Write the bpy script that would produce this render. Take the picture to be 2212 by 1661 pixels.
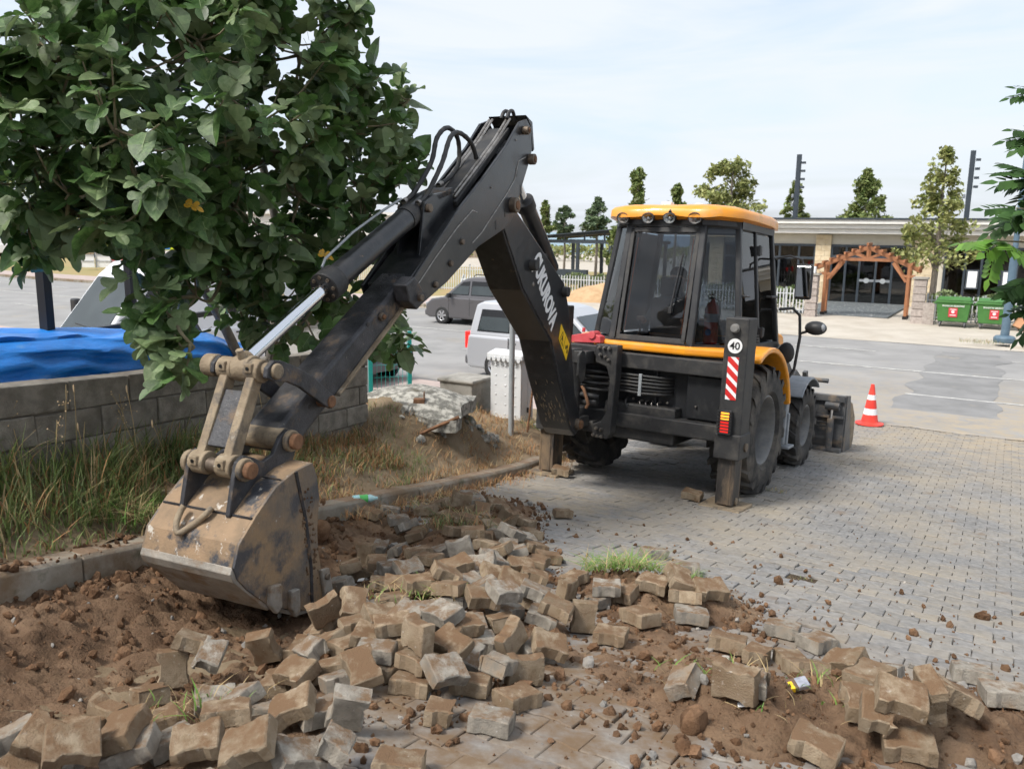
import bpy, bmesh, math, random
import numpy as np
from mathutils import Vector, Matrix, noise, Euler
rad = math.radians
random.seed(7)
scene = bpy.context.scene
for o in list(bpy.data.objects): bpy.data.objects.remove(o)
COL = scene.collection

# ------------------------------------------------------------------ camera, sky, sun, exposure
CAM = Vector((0, 0, 3.45))
cam_d = bpy.data.cameras.new('camera'); cam = bpy.data.objects.new('camera', cam_d); COL.objects.link(cam)
cam_d.sensor_width = 36.0; cam_d.lens = 36.0 * 1800 / 2212
cam_d.clip_start = 0.05; cam_d.clip_end = 30000
cam_d.dof.use_dof = True; cam_d.dof.focus_distance = 5.6; cam_d.dof.aperture_fstop = 4.5
_P, _R = rad(10.4), rad(0.8)
_fw = Vector((0, math.cos(_P), -math.sin(_P))); _rt = Vector((1, 0, 0)); _up = _rt.cross(_fw)
_r2 = _rt * math.cos(_R) + _up * math.sin(_R); _u2 = -_rt * math.sin(_R) + _up * math.cos(_R)
cam.matrix_world = Matrix(((_r2.x, _u2.x, -_fw.x, CAM.x), (_r2.y, _u2.y, -_fw.y, CAM.y), (_r2.z, _u2.z, -_fw.z, CAM.z), (0, 0, 0, 1)))
scene.camera = cam

SUN_EL, SUN_AZ = rad(52), rad(238)          # azimuth clockwise from +Y, where the sun stands
sun_dir = Vector((math.sin(SUN_AZ) * math.cos(SUN_EL), math.cos(SUN_AZ) * math.cos(SUN_EL), math.sin(SUN_EL)))
sl = bpy.data.lights.new('sun', 'SUN'); sl.energy = 2.4; sl.angle = rad(15); sl.color = (1.0, 0.96, 0.9)
so = bpy.data.objects.new('sun', sl); COL.objects.link(so)
so.rotation_euler = sun_dir.to_track_quat('Z', 'Y').to_euler(); so.location = (0, 0, 60)

world = bpy.data.worlds.new('World'); scene.world = world; world.use_nodes = True
nt = world.node_tree; nt.nodes.clear()
def N(t, typ, **kw):
    n = t.nodes.new(typ)
    for k, v in kw.items(): setattr(n, k, v)
    return n
_out = N(nt, 'ShaderNodeOutputWorld'); _bg = N(nt, 'ShaderNodeBackground'); _bg.inputs[1].default_value = 0.15
_sky = N(nt, 'ShaderNodeTexSky', sky_type='NISHITA'); _sky.sun_disc = False
_sky.sun_elevation = SUN_EL; _sky.sun_rotation = SUN_AZ; _sky.air_density = 1.0; _sky.dust_density = 3.0; _sky.ozone_density = 1.5
_tc = N(nt, 'ShaderNodeTexCoord'); _mp = N(nt, 'ShaderNodeMapping'); _mp.inputs['Scale'].default_value = (1.3, 1.3, 9.0)
_mp.inputs['Rotation'].default_value = (0.12, 0.05, 0.6)
_n1 = N(nt, 'ShaderNodeTexNoise'); _n1.inputs['Scale'].default_value = 1.7; _n1.inputs['Detail'].default_value = 5; _n1.inputs['Roughness'].default_value = 0.58; _n1.inputs['Distortion'].default_value = 0.6
_cr = N(nt, 'ShaderNodeValToRGB'); _cr.color_ramp.elements[0].position = 0.36; _cr.color_ramp.elements[1].position = 0.6
_cr.color_ramp.elements[0].color = (0.55, 0.55, 0.55, 1); _cr.color_ramp.elements[1].color = (0.97, 0.97, 0.97, 1)
_mx = N(nt, 'ShaderNodeMix', data_type='RGBA'); _mx.inputs[7].default_value = (3.5, 3.72, 4.02, 1)
L = nt.links.new
L(_tc.outputs['Generated'], _mp.inputs[0]); L(_mp.outputs[0], _n1.inputs['Vector']); L(_n1.outputs[0], _cr.inputs[0])
L(_cr.outputs[0], _mx.inputs[0]); L(_sky.outputs[0], _mx.inputs[6]); L(_mx.outputs[2], _bg.inputs[0]); L(_bg.outputs[0], _out.inputs[0])
world.cycles.sampling_method = 'MANUAL'; world.cycles.sample_map_resolution = 256
scene.view_settings.view_transform = 'Standard'; scene.view_settings.look = 'None'
scene.view_settings.exposure = 0.78; scene.view_settings.gamma = 1.0
scene.render.engine = 'CYCLES'
scene.cycles.max_bounces = 5; scene.cycles.diffuse_bounces = 2; scene.cycles.glossy_bounces = 2; scene.cycles.transparent_max_bounces = 8
scene.cycles.use_adaptive_sampling = True; scene.cycles.adaptive_threshold = 0.03
scene.cycles.use_light_tree = False
scene.cycles.caustics_reflective = False; scene.cycles.caustics_refractive = False
try: scene.cycles.use_denoising = True
except Exception: pass

# ------------------------------------------------------------------ helpers
class MB:
    """collects shapes, links them as ONE mesh object"""
    def __init__(s, fr=None): s.v = []; s.f = []; s.m = []; s.fr = fr
    def add(s, vs, fs, mi=0, M=None):
        o = len(s.v)
        for p in vs:
            p = Vector(p)
            if M is not None: p = M @ p
            if s.fr is not None: p = s.fr(p)
            s.v.append(p)
        for f in fs: s.f.append([i + o for i in f]); s.m.append(mi)
        return s
    def box(s, c, d, M=None, mi=0):
        x, y, z = d[0] / 2, d[1] / 2, d[2] / 2; c = Vector(c)
        vs = [c + Vector((a * x, b * y, e * z)) if M is None else c + M @ Vector((a * x, b * y, e * z)) for a in (-1, 1) for b in (-1, 1) for e in (-1, 1)]
        return s.add(vs, [(0, 1, 3, 2), (4, 6, 7, 5), (0, 4, 5, 1), (2, 3, 7, 6), (0, 2, 6, 4), (1, 5, 7, 3)], mi)
    def bb(s, x0, x1, y0, y1, z0, z1, mi=0): return s.box(((x0 + x1) / 2, (y0 + y1) / 2, (z0 + z1) / 2), (x1 - x0, y1 - y0, z1 - z0), None, mi)
    def prism(s, poly, h0, h1, fr, mi=0):
        """poly of (a,b), extruded h0..h1, fr(a,b,h) -> point"""
        n = len(poly); vs = [fr(a, b, h0) for a, b in poly] + [fr(a, b, h1) for a, b in poly]
        fs = [list(range(n))[::-1], list(range(n, 2 * n))] + [(i, (i + 1) % n, n + (i + 1) % n, n + i) for i in range(n)]
        return s.add(vs, fs, mi)
    def cyl(s, p0, p1, r, r1=None, n=16, mi=0, caps=True):
        p0, p1 = Vector(p0), Vector(p1); r1 = r if r1 is None else r1
        q = (p1 - p0).to_track_quat('Z', 'Y'); vs = []
        for p, rr in ((p0, r), (p1, r1)):
            for i in range(n):
                a = 2 * math.pi * i / n; vs.append(p + q @ Vector((rr * math.cos(a), rr * math.sin(a), 0)))
        fs = [(i, (i + 1) % n, n + (i + 1) % n, n + i) for i in range(n)]
        if caps: fs += [list(range(n))[::-1], list(range(n, 2 * n))]
        return s.add(vs, fs, mi)
    def tube(s, pts, r, n=8, mi=0, caps=True):
        pts = [Vector(p) for p in pts]; k = len(pts); rs = r if isinstance(r, (list, tuple)) else [r] * k
        vs = []; up = None
        for i, p in enumerate(pts):
            t = (pts[min(i + 1, k - 1)] - pts[max(i - 1, 0)]).normalized()
            if up is None: up = t.orthogonal().normalized()
            else: up = (up - t * up.dot(t)); up = up.normalized() if up.length > 1e-6 else t.orthogonal().normalized()
            b = t.cross(up)
            for j in range(n):
                a = 2 * math.pi * j / n; vs.append(p + (up * math.cos(a) + b * math.sin(a)) * rs[i])
        fs = [(i * n + j, i * n + (j + 1) % n, (i + 1) * n + (j + 1) % n, (i + 1) * n + j) for i in range(k - 1) for j in range(n)]
        if caps: fs += [list(range(n))[::-1], list(range((k - 1) * n, k * n))]
        return s.add(vs, fs, mi)
    def lathe(s, prof, n, M=None, mi=0, close=False):
        k = len(prof); vs = [(r * math.cos(2 * math.pi * i / n), r * math.sin(2 * math.pi * i / n), z) for i in range(n) for r, z in prof]
        rng = range(k if close else k - 1)
        fs = [(i * k + j, ((i + 1) % n) * k + j, ((i + 1) % n) * k + (j + 1) % k, i * k + (j + 1) % k) for i in range(n) for j in rng]
        return s.add(vs, fs, mi, M)
    def ball(s, c, r, n=10, m=6, mi=0, M=None):
        rr = (r, r, r) if not isinstance(r, (tuple, list)) else r; c = Vector(c)
        vs = [c + Vector((rr[0] * math.sin(math.pi * j / m) * math.cos(2 * math.pi * i / n), rr[1] * math.sin(math.pi * j / m) * math.sin(2 * math.pi * i / n), rr[2] * math.cos(math.pi * j / m))) for j in range(m + 1) for i in range(n)]
        fs = [(j * n + i, (j + 1) * n + i, (j + 1) * n + (i + 1) % n, j * n + (i + 1) % n) for j in range(m) for i in range(n)]
        return s.add(vs, fs, mi, M)
    def mesh(s, name, mats, smooth=None):
        me = bpy.data.meshes.new(name); me.from_pydata([tuple(p) for p in s.v], [], s.f)
        for m in (mats if isinstance(mats, (list, tuple)) else [mats]): me.materials.append(M_(m))
        if any(s.m): me.polygons.foreach_set('material_index', s.m)
        me.update(); me.validate()
        bm = bmesh.new(); bm.from_mesh(me); bmesh.ops.recalc_face_normals(bm, faces=bm.faces[:]); bm.to_mesh(me); bm.free()
        if smooth is not None:
            me.polygons.foreach_set('use_smooth', [True] * len(me.polygons)); me.set_sharp_from_angle(angle=rad(smooth))
        return me
    def build(s, name, mats, parent=None, smooth=None, bevel=0.0, seg=2):
        o = link(name, s.mesh(name, mats, smooth), parent)
        if bevel:
            b = o.modifiers.new('bevel', 'BEVEL'); b.width = bevel; b.segments = seg; b.limit_method = 'ANGLE'; b.angle_limit = rad(35)
            b.harden_normals = False
        return o
def link(name, data, parent=None):
    o = bpy.data.objects.new(name, data); COL.objects.link(o)
    if parent is not None: o.parent = parent
    return o
def tag(o, label=None, cat=None, group=None, kind=None):
    if label: o['label'] = label
    if cat: o['category'] = cat
    if group: o['group'] = group
    if kind: o['kind'] = kind
    return o
def thing(name, label, cat, loc=(0, 0, 0), rz=0.0, group=None):
    o = link(name, None); o.location = loc; o.rotation_euler = (0, 0, rz); o.empty_display_size = 0.1
    return tag(o, label, cat, group)
def struct(name, mb, mats, parent=None, smooth=None, kind='structure'):
    o = mb.build(name, mats, parent, smooth); o['kind'] = kind; return o
def text_mesh(body, size, extrude=0.002, shear=0.0, bold=0.0, align='CENTER'):
    c = bpy.data.curves.new('lettering', 'FONT'); c.body = body; c.size = size; c.extrude = extrude; c.shear = shear; c.offset = bold
    c.align_x = align; c.align_y = 'CENTER'; c.resolution_u = 3
    o = bpy.data.objects.new('lettering', c); COL.objects.link(o)
    dg = bpy.context.evaluated_depsgraph_get(); me = bpy.data.meshes.new_from_object(o.evaluated_get(dg))
    bpy.data.objects.remove(o); bpy.data.curves.remove(c); return me
def lettering(body, size, mat, M, parent, shear=0.0, bold=0.0, width=None, name='lettering'):
    me = text_mesh(body, size, 0.0015, shear, bold); me.name = name
    if width:
        xs = [v.co.x for v in me.vertices]; k = width / (max(xs) - min(xs)); me.transform(Matrix.Diagonal((k, 1, 1, 1)))
    me.transform(M); me.materials.clear(); me.materials.append(M_(mat)); return link(name, me, parent)
def frame(o, x, y, z):
    x, y, z, o = Vector(x), Vector(y), Vector(z), Vector(o)
    return Matrix(((x.x, y.x, z.x, o.x), (x.y, y.y, z.y, o.y), (x.z, y.z, z.z, o.z), (0, 0, 0, 1)))
def rnd(a, b): return random.uniform(a, b)
def smooth01(t): t = max(0.0, min(1.0, t)); return t * t * (3 - 2 * t)

# ------------------------------------------------------------------ materials
MATS = {}
def M_(m): return MATS[m] if isinstance(m, str) else m
def mat(name, c1, c2=None, s=6.0, rough=0.6, metal=0.0, bump=0.0, bs=60.0, spec=0.5, dirt=None, dirt2=None, rnd_v=0.0, isl=0.0, lo=0.38, hi=0.62, coat=0.0, bdist=0.02, coord='Object', stretch=None, translucent=0.0, r2=None, top=None, spot=None):
    m = bpy.data.materials.new(name); m.use_nodes = True; t = m.node_tree; t.nodes.clear(); Lk = t.links.new
    out = N(t, 'ShaderNodeOutputMaterial'); b = N(t, 'ShaderNodeBsdfPrincipled'); Lk(b.outputs[0], out.inputs[0])
    tc = N(t, 'ShaderNodeTexCoord'); vec = tc.outputs[coord]
    if coord == 'World': pass
    if stretch:
        mp = N(t, 'ShaderNodeMapping'); mp.inputs['Scale'].default_value = stretch; Lk(vec, mp.inputs[0]); vec = mp.outputs[0]
    oi = N(t, 'ShaderNodeObjectInfo')
    if rnd_v or isl:
        ad = N(t, 'ShaderNodeVectorMath', operation='ADD'); cb = N(t, 'ShaderNodeMath', operation='MULTIPLY'); cb.inputs[1].default_value = 37.0
        Lk(oi.outputs['Random'], cb.inputs[0]); Lk(vec, ad.inputs[0]); Lk(cb.outputs[0], ad.inputs[1]); vec = ad.outputs[0]
    def noise_(sc, det=6, ro=0.6):
        n = N(t, 'ShaderNodeTexNoise'); n.inputs['Scale'].default_value = sc; n.inputs['Detail'].default_value = det; n.inputs['Roughness'].default_value = ro
        Lk(vec, n.inputs['Vector']); return n.outputs[0]
    def ramp(src, a, z, ca=(0, 0, 0, 1), cz=(1, 1, 1, 1)):
        r = N(t, 'ShaderNodeValToRGB'); e = r.color_ramp.elements; e[0].position = a; e[1].position = z; e[0].color = ca; e[1].color = cz
        Lk(src, r.inputs[0]); return r.outputs[0]
    c2 = c2 or c1
    col = ramp(noise_(s), lo, hi, (*c1, 1), (*c2, 1))
    if rnd_v or isl:
        g = N(t, 'ShaderNodeNewGeometry'); a1 = N(t, 'ShaderNodeMath', operation='ADD'); fr = N(t, 'ShaderNodeMath', operation='FRACT')
        Lk(oi.outputs['Random'], a1.inputs[0]); Lk(g.outputs['Random Per Island'], a1.inputs[1]); Lk(a1.outputs[0], fr.inputs[0])
        k = max(rnd_v, isl); mr = N(t, 'ShaderNodeMapRange'); mr.inputs[3].default_value = 1 - k; mr.inputs[4].default_value = 1 + k; Lk(fr.outputs[0], mr.inputs[0])
        hs = N(t, 'ShaderNodeHueSaturation'); Lk(mr.outputs[0], hs.inputs['Value']); Lk(col, hs.inputs['Color']); col = hs.outputs[0]
    rsock = None
    for d in (dirt, dirt2):
        if not d: continue
        dc, a, z, sc, dr = d
        f = ramp(noise_(sc, 8, 0.65), a, z); mx = N(t, 'ShaderNodeMix', data_type='RGBA'); Lk(f, mx.inputs[0]); Lk(col, mx.inputs[6]); mx.inputs[7].default_value = (*dc, 1); col = mx.outputs[2]
        rm = N(t, 'ShaderNodeMix', data_type='FLOAT'); Lk(f, rm.inputs[0]); rm.inputs[3].default_value = dr
        if rsock is None: rm.inputs[2].default_value = rough
        else: Lk(rsock, rm.inputs[2])
        rsock = rm.outputs[0]
    # earth and dust trodden and spilled over the paving
    for sp_ in ([spot] if spot and not isinstance(spot, list) else (spot or [])):
        sc_, r0, r1, tcol = sp_; g3 = N(t, 'ShaderNodeNewGeometry'); dn = N(t, 'ShaderNodeVectorMath', operation='DISTANCE'); Lk(g3.outputs['Position'], dn.inputs[0]); dn.inputs[1].default_value = sc_
        m3 = N(t, 'ShaderNodeMapRange'); m3.inputs[1].default_value = r1; m3.inputs[2].default_value = r0; Lk(dn.outputs['Value'], m3.inputs[0])
        nz = N(t, 'ShaderNodeTexNoise'); nz.inputs['Scale'].default_value = 3.5; nz.inputs['Detail'].default_value = 9; nz.inputs['Roughness'].default_value = .7; Lk(g3.outputs['Position'], nz.inputs['Vector'])
        f3 = ramp(nz.outputs[0], .36, .60); mu3 = N(t, 'ShaderNodeMath', operation='MULTIPLY'); Lk(m3.outputs[0], mu3.inputs[0]); Lk(f3, mu3.inputs[1])
        mx3 = N(t, 'ShaderNodeMix', data_type='RGBA'); Lk(mu3.outputs[0], mx3.inputs[0]); Lk(col, mx3.inputs[6]); mx3.inputs[7].default_value = (*tcol, 1); col = mx3.outputs[2]
    if top:            # loose soil lying on upward faces
        tcol, ta, tz_, tsc = top; g2 = N(t, 'ShaderNodeNewGeometry'); sx = N(t, 'ShaderNodeSeparateXYZ'); Lk(g2.outputs['Normal'], sx.inputs[0])
        m1 = N(t, 'ShaderNodeMapRange'); m1.inputs[1].default_value = .55; m1.inputs[2].default_value = .85; Lk(sx.outputs['Z'], m1.inputs[0])
        f2 = ramp(noise_(tsc, 8, .7), ta, tz_); mu = N(t, 'ShaderNodeMath', operation='MULTIPLY'); Lk(m1.outputs[0], mu.inputs[0]); Lk(f2, mu.inputs[1])
        mx2 = N(t, 'ShaderNodeMix', data_type='RGBA'); Lk(mu.outputs[0], mx2.inputs[0]); Lk(col, mx2.inputs[6]); mx2.inputs[7].default_value = (*tcol, 1); col = mx2.outputs[2]
    Lk(col, b.inputs['Base Color'])
    if rsock is not None: Lk(rsock, b.inputs['Roughness'])
    elif r2 is not None: 
        rr = ramp(noise_(s * 3), .3, .7, (rough,) * 3 + (1,), (r2,) * 3 + (1,)); Lk(rr, b.inputs['Roughness'])
    else: b.inputs['Roughness'].default_value = rough
    b.inputs['Metallic'].default_value = metal; b.inputs['Specular IOR Level'].default_value = spec; b.inputs['Coat Weight'].default_value = coat
    if bump:
        bn = N(t, 'ShaderNodeBump'); bn.inputs['Strength'].default_value = bump; bn.inputs['Distance'].default_value = bdist
        Lk(noise_(bs, 8, 0.65), bn.inputs['Height']); Lk(bn.outputs[0], b.inputs['Normal'])
    if translucent:
        tr = N(t, 'ShaderNodeBsdfTranslucent'); ms = N(t, 'ShaderNodeMixShader'); ms.inputs[0].default_value = translucent
        hs2 = N(t, 'ShaderNodeHueSaturation'); hs2.inputs['Value'].default_value = 1.6; Lk(col, hs2.inputs['Color']); Lk(hs2.outputs[0], tr.inputs[0])
        Lk(b.outputs[0], ms.inputs[1]); Lk(tr.outputs[0], ms.inputs[2]); Lk(ms.outputs[0], out.inputs[0])
    MATS[name] = m; return m
def glass_mat(name, tint, rough=0.02, ior=1.45, refl=1.0, dust=None):
    m = bpy.data.materials.new(name); m.use_nodes = True; t = m.node_tree; t.nodes.clear(); Lk = t.links.new
    out = N(t, 'ShaderNodeOutputMaterial'); tr = N(t, 'ShaderNodeBsdfTransparent'); tr.inputs[0].default_value = (*tint, 1)
    gl = N(t, 'ShaderNodeBsdfGlossy'); gl.inputs['Roughness'].default_value = rough; gl.inputs[0].default_value = (refl, refl, refl, 1)
    fz = N(t, 'ShaderNodeFresnel'); fz.inputs[0].default_value = ior; ms = N(t, 'ShaderNodeMixShader')
    Lk(fz.outputs[0], ms.inputs[0]); Lk(tr.outputs[0], ms.inputs[1]); Lk(gl.outputs[0], ms.inputs[2]); last = ms.outputs[0]
    if dust:
        tc = N(t, 'ShaderNodeTexCoord'); n = N(t, 'ShaderNodeTexNoise'); n.inputs['Scale'].default_value = 3.0; n.inputs['Detail'].default_value = 8; Lk(tc.outputs['Object'], n.inputs['Vector'])
        mr = N(t, 'ShaderNodeMapRange'); mr.inputs[1].default_value = 0.35; mr.inputs[2].default_value = 0.8; mr.inputs[3].default_value = 0.0; mr.inputs[4].default_value = dust; Lk(n.outputs[0], mr.inputs[0])
        df = N(t, 'ShaderNodeBsdfDiffuse'); df.inputs[0].default_value = (0.45, 0.42, 0.37, 1); m2 = N(t, 'ShaderNodeMixShader')
        Lk(mr.outputs[0], m2.inputs[0]); Lk(last, m2.inputs[1]); Lk(df.outputs[0], m2.inputs[2]); last = m2.outputs[0]
    Lk(last, out.inputs[0]); MATS[name] = m; return m
def emit_mat(name, c, k, base=None):
    m = mat(name, base or c, rough=0.3); b = m.node_tree.nodes['Principled BSDF']; b.inputs['Emission Color'].default_value = (*c, 1); b.inputs['Emission Strength'].default_value = k; return m

TAN = (0.30, 0.205, 0.115); DUST = (0.36, 0.29, 0.205); SOIL = (0.135, 0.075, 0.040)
mat('paver', (0.19, 0.186, 0.18), (0.262, 0.255, 0.245), 22, 0.92, spec=.2, spot=[((.15, 3.3, 1.5), .7, 2.4, (.17, .115, .07)), ((8.6, 13.2, .1), .5, 5.5, (.36, .30, .22)), ((.6, 7.6, .9), .3, 2.2, (.33, .28, .21))], dirt2=((0.19, 0.13, 0.08), 0.60, 0.80, 2.6, 0.97), bump=0.35, bs=160, isl=0.10, dirt=((0.36, 0.305, 0.225), 0.44, 0.80, 0.8, 0.95), bdist=0.004)
mat('loose_paver', (0.225, 0.165, 0.105), (0.355, 0.285, 0.20), 14, 0.95, spec=.2, bump=0.9, bs=110, rnd_v=0.22, dirt=((0.19, 0.125, 0.075), 0.50, 0.66, 7.0, 0.98), dirt2=((0.47, 0.43, 0.37), 0.62, 0.72, 30.0, 0.9), bdist=0.008, top=((0.175, 0.108, 0.062), .40, .54, 8.0))
mat('loose_paver_grey', (0.225, 0.20, 0.165), (0.35, 0.32, 0.27), 16, 0.95, spec=.2, bump=0.9, bs=120, rnd_v=0.15, dirt=((0.24, 0.165, 0.10), 0.54, 0.68, 4.0, 0.98), dirt2=((0.48, 0.46, 0.42), 0.63, 0.72, 34.0, 0.9), bdist=0.008, top=((0.19, 0.122, 0.073), .44, .58, 9.0))
mat('soil', (0.12, 0.072, 0.043), (0.225, 0.145, 0.09), 3.5, 0.97, bump=1.0, bs=55, spec=0.2, dirt=((0.29, 0.195, 0.12), 0.50, 0.68, 2.0, 0.97), dirt2=((0.075, 0.046, 0.028), 0.55, 0.68, 4.0, 0.97), bdist=0.02)
mat('bed', (0.075, 0.055, 0.036), (0.20, 0.15, 0.10), 4, 0.97, bump=0.8, bs=90, spec=0.2)
mat('clod', (0.115, 0.062, 0.033), (0.22, 0.13, 0.075), 12, 0.97, bump=0.8, bs=90, spec=0.2, isl=0.3)
mat('stone', (0.2, 0.19, 0.175), (0.36, 0.33, 0.29), 8, 0.9, bump=0.7, bs=40, isl=0.2)
mat('earth', (0.16, 0.115, 0.07), (0.26, 0.2, 0.13), 2.0, 0.97, bump=0.8, bs=30, spec=0.2)
mat('asphalt', (0.245, 0.24, 0.232), (0.305, 0.298, 0.287), 0.6, 0.9, spot=((9.3, 15.0, 0), 1.0, 7.0, (.36, .30, .22)), bump=0.4, bs=300, bdist=0.003, dirt=((0.36, 0.315, 0.245), 0.56, 0.8, 0.35, 0.95), dirt2=((0.21, 0.207, 0.20), 0.55, 0.75, 0.5, 0.9))
mat('asphalt_patch', (0.19, 0.188, 0.183), (0.25, 0.246, 0.24), 1.2, 0.9, bump=0.4, bs=300, bdist=0.003, dirt=((0.36, 0.315, 0.245), 0.58, 0.8, 0.8, 0.95))
mat('road_paint', (0.6, 0.59, 0.55), (0.36, 0.35, 0.33), 6, 0.8)
mat('pink_paving', (0.46, 0.37, 0.33), (0.38, 0.31, 0.28), 3, 0.9, bump=0.3, bs=60)
mat('pale_concrete', (0.50, 0.455, 0.385), (0.42, 0.375, 0.31), 0.9, 0.9, bump=0.3, bs=80, bdist=0.006, dirt=((0.36, 0.28, 0.19), 0.58, 0.78, 0.6, 0.95))
mat('kerb_concrete', (0.255, 0.225, 0.175), (0.355, 0.325, 0.27), 5, 0.92, bump=0.6, bs=60, rnd_v=0.12, dirt=((0.2, 0.14, 0.085), 0.42, 0.60, 2.6, 0.97), dirt2=((0.13, 0.125, 0.08), 0.56, 0.68, 5.0, 0.97), bdist=0.01, top=((0.2, 0.13, 0.08), .40, .55, 5.0))
mat('concrete', (0.25, 0.235, 0.205), (0.37, 0.35, 0.31), 6, 0.9, bump=0.7, bs=55, rnd_v=0.1, dirt=((0.12, 0.11, 0.09), 0.5, 0.7, 3.0, 0.95), bdist=0.01)
mat('block', (0.185, 0.165, 0.135), (0.30, 0.27, 0.225), 9, 0.95, bump=1.0, bs=95, rnd_v=0.14, dirt=((0.135, 0.115, 0.09), 0.5, 0.72, 2.5, 0.97), bdist=0.012)
mat('mortar', (0.13, 0.115, 0.095), None, 5, 0.95, bump=0.8, bs=60)
mat('lichen_concrete', (0.15, 0.145, 0.125), (0.46, 0.44, 0.385), 13, 0.95, bump=0.8, bs=70, lo=0.42, hi=0.6, dirt=((0.10, 0.09, 0.065), 0.54, 0.66, 4.0, 0.97), bdist=0.012)
mat('black_paint', (0.011, 0.012, 0.014), (0.018, 0.019, 0.021), 6, 0.3, spec=0.5, coat=.15, r2=None, dirt=((0.055, 0.052, 0.05), 0.50, 0.80, 7.0, 0.6), dirt2=((0.17, 0.12, 0.07), 0.66, 0.74, 11.0, 0.9), bump=0.06, bs=50)
mat('black_frame', (0.016, 0.016, 0.017), (0.028, 0.028, 0.028), 5, 0.6, dirt=((0.09, 0.082, 0.07), 0.48, 0.8, 6.0, 0.85), bump=0.1, bs=50)
mat('worn_black', (0.018, 0.018, 0.02), (0.05, 0.05, 0.055), 8, 0.5, dirt=((0.20, 0.135, 0.08), 0.55, 0.72, 5.0, 0.92), dirt2=((0.26, 0.23, 0.19), 0.65, 0.74, 30.0, 0.8), bump=0.25, bs=60)
mat('bucket_steel', (0.185, 0.13, 0.08), (0.29, 0.195, 0.115), 6, 0.72, spec=0.4, dirt=((0.045, 0.047, 0.053), 0.55, 0.62, 4.2, 0.45), dirt2=((0.50, 0.46, 0.40), 0.60, 0.65, 16.0, 0.8), bump=0.3, bs=45)
mat('bucket_side', (0.13, 0.11, 0.09), (0.27, 0.18, 0.10), 3.5, 0.6, spec=0.45, dirt=((0.06, 0.06, 0.065), 0.50, 0.62, 5.0, 0.45), dirt2=((0.34, 0.31, 0.27), 0.64, 0.70, 24.0, 0.7), bump=0.3, bs=45)
mat('bucket_edge', (0.23, 0.21, 0.18), (0.33, 0.30, 0.255), 9, 0.6, metal=0.2, dirt=((0.22, 0.14, 0.075), 0.5, 0.66, 6.0, 0.9), bump=0.3, bs=60)
mat('mud_steel', (0.20, 0.15, 0.095), (0.30, 0.235, 0.155), 9, 0.75, dirt=((0.07, 0.062, 0.055), 0.52, 0.66, 8.0, 0.6), dirt2=((0.42, 0.39, 0.33), 0.62, 0.74, 20.0, 0.8), bump=0.35, bs=80)
mat('pin_steel', (0.11, 0.085, 0.065), (0.19, 0.15, 0.11), 16, 0.55, metal=0.5, bump=0.2, bs=60)
mat('chrome', (0.75, 0.76, 0.78), None, 5, 0.12, metal=1.0)
mat('hose', (0.014, 0.014, 0.015), (0.028, 0.027, 0.026), 20, 0.55, dirt=((0.10, 0.085, 0.06), 0.55, 0.75, 14.0, 0.9))
mat('fitting', (0.35, 0.33, 0.3), (0.2, 0.18, 0.16), 20, 0.4, metal=0.8)
mat('yellow_paint', (0.78, 0.29, 0.014), (0.83, 0.33, 0.02), 3, 0.36, coat=0.2, dirt=((0.52, 0.32, 0.13), 0.52, 0.80, 5.0, 0.7), dirt2=((0.30, 0.22, 0.13), 0.68, 0.74, 14.0, 0.9))
mat('decal_yellow', (0.85, 0.55, 0.02), None, 4, 0.4)
mat('decal_black', (0.01, 0.01, 0.01), None, 4, 0.4)
mat('white_paint', (0.78, 0.78, 0.77), None, 4, 0.4)
mat('red_paint', (0.55, 0.02, 0.02), (0.62, 0.035, 0.03), 5, 0.35)
mat('cone_red', (0.72, 0.045, 0.03), (0.78, 0.07, 0.045), 4, 0.45)
mat('faded_red', (0.55, 0.06, 0.07), (0.62, 0.10, 0.11), 8, 0.5)
mat('reflect_white', (0.8, 0.8, 0.8), None, 4, 0.35)
mat('tyre', (0.020, 0.019, 0.018), (0.040, 0.037, 0.034), 6, 0.85, dirt=((0.15, 0.13, 0.105), 0.50, 0.80, 3.0, 0.95), bump=0.15, bs=60)
mat('car_tyre', (0.018, 0.018, 0.018), (0.03, 0.03, 0.03), 6, 0.8)
mat('leg_steel', (0.025, 0.022, 0.02), (0.06, 0.05, 0.042), 8, 0.6, dirt=((0.20, 0.14, 0.085), 0.46, 0.62, 4.0, 0.92), stretch=(1, 1, .35), bump=0.2, bs=60)
mat('rim_grey', (0.11, 0.112, 0.115), (0.18, 0.178, 0.17), 6, 0.55, dirt=((0.28, 0.25, 0.21), 0.55, 0.8, 5.0, 0.8))
mat('grey_plastic', (0.20, 0.22, 0.24), (0.27, 0.285, 0.30), 6, 0.55)
mat('dark_plastic', (0.018, 0.018, 0.019), (0.03, 0.03, 0.031), 8, 0.5)
mat('loader_steel', (0.055, 0.058, 0.062), (0.10, 0.10, 0.10), 5, 0.5, dirt=((0.30, 0.22, 0.14), 0.52, 0.72, 4.0, 0.85), bump=0.15, bs=40)
mat('cab_black', (0.014, 0.015, 0.017), None, 5, 0.42, dirt=((0.06, 0.058, 0.054), 0.5, 0.85, 4.0, 0.6))
glass_mat('cab_glass', (0.55, 0.58, 0.61), 0.02, 1.40, 0.9, dust=0.03)
mat('mirror', (0.7, 0.7, 0.72), None, 5, 0.03, metal=1.0)
glass_mat('car_glass', (0.30, 0.34, 0.34), 0.02, 1.5)
glass_mat('shop_glass', (0.42, 0.44, 0.44), 0.02, 1.6)
glass_mat('clear_glass', (0.85, 0.87, 0.87), 0.03, 1.45)
mat('lamp_reflector', (0.75, 0.75, 0.75), (0.5, 0.5, 0.5), 40, 0.25, metal=0.7)
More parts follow.
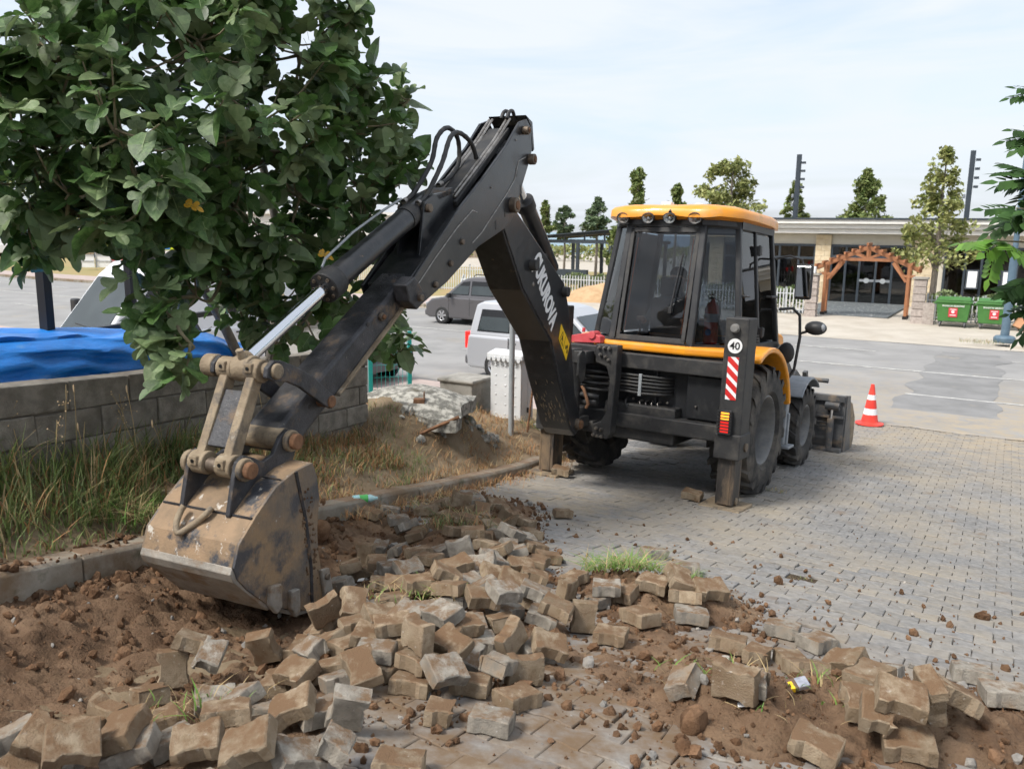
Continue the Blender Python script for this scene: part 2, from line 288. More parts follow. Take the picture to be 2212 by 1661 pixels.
emit_mat('amber_light', (1.0, 0.35, 0.03), 1.3, (0.8, 0.3, 0.03))
emit_mat('red_light', (1.0, 0.03, 0.02), 0.5, (0.6, 0.02, 0.02))
mat('orange_line', (0.7, 0.14, 0.02), None, 4, 0.5)
mat('seat_fabric', (0.03, 0.03, 0.032), (0.05, 0.05, 0.05), 20, 0.9)
mat('cloth_dark', (0.04, 0.06, 0.065), (0.07, 0.095, 0.10), 10, 0.95)
mat('skin', (0.42, 0.25, 0.17), (0.48, 0.30, 0.21), 6, 0.55)
mat('hair', (0.02, 0.014, 0.01), None, 30, 0.7)
mat('bark', (0.13, 0.11, 0.09), (0.24, 0.21, 0.175), 14, 0.92, bump=0.7, bs=40, stretch=(1, 1, 0.3))
mat('twig', (0.16, 0.13, 0.085), (0.20, 0.18, 0.10), 14, 0.9)
mat('fig_leaf', (0.042, 0.096, 0.022), (0.090, 0.16, 0.046), 9, 0.42, spec=0.5, isl=0.38, bump=0.25, bs=45, translucent=0.24, bdist=0.01)
mat('fig_leaf_light', (0.125, 0.185, 0.075), (0.18, 0.235, 0.11), 9, 0.5, spec=0.45, isl=0.3, bump=0.25, bs=45, translucent=0.16, bdist=0.01)
mat('fig_leaf_yellow', (0.62, 0.36, 0.02), (0.5, 0.26, 0.02), 9, 0.5, translucent=0.2)
mat('leaf_vein', (0.16, 0.23, 0.09), None, 5, 0.6)
mat('fig_fruit', (0.09, 0.16, 0.04), (0.13, 0.2, 0.06), 9, 0.5, isl=0.2)
mat('far_leaf', (0.12, 0.175, 0.05), (0.22, 0.25, 0.085), 3, 0.6, isl=0.45, translucent=0.2)
mat('far_leaf_dark', (0.09, 0.145, 0.07), (0.17, 0.22, 0.12), 3, 0.6, isl=0.4, translucent=0.2)
mat('far_leaf_yellow', (0.17, 0.21, 0.06), (0.34, 0.34, 0.13), 3, 0.6, isl=0.4, translucent=0.2)
mat('hedge_leaf', (0.06, 0.105, 0.03), (0.20, 0.24, 0.10), 3, 0.6, isl=0.4, translucent=0.15)
mat('pinnate_leaf', (0.024, 0.062, 0.014), (0.045, 0.10, 0.024), 6, 0.6, spec=.3, isl=0.35, translucent=0.15)
mat('pinnate_light', (0.10, 0.24, 0.03), (0.16, 0.30, 0.05), 6, 0.45, isl=0.25, translucent=0.3)
mat('grass', (0.10, 0.15, 0.04), (0.18, 0.22, 0.075), 3, 0.6, isl=0.4, translucent=0.2)
mat('fresh_grass', (0.10, 0.22, 0.03), (0.19, 0.30, 0.06), 3, 0.55, isl=0.3, translucent=0.2)
mat('straw', (0.34, 0.25, 0.12), (0.45, 0.34, 0.18), 3, 0.8, isl=0.3, translucent=0.15)
mat('rust_straw', (0.30, 0.14, 0.06), (0.42, 0.24, 0.11), 3, 0.85, isl=0.35, translucent=0.15)
mat('seed', (0.55, 0.40, 0.24), None, 3, 0.8, isl=0.3)
mat('tarp', (0.008, 0.17, 0.58), (0.012, 0.23, 0.72), 3, 0.38, spec=0.5, bump=0.8, bs=5, stretch=(1.2, 1.2, 5), dirt=((0.25, 0.38, 0.5), 0.62, 0.85, 2.0, 0.7), bdist=0.02)
mat('black_steel', (0.008, 0.008, 0.009), None, 5, 0.5, dirt=((0.25, 0.2, 0.15), 0.72, 0.76, 30.0, 0.9))
mat('white_render', (0.62, 0.61, 0.58), (0.52, 0.51, 0.48), 4, 0.85)
mat('brown_edge', (0.12, 0.075, 0.05), None, 4, 0.8)
mat('van_white', (0.72, 0.73, 0.74), None, 4, 0.25, coat=0.5)
mat('van_silver', (0.50, 0.51, 0.53), None, 4, 0.28, metal=0.3, coat=0.5)
mat('car_grey', (0.13, 0.125, 0.13), None, 4, 0.28, metal=0.5, coat=0.5)
mat('car_dark', (0.05, 0.052, 0.055), None, 4, 0.3, metal=0.4, coat=0.4)
mat('camper_beige', (0.36, 0.28, 0.19), (0.42, 0.33, 0.23), 3, 0.5)
mat('alloy', (0.55, 0.55, 0.56), None, 4, 0.35, metal=0.7)
mat('bumper_grey', (0.10, 0.10, 0.105), None, 4, 0.6)
mat('cabinet_white', (0.66, 0.67, 0.67), (0.60, 0.61, 0.61), 3, 0.5, dirt=((0.45, 0.42, 0.36), 0.62, 0.9, 3.0, 0.8))
mat('galvanised', (0.34, 0.37, 0.38), (0.42, 0.44, 0.45), 6, 0.5, metal=0.3)
mat('rust', (0.12, 0.06, 0.03), (0.22, 0.11, 0.055), 14, 0.9, bump=0.4, bs=60)
mat('teal_paint', (0.02, 0.36, 0.32), None, 4, 0.45)
mat('render_cream', (0.62, 0.575, 0.48), (0.57, 0.53, 0.44), 2, 0.9)
mat('fascia_white', (0.80, 0.78, 0.73), (0.75, 0.73, 0.68), 3, 0.8)
mat('sandstone', (0.58, 0.46, 0.29), (0.68, 0.57, 0.40), 4, 0.9, rnd_v=0.1)
mat('anthracite', (0.03, 0.042, 0.055), (0.04, 0.052, 0.065), 3, 0.5)
mat('interior_dark', (0.05, 0.045, 0.04), (0.09, 0.08, 0.07), 1.0, 0.9)
mat('interior_wood', (0.28, 0.16, 0.07), (0.36, 0.22, 0.10), 3, 0.7)
mat('wood_orange', (0.30, 0.12, 0.05), (0.38, 0.165, 0.075), 9, 0.55, stretch=(1, 1, 6), rnd_v=0.1)
mat('stone_pillar', (0.33, 0.28, 0.25), (0.47, 0.41, 0.37), 12, 0.9, bump=0.5, bs=40, rnd_v=0.1)
mat('dumpster_green', (0.05, 0.17, 0.035), (0.065, 0.20, 0.045), 4, 0.5)
mat('sign_red', (0.62, 0.05, 0.07), None, 4, 0.5)
mat('pebble_dark', (0.10, 0.115, 0.115), (0.16, 0.17, 0.17), 8, 0.8)
mat('pebble_white', (0.66, 0.65, 0.6), None, 8, 0.8)
mat('lamp_blue', (0.085, 0.14, 0.19), (0.11, 0.17, 0.22), 5, 0.5)
mat('fence_white', (0.58, 0.60, 0.61), None, 4, 0.5)
mat('sand', (0.42, 0.27, 0.14), (0.52, 0.35, 0.20), 3, 0.95, bump=0.5, bs=20, isl=0)
mat('cardboard', (0.46, 0.23, 0.12), (0.5, 0.27, 0.15), 4, 0.8)
mat('playground_yellow', (0.55, 0.65, 0.02), None, 3, 0.5); mat('playground_blue', (0.02, 0.2, 0.6), None, 3, 0.5)
mat('dry_grass_ground', (0.36, 0.25, 0.12), (0.26, 0.24, 0.09), 0.5, 0.95)
mat('silver_foil', (0.55, 0.56, 0.6), (0.35, 0.35, 0.4), 30, 0.3, metal=0.6)
mat('bottle_blue', (0.25, 0.55, 0.62), (0.55, 0.75, 0.72), 40, 0.3); mat('bottle_green', (0.1, 0.5, 0.12), None, 5, 0.4)
mat('iron_cover', (0.22, 0.22, 0.22), (0.32, 0.31, 0.3), 20, 0.6, metal=0.4)
mat('sea', (0.10, 0.22, 0.30), (0.13, 0.26, 0.33), 0.02, 0.25)
mat('hill_blue', (0.16, 0.22, 0.28), None, 1, 0.95)

# ------------------------------------------------------------------ street frame and terrain
UA = rad(31.0); Uv = Vector((math.sin(UA), math.cos(UA), 0)); Vv = Vector((math.cos(UA), -math.sin(UA), 0))
_us = [-60, -30, -4, 0, 2, 5, 8.0, 9.3, 11.6, 14, 16.5, 18.5, 400]; _zs = [9, 5.5, 2.45, 1.97, 1.67, 1.19, .70, .59, .42, .19, .04, 0, 0]
def zu(u):
    # piecewise linear, softened
    def lin(q): return float(np.interp(q, _us, _zs))
    return (lin(u - 0.8) + 2 * lin(u) + lin(u + 0.8)) / 4
def W(u, v, z=0.0): p = Uv * u + Vv * v; return Vector((p.x, p.y, z))
def to_uv(x, y): return x * Uv.x + y * Uv.y, x * Vv.x + y * Vv.y
def zg(x, y): return zu(x * Uv.x + y * Uv.y)
def kerb_v(u): return -4.12 - 0.085 * (u - 2.0)          # street side face of the left kerb
def seg_d(u, v, pts):
    best = 1e9
    for (a, b), (c, d) in zip(pts, pts[1:]):
        du, dv = c - a, d - b; t = max(0, min(1, ((u - a) * du + (v - b) * dv) / (du * du + dv * dv + 1e-9)))
        best = min(best, math.hypot(u - a - t * du, v - b - t * dv))
    return best
HEAP1 = [(0.2, -2.7), (1.3, -2.35), (2.4, -2.15), (3.3, -2.25), (4.3, -2.8), (5.2, -3.5), (6.0, -3.9)]
HEAP2 = [(4.6, -1.9), (4.65, -1.45)]; HEAP3 = [(3.35, -0.75), (3.75, -0.15), (4.0, 0.1)]
THIN = [(4.5, -1.6), (3.3, -1.25), (3.2, -0.6), (3.6, -0.1)]
def trench(u, v):
    kv = kerb_v(u); n = noise.noise(Vector((u * 1.3, v * 1.3, 3.0))) * 0.25
    a = smooth01((v - kv + 0.05) / 0.05); edge = -2.1 + n - .65 * smooth01((u - 2.3) / .9) - max(0, u - 3.2) * 0.5
    return a * smooth01((edge - v) / 0.5) * smooth01((5.4 - u) / 0.8)
def soil_h(u, v, fine=True):
    t = trench(u, v)
    h = -0.045 - (-.01 + .16 * smooth01((v - kerb_v(u) - .1) / .7)) * t
    h += 0.12 * smooth01(1 - seg_d(u, v, HEAP1) / 0.75) * (.35 + .65 * smooth01((u - 2.4) / 1.0))
    h += 0.11 * smooth01(1 - seg_d(u, v, HEAP2) / 0.5) + 0.12 * smooth01(1 - seg_d(u, v, HEAP3) / 0.55)
    thin = smooth01(1 - seg_d(u, v, THIN) / 0.85); h += 0.062 * thin
    act = max(t, min(1, (h + 0.045) * 8))
    if fine:
        p = Vector((u, v, 0))
        h += act * (0.045 * noise.noise(p * 3.0) + 0.045 * noise.noise(p * 7.0) + 0.06 * abs(noise.noise(p * 13.0)) + 0.045 * abs(noise.noise(p * 27.0)) - .035)
    return h
# ------------------------------------------------------------------ the setting
def uvgrid(us, vs, zf, skip=None):
    mb = MB(); nv = len(vs)
    mb.v = [W(u, v, zf(u, v)) for u in us for v in vs]
    for i in range(len(us) - 1):
        for j in range(nv - 1):
            if skip and skip((us[i] + us[i + 1]) / 2, (vs[j] + vs[j + 1]) / 2): continue
            mb.f.append([i * nv + j, (i + 1) * nv + j, (i + 1) * nv + j + 1, i * nv + j + 1]); mb.m.append(0)
    return mb
def frange(a, b, st):
    n = max(1, int(round((b - a) / st))); return [a + (b - a) * i / n for i in range(n + 1)]
def paver_zone(u, v): return -1.6 < u < 16.6 and kerb_v(u) < v < 4.5

us = frange(-40, -4, 4) + frange(-3, 17, .5)[0:] + frange(20, 130, 10)
struct('ground', uvgrid(us, frange(-230, -12, 12) + frange(-10, 10, 1) + frange(12, 150, 12), lambda u, v: zu(u) - 0.22), 'earth', smooth=60)
mb = MB(); mb.add([W(128, -9000, -1.2), W(128, 9000, -1.2), W(24000, 9000, -1.2), W(24000, -9000, -1.2)], [(0, 1, 2, 3)]); struct('sea', mb, 'sea')

# street: sand bed and laid interlocking pavers
def sag(u, v): return .028 * noise.noise(Vector((u * .42, v * .55, 11))) * smooth01((u - 5.6) / 1.5)
def in_soil_box(u, v): return 0.3 < u < 6.7 and v < 0.9
street = struct('street', uvgrid(frange(-1.6, 16.6, .2), frange(-6.0, 4.6, .2), lambda u, v: zu(u) + sag(u, v) - 0.016 - (0.22 if trench(u, v) > .02 else 0) - (0.2 if v < kerb_v(u) - .1 else 0)), 'bed', smooth=60)
PL, PW, PWW, PT = 0.2, 0.165, 0.137, 0.08; PITCH = (PW + PWW) / 2
def paver_outline(g=0.0, L=PL):
    a, b, c = L / 2 - g, PW / 2 - g, PWW / 2 - g; x1, x2 = 0.062 - g * .4, 0.036 - g * .4
    return [(-a, -b), (-x1, -b), (-x2, -c), (x2, -c), (x1, -b), (a, -b), (a, b), (x1, b), (x2, c), (-x2, c), (-x1, b), (-a, b)]
def paver_mesh(full=False, jit=0.0, seed=0, cut=None, ch=0.0045):
    """I-shaped interlocking paver, top at z=0; chamfered; jit roughens the corners, cut breaks one end off"""
    rg = random.Random(seed); o1, o2 = paver_outline(0.0016), paver_outline(0.0016 + ch); n = 12
    rings = [(o2, 0.0), (o1, -ch)] + ([(o1, -PT + ch), (o2, -PT)] if full else [(o1, -PT)])
    vs = []; off = [(rg.uniform(-jit, jit), rg.uniform(-jit, jit)) for _ in range(n)]
    for o, z in rings:
        for k, (x, y) in enumerate(o):
            if cut is not None and x > cut: x = cut + rg.uniform(-.02, .012) + (z * .25 if full else 0)
            vs.append((x + off[k][0] + rg.uniform(-jit, jit) * .6, y + off[k][1] + rg.uniform(-jit, jit) * .6, z + rg.uniform(-jit, jit) * .5))
    fs = [list(range(n))]
    for r in range(len(rings) - 1): fs += [(r * n + i, (r + 1) * n + i, (r + 1) * n + (i + 1) % n, r * n + (i + 1) % n) for i in range(n)]
    if full: fs.append([(len(rings) - 1) * n + i for i in range(n)][::-1])
    m = MB(); m.add(vs, fs); return m
def ground_quat(u): 
    s = (zu(u + .1) - zu(u - .1)) / .2; x = Vv.copy(); y = (Uv + Vector((0, 0, s))).normalized(); return frame((0, 0, 0), x, y, x.cross(y))
pav_var = [paver_mesh(jit=0.0012, seed=k) for k in range(6)]
pav_me = [p.mesh('paver', 'paver') for p in pav_var]
lay = []
for i in range(int(18.1 / PITCH) + 1):
    u = -1.5 + i * PITCH
    if u > 16.5: break
    for j in range(-40, 23):
        v = j * .2 + (i % 2) * .1 + 0.02 * noise.noise(Vector((u * .25, 5.0, 0)))
        if v < kerb_v(u) + .07 or v > 4.4: continue
        if in_soil_box(u, v) and (trench(u, v) > 0.03 or soil_h(u, v, False) > 0.06): continue
        uu = u + .035 * noise.noise(Vector((u * .4, v * .5, 0)))
        seam = smooth01(1 - abs(v + 1.15 + .12 * (u - 6)) / .35) * smooth01((10 - u) / 3)
        if abs(u - 5.89) < .09 and abs(v + 1.12) < .11: continue           # the missing paver with grass in its hole
        dz = max(-.009, .0028 * random.gauss(0, 1) + .012 * noise.noise(Vector((u * .7, v * .9, 7))) - .006 * seam + seam * .007 * random.gauss(0, 1))
        p = W(uu, v, zu(uu) + sag(uu, v) + dz)
        d = (p - CAM).dot(_fw); 
        sx = (p - CAM).dot(_r2) / max(d, .1) / .6144; sy = (p - CAM).dot(_u2) / max(d, .1) / .4614
        inview = d > .5 and abs(sx) < 1 and -1 < sy < 1
        R = Matrix.Rotation(random.gauss(0, .012 + .05 * seam), 4, 'Z') @ Matrix.Rotation(random.gauss(0, .010 + .03 * seam), 4, 'X') @ Matrix.Rotation(random.gauss(0, .008 + .02 * seam), 4, 'Y')
        covered = in_soil_box(u, v) and soil_h(u, v, False) > 0.03
        lay.append((not inview, covered, d, p, ground_quat(u) @ R, random.randrange(6)))
lay.sort(key=lambda t: t[:3])
rest = MB()
for k, (o_, cv, d, p, R, var) in enumerate(lay):
    Mx = Matrix.Translation(p) @ R
    if k < 300:
        o = link('paver', pav_me[var], street); o.matrix_local = Mx
    else: rest.add(pav_var[var].v, pav_var[var].f, 0, Mx)
o = rest.build('paving', 'paver', street); o['kind'] = 'stuff'

# dug soil
us_, vs_ = frange(0.3, 6.7, .023), frange(-5.1, 0.9, .023)
_sh = {}
def soilz(u, v):
    h = soil_h(u, v); return zu(u) + h
def soil_skip(u, v): return v < kerb_v(u) - .03 or (soil_h(u, v, False) < -0.03 and trench(u, v) < .02)
struct('dug_soil', uvgrid(us_, vs_, soilz, soil_skip), 'soil', smooth=80)

# left kerb, stone by stone
kerb = link('kerb', None); kerb['kind'] = 'structure'
u = -1.6; kk = 0
while u < 9.6:
    ln = (1.35 if u < 4.5 else .72) + rnd(-.05, .05); m = MB(); u1 = min(u + ln - .012, 9.7); z0, z1 = zu(u), zu(u1); tl = rnd(-.012, .012)
    for (ua, za) in ((u, z0), (u1, z1)):
        kv = kerb_v(ua) + tl
        for dv, dz in ((0.0, -.34), (-.005, .075), (-.028, .10), (-.15, .10), (-.16, -.34)): m.v.append(W(ua, kv + dv, za + dz))
    m.f = [[0, 1, 2, 3, 4][::-1], [5, 6, 7, 8, 9]] + [[i, (i + 1) % 5, 5 + (i + 1) % 5, 5 + i] for i in range(5)]; m.m = [0] * 7
    m.build('kerb_stone', 'kerb_concrete', kerb, bevel=.008); u += ln; kk += 1

# verge behind the kerb, rising to the block wall; rubble mound under the slab
def wall_v(u): return -5.13 - 0.167 * (u - 2.65)
MOUND = (7.35, -5.75)
def verge_h(u, v):
    d = kerb_v(u) - .15 - v
    h = .09 + .25 * smooth01(d / .75) + .10 * smooth01((d - .6) / 1.5) * smooth01((u - 3) / 3)
    h += .47 * smooth01(1 - math.hypot((u - MOUND[0]) / 1.25, (v - MOUND[1]) / .95)) ** .7
    h *= 1 - smooth01((u - 9.2) / 2.5) * .9
    p = Vector((u, v, 1)); h += .05 * noise.noise(p * 2.1) + .025 * noise.noise(p * 6) + .015 * noise.noise(p * 15)
    return h
def verge_z(u, v): return zu(u) + verge_h(u, v)
vu = frange(-1.6, 12.5, .06); mb = MB(); nt_ = 40
for a in vu:
    for j in range(nt_ + 1):
        v = kerb_v(a) - .14 - (j / nt_) ** 1.3 * 4.2; mb.v.append(W(a, v, verge_z(a, v)))
mb.f = [[i * (nt_ + 1) + j, (i + 1) * (nt_ + 1) + j, (i + 1) * (nt_ + 1) + j + 1, i * (nt_ + 1) + j + 1] for i in range(len(vu) - 1) for j in range(nt_)]; mb.m = [0] * len(mb.f)
struct('verge', mb, 'earth', smooth=70)

# main road, markings, patch, sidewalks
def sheet(name, u0, u1, v0, v1, z, m, st=6.0, wob=0.0):
    mb = MB(); vs = frange(v0, v1, st)
    for k, v in enumerate(vs):
        w0 = wob * noise.noise(Vector((v * .35, u0, 1))); w1 = wob * noise.noise(Vector((v * .35, u1, 9)))
        mb.v += [W(u0 + w0, v, z), W(u1 + w1, v, z)]
    mb.f = [[2 * k, 2 * k + 2, 2 * k + 3, 2 * k + 1] for k in range(len(vs) - 1)]; mb.m = [0] * len(mb.f); return struct(name, mb, m)
mb = MB(); vs = frange(-230, 150, 2.0); uu_ = frange(14.2, 30.4, 1.0)
mb = uvgrid(uu_, vs, lambda u, v: max(zu(u) * (0 if v < -6 else 1), 0) + .006 * 0 + (0.0 if u > 16.7 or v < -6 or v > 5 else -.05))
struct('road', mb, 'asphalt', smooth=60)
# ragged asphalt edge against the paving
mb = MB(); vs = frange(-7.5, 5, .12)
for v in vs:
    e = 16.35 + .3 * noise.noise(Vector((v * .8, 0, 4))) + .08 * noise.noise(Vector((v * 4, 0, 4)))
    mb.v += [W(e, v, zu(e) + .004), W(e + .03, v, zu(e) + .022), W(17.2, v, .012)]
mb.f = [f for k in range(len(vs) - 1) for f in ([3 * k, 3 * k + 3, 3 * k + 4, 3 * k + 1], [3 * k + 1, 3 * k + 4, 3 * k + 5, 3 * k + 2])]; mb.m = [0] * len(mb.f)
struct('road_edge', mb, 'asphalt')
sheet('centre_line', 23.82, 23.95, -220, 140, .008, 'road_paint')
for k in range(-9, 7):
    v = k * 6.0 - 1.9; sheet('lane_dash', 20.2, 20.31, v, v + 2.4, .008, 'road_paint')
    sheet('lane_dash', 27.3, 27.41, v + 2, v + 4.4, .008, 'road_paint')
mb = MB(); pts = []
for k, u in enumerate(frange(16.9, 28.5, .35)):
    n1 = noise.noise(Vector((u * .9, 1, 0))); n2 = noise.noise(Vector((u * .9, 7, 0))); pts.append((u, -2.35 + .35 * n1 + .02 * u, .1 - .2 + .4 * n2))
for u, a, b in pts: mb.v += [W(u, a, .007), W(u, b, .007)]
mb.f = [[2 * k, 2 * k + 2, 2 * k + 3, 2 * k + 1] for k in range(len(pts) - 1)]; mb.m = [0] * len(mb.f); struct('road_patch', mb, 'asphalt_patch')
# near sidewalk left of the side street
def slab(name, u0, u1, v0, v1, z0, z1, m, bev=0.02):
    mb = MB(); c = W((u0 + u1) / 2, (v0 + v1) / 2, (z0 + z1) / 2); mb.box(c, (v1 - v0, u1 - u0, z1 - z0), frame((0, 0, 0), Vv, Uv, (0, 0, 1)).to_3x3())
    o = mb.build(name, m, bevel=bev); o['kind'] = 'structure'; return o
slab('near_sidewalk', 12.2, 14.9, -230, -7.2, -.3, .13, 'pink_paving')
slab('far_sidewalk', 30.72, 33.4, -230, -17.0, -.3, .14, 'pink_paving')
slab('far_sidewalk', 30.72, 33.4, 0.0, 120, -.3, .12, 'pale_concrete')
fk = link('far_kerb', None); fk['kind'] = 'structure'
for v in frange(-200, -18, 1.0): 
    mb = MB(); mb.box(W(30.56, v + .5, -.06), (.985, .3, .42), frame((0, 0, 0), Vv, Uv, (0, 0, 1)).to_3x3()); 
    if v > -62: mb.build('kerb_stone', 'kerb_concrete', fk, bevel=.02)
for v in frange(0.4, 14.4, 1.0):
    mb = MB(); mb.box(W(30.56, v + .5, -.07), (.985, .3, .42), frame((0, 0, 0), Vv, Uv, (0, 0, 1)).to_3x3()); mb.build('kerb_stone', 'kerb_concrete', fk, bevel=.02)
# pale concrete apron before the building
mb = uvgrid(frange(30.0, 37.6, .4), frange(-26, 14, .5), lambda u, v: .012 + .10 * smooth01((u - 31) / 6) + .02 * noise.noise(Vector((u * .3, v * .3, 2))))
struct('apron', mb, 'pale_concrete', smooth=70)
struct('open_lot', uvgrid(frange(33.4, 60, 1.5), frange(-110, -20, 2), lambda u, v: .05 + .35 * smooth01((u - 34) / 8) + .12 * noise.noise(Vector((u * .2, v * .2, 2)))), 'dry_grass_ground', smooth=70)
struct('plaza', uvgrid(frange(37.6, 128, 4), frange(-60, 60, 4), lambda u, v: .06), 'pale_concrete')

# concrete block wall, block by block
BH, BL = .195, .49
WD = (W(6.5, wall_v(6.5)) - W(2.65, wall_v(2.65))); WLEN = WD.length; WD = WD.normalized(); WN = Vector((WD.y, -WD.x, 0))   # WN faces the street
P0 = W(2.65, wall_v(2.65))
bw = thing('block_wall', 'low weathered wall of bare grey concrete blocks behind the tall grass', 'wall', P0)
def wall_top(t): return 2.50 - 0.066 * t
core = MB(); t0, t1 = -2.6, WLEN + .02
pts = []
for t in (t0, t1 - .02):
    pts += [WD * t - WN * .095 + Vector((0, 0, wall_top(t) - .03)), WD * t + WN * .082 + Vector((0, 0, wall_top(t) - .03)), WD * t + WN * .082 + Vector((0, 0, wall_top(t) - 1.35)), WD * t - WN * .095 + Vector((0, 0, wall_top(t) - 1.35))]
core.add(pts, [(0, 1, 2, 3), (4, 7, 6, 5), (0, 4, 5, 1), (1, 5, 6, 2), (2, 6, 7, 3), (3, 7, 4, 0)]); core.build('mortar', 'mortar', bw)
for c in range(6):
    t = t0 + (c % 2) * .245
    while t < t1 - .05:
        ta, tb = t + .006, min(t + BL - .006, t1)
        m = MB(); jz = rnd(-.004, .004); jn = rnd(-.006, .008); hh = BH - .012
        vs = []
        for tt in (ta, tb):
            zt = wall_top(tt) - c * BH + jz
            for n_, z_ in ((-.1, 0), (.095 + jn, 0), (.095 + jn, -hh), (-.1, -hh)): vs.append(WD * tt + WN * n_ + Vector((rnd(-.004, .004), rnd(-.004, .004), zt + z_ + rnd(-.005, .005))))
        m.add(vs, [(0, 1, 2, 3), (4, 7, 6, 5), (0, 4, 5, 1), (1, 5, 6, 2), (2, 6, 7, 3), (3, 7, 4, 0)]); m.build('block', 'block', bw, bevel=.009); t += BL
# ------------------------------------------------------------------ backhoe loader
MA, MT = rad(33.5), rad(3.5); MO = Vector((1.38, 8.86, .67))
_mx_ = Vector((math.cos(MA), -math.sin(MA), 0)); _mh = Vector((math.sin(MA), math.cos(MA), 0)); _my = _mh * math.cos(MT) - Vector((0, 0, math.sin(MT))); _mz = _mx_.cross(_my)
MM = frame(MO, _mx_, _my, _mz); MI = MM.inverted()
BK = thing('backhoe_loader', 'yellow and black backhoe loader digging up the paving with its long black arm', 'backhoe loader')
BK.matrix_world = MM
XA = lambda a, b, h: Vector((h, a, b))          # profile in (y,z), extruded along x
YA = lambda a, b, h: Vector((a, h, b))          # profile in (x,z), extruded along y
ZA = lambda a, b, h: Vector((a, b, h))
def part(name, mb, m, parent=None, smooth=None, bevel=0.0, label=None, seg=2):
    o = mb.build(name, m, parent or BK, smooth, bevel, seg)
    if label: o['label'] = label
    return o
# chassis
m = MB(); m.bb(-.42, .42, -.05, 3.9, .55, .95); m.bb(-.62, .62, .55, 1.05, .55, .85); m.bb(-.8, .8, 2.7, 3.0, .42, .6); m.bb(-.75, .75, .15, 1.9, .85, 1.05)
part('chassis', m, 'black_frame', bevel=.02)
# rear frame
m = MB(); m.bb(-1.2, .96, -.10, .10, .68, .845)
part('lower_beam', m, 'black_frame', bevel=.012)
m = MB(); m.bb(-1.2, .96, -.08, .12, 1.335, 1.50)
part('upper_beam', m, 'black_frame', bevel=.012)
m = MB(); m.bb(-.95, .95, .12, .16, .75, 1.6); m.bb(.50, .93, .02, .125, .86, 1.32); m.bb(.90, .955, -.06, .13, .84, 1.34); m.bb(-1.16, -1.0, -.06, .13, .84, 1.34); m.bb(.06, .14, .08, .13, .84, 1.34)
part('rear_panel', m, 'cab_black', bevel=.015)
m = MB()
for x in (-.10, .30, .62): m.cyl((x, .015, 1.0), (x, -.005, 1.0), .012, n=8)
part('bolt', m, 'fitting')
# hose bank
for k in range(6):
    z = 1.265 - k * .036; y = -.03 + .012 * math.sin(k * 2)
    m = MB(); m.tube([(-.80, .02, z - .01), (-.5, y - .03, z + .012), (-.2, y - .04, z), (.05, y - .04, z - .002 * k), (.22, y - .02, z - .004), (.30, .06, z - .01), (.31, .13, z - .01)], .0165, n=8)
    part('hose', m, 'hose', smooth=60)
m = MB(); m.bb(-.008, .028, -.096, -.082, 1.05, 1.29); part('hose_clamp', m, 'galvanised', bevel=.003)
for k in range(4):
    m = MB(); x = -.02 + k * .07; m.tube([(x, .1, .98), (x, .0, .985), (x + .005, -.012, .965), (x + .012, -.012, .93), (x + .03, .02, .90), (x + .03, .1, .90)], .009, n=6); part('pipe', m, 'fitting', smooth=60)
m = MB(); m.tube([(-.17, .06, 1.02), (-.17, -.03, 1.0), (-.165, -.05, .95), (-.14, -.05, .9)], .013, n=6); part('pipe', m, 'hose', smooth=60)
# side shift carriage with kingpost
m = MB()
m.prism([(-.47, 1.58), (-.21, 1.58), (-.21, 1.30), (-.235, .62), (-.27, .55), (-.46, .55), (-.46, .70), (-.36, .74), (-.30, .86), (-.285, 1.20), (-.33, 1.34), (-.47, 1.38)], -.24, -.10, YA)
m.prism([(-1.0, 1.56), (-.47, 1.56), (-.47, 1.44), (-1.0, 1.44)], -.22, -.10, YA); m.prism([(-1.0, .72), (-.46, .72), (-.46, .60), (-1.0, .60)], -.22, -.10, YA)
m.prism([(-1.02, 1.56), (-.92, 1.56), (-.92, .6), (-1.02, .6)], -.22, -.10, YA)
part('kingpost_carriage', m, 'black_frame', bevel=.014)
for (x, z) in [(-.42, 1.545), (-.36, 1.545), (-.30, 1.545), (-.40, 1.47), (-.34, 1.45), (-.30, 1.42), (-.43, .585), (-.38, .575), (-.33, .575), (-.40, .66), (-.34, .65)]:
    m = MB(); m.cyl((x, -.238, z), (x, -.268, z), .020, n=6); m.cyl((x, -.268, z), (x, -.285, z), .012, n=8); part('bolt', m, 'fitting')
m = MB(); m.cyl((-.68, -.32, .66), (-.68, -.32, 1.52), .085, n=20); m.bb(-.78, -.50, -.40, -.20, 1.36, 1.50); m.bb(-.80, -.52, -.45, -.2, .66, .78); m.bb(-.75, -.6, -.5, -.3, .80, .9)
part('kingpost', m, 'black_frame', smooth=40, bevel=.01)
m = MB(); m.prism([(-.36, 1.47), (-.30, 1.52), (-.24, 1.5), (-.20, 1.40), (-.21, 1.2), (-.30, 1.16), (-.36, 1.25)], -.52, -.49, lambda a, b, h: Vector((h, a - .2, b))); part('swing_link', m, 'black_frame', bevel=.006)
for dz in (0, .06, .13, .2):
    m = MB(); m.tube([(-.78, -.18, 1.30 - dz), (-.62, -.22, 1.28 - dz), (-.48, -.16, 1.27 - dz), (-.34, -.05, 1.26 - dz)], .02, n=8); part('hose', m, 'hose', smooth=60)
m = MB(); m.tube([(-.58, -.30, 1.10), (-.54, -.33, 1.08), (-.50, -.34, 1.0), (-.47, -.34, .93), (-.50, -.33, .88)], .018, n=8); part('pipe', m, 'rust', smooth=60)
m = MB(); m.cyl((-.75, -.25, .93), (-.42, -.22, .94), .045, n=12); m.cyl((-.62, -.3, 1.02), (-.40, -.24, 1.0), .03, n=10); part('swing_cylinder', m, 'black_frame', smooth=40)
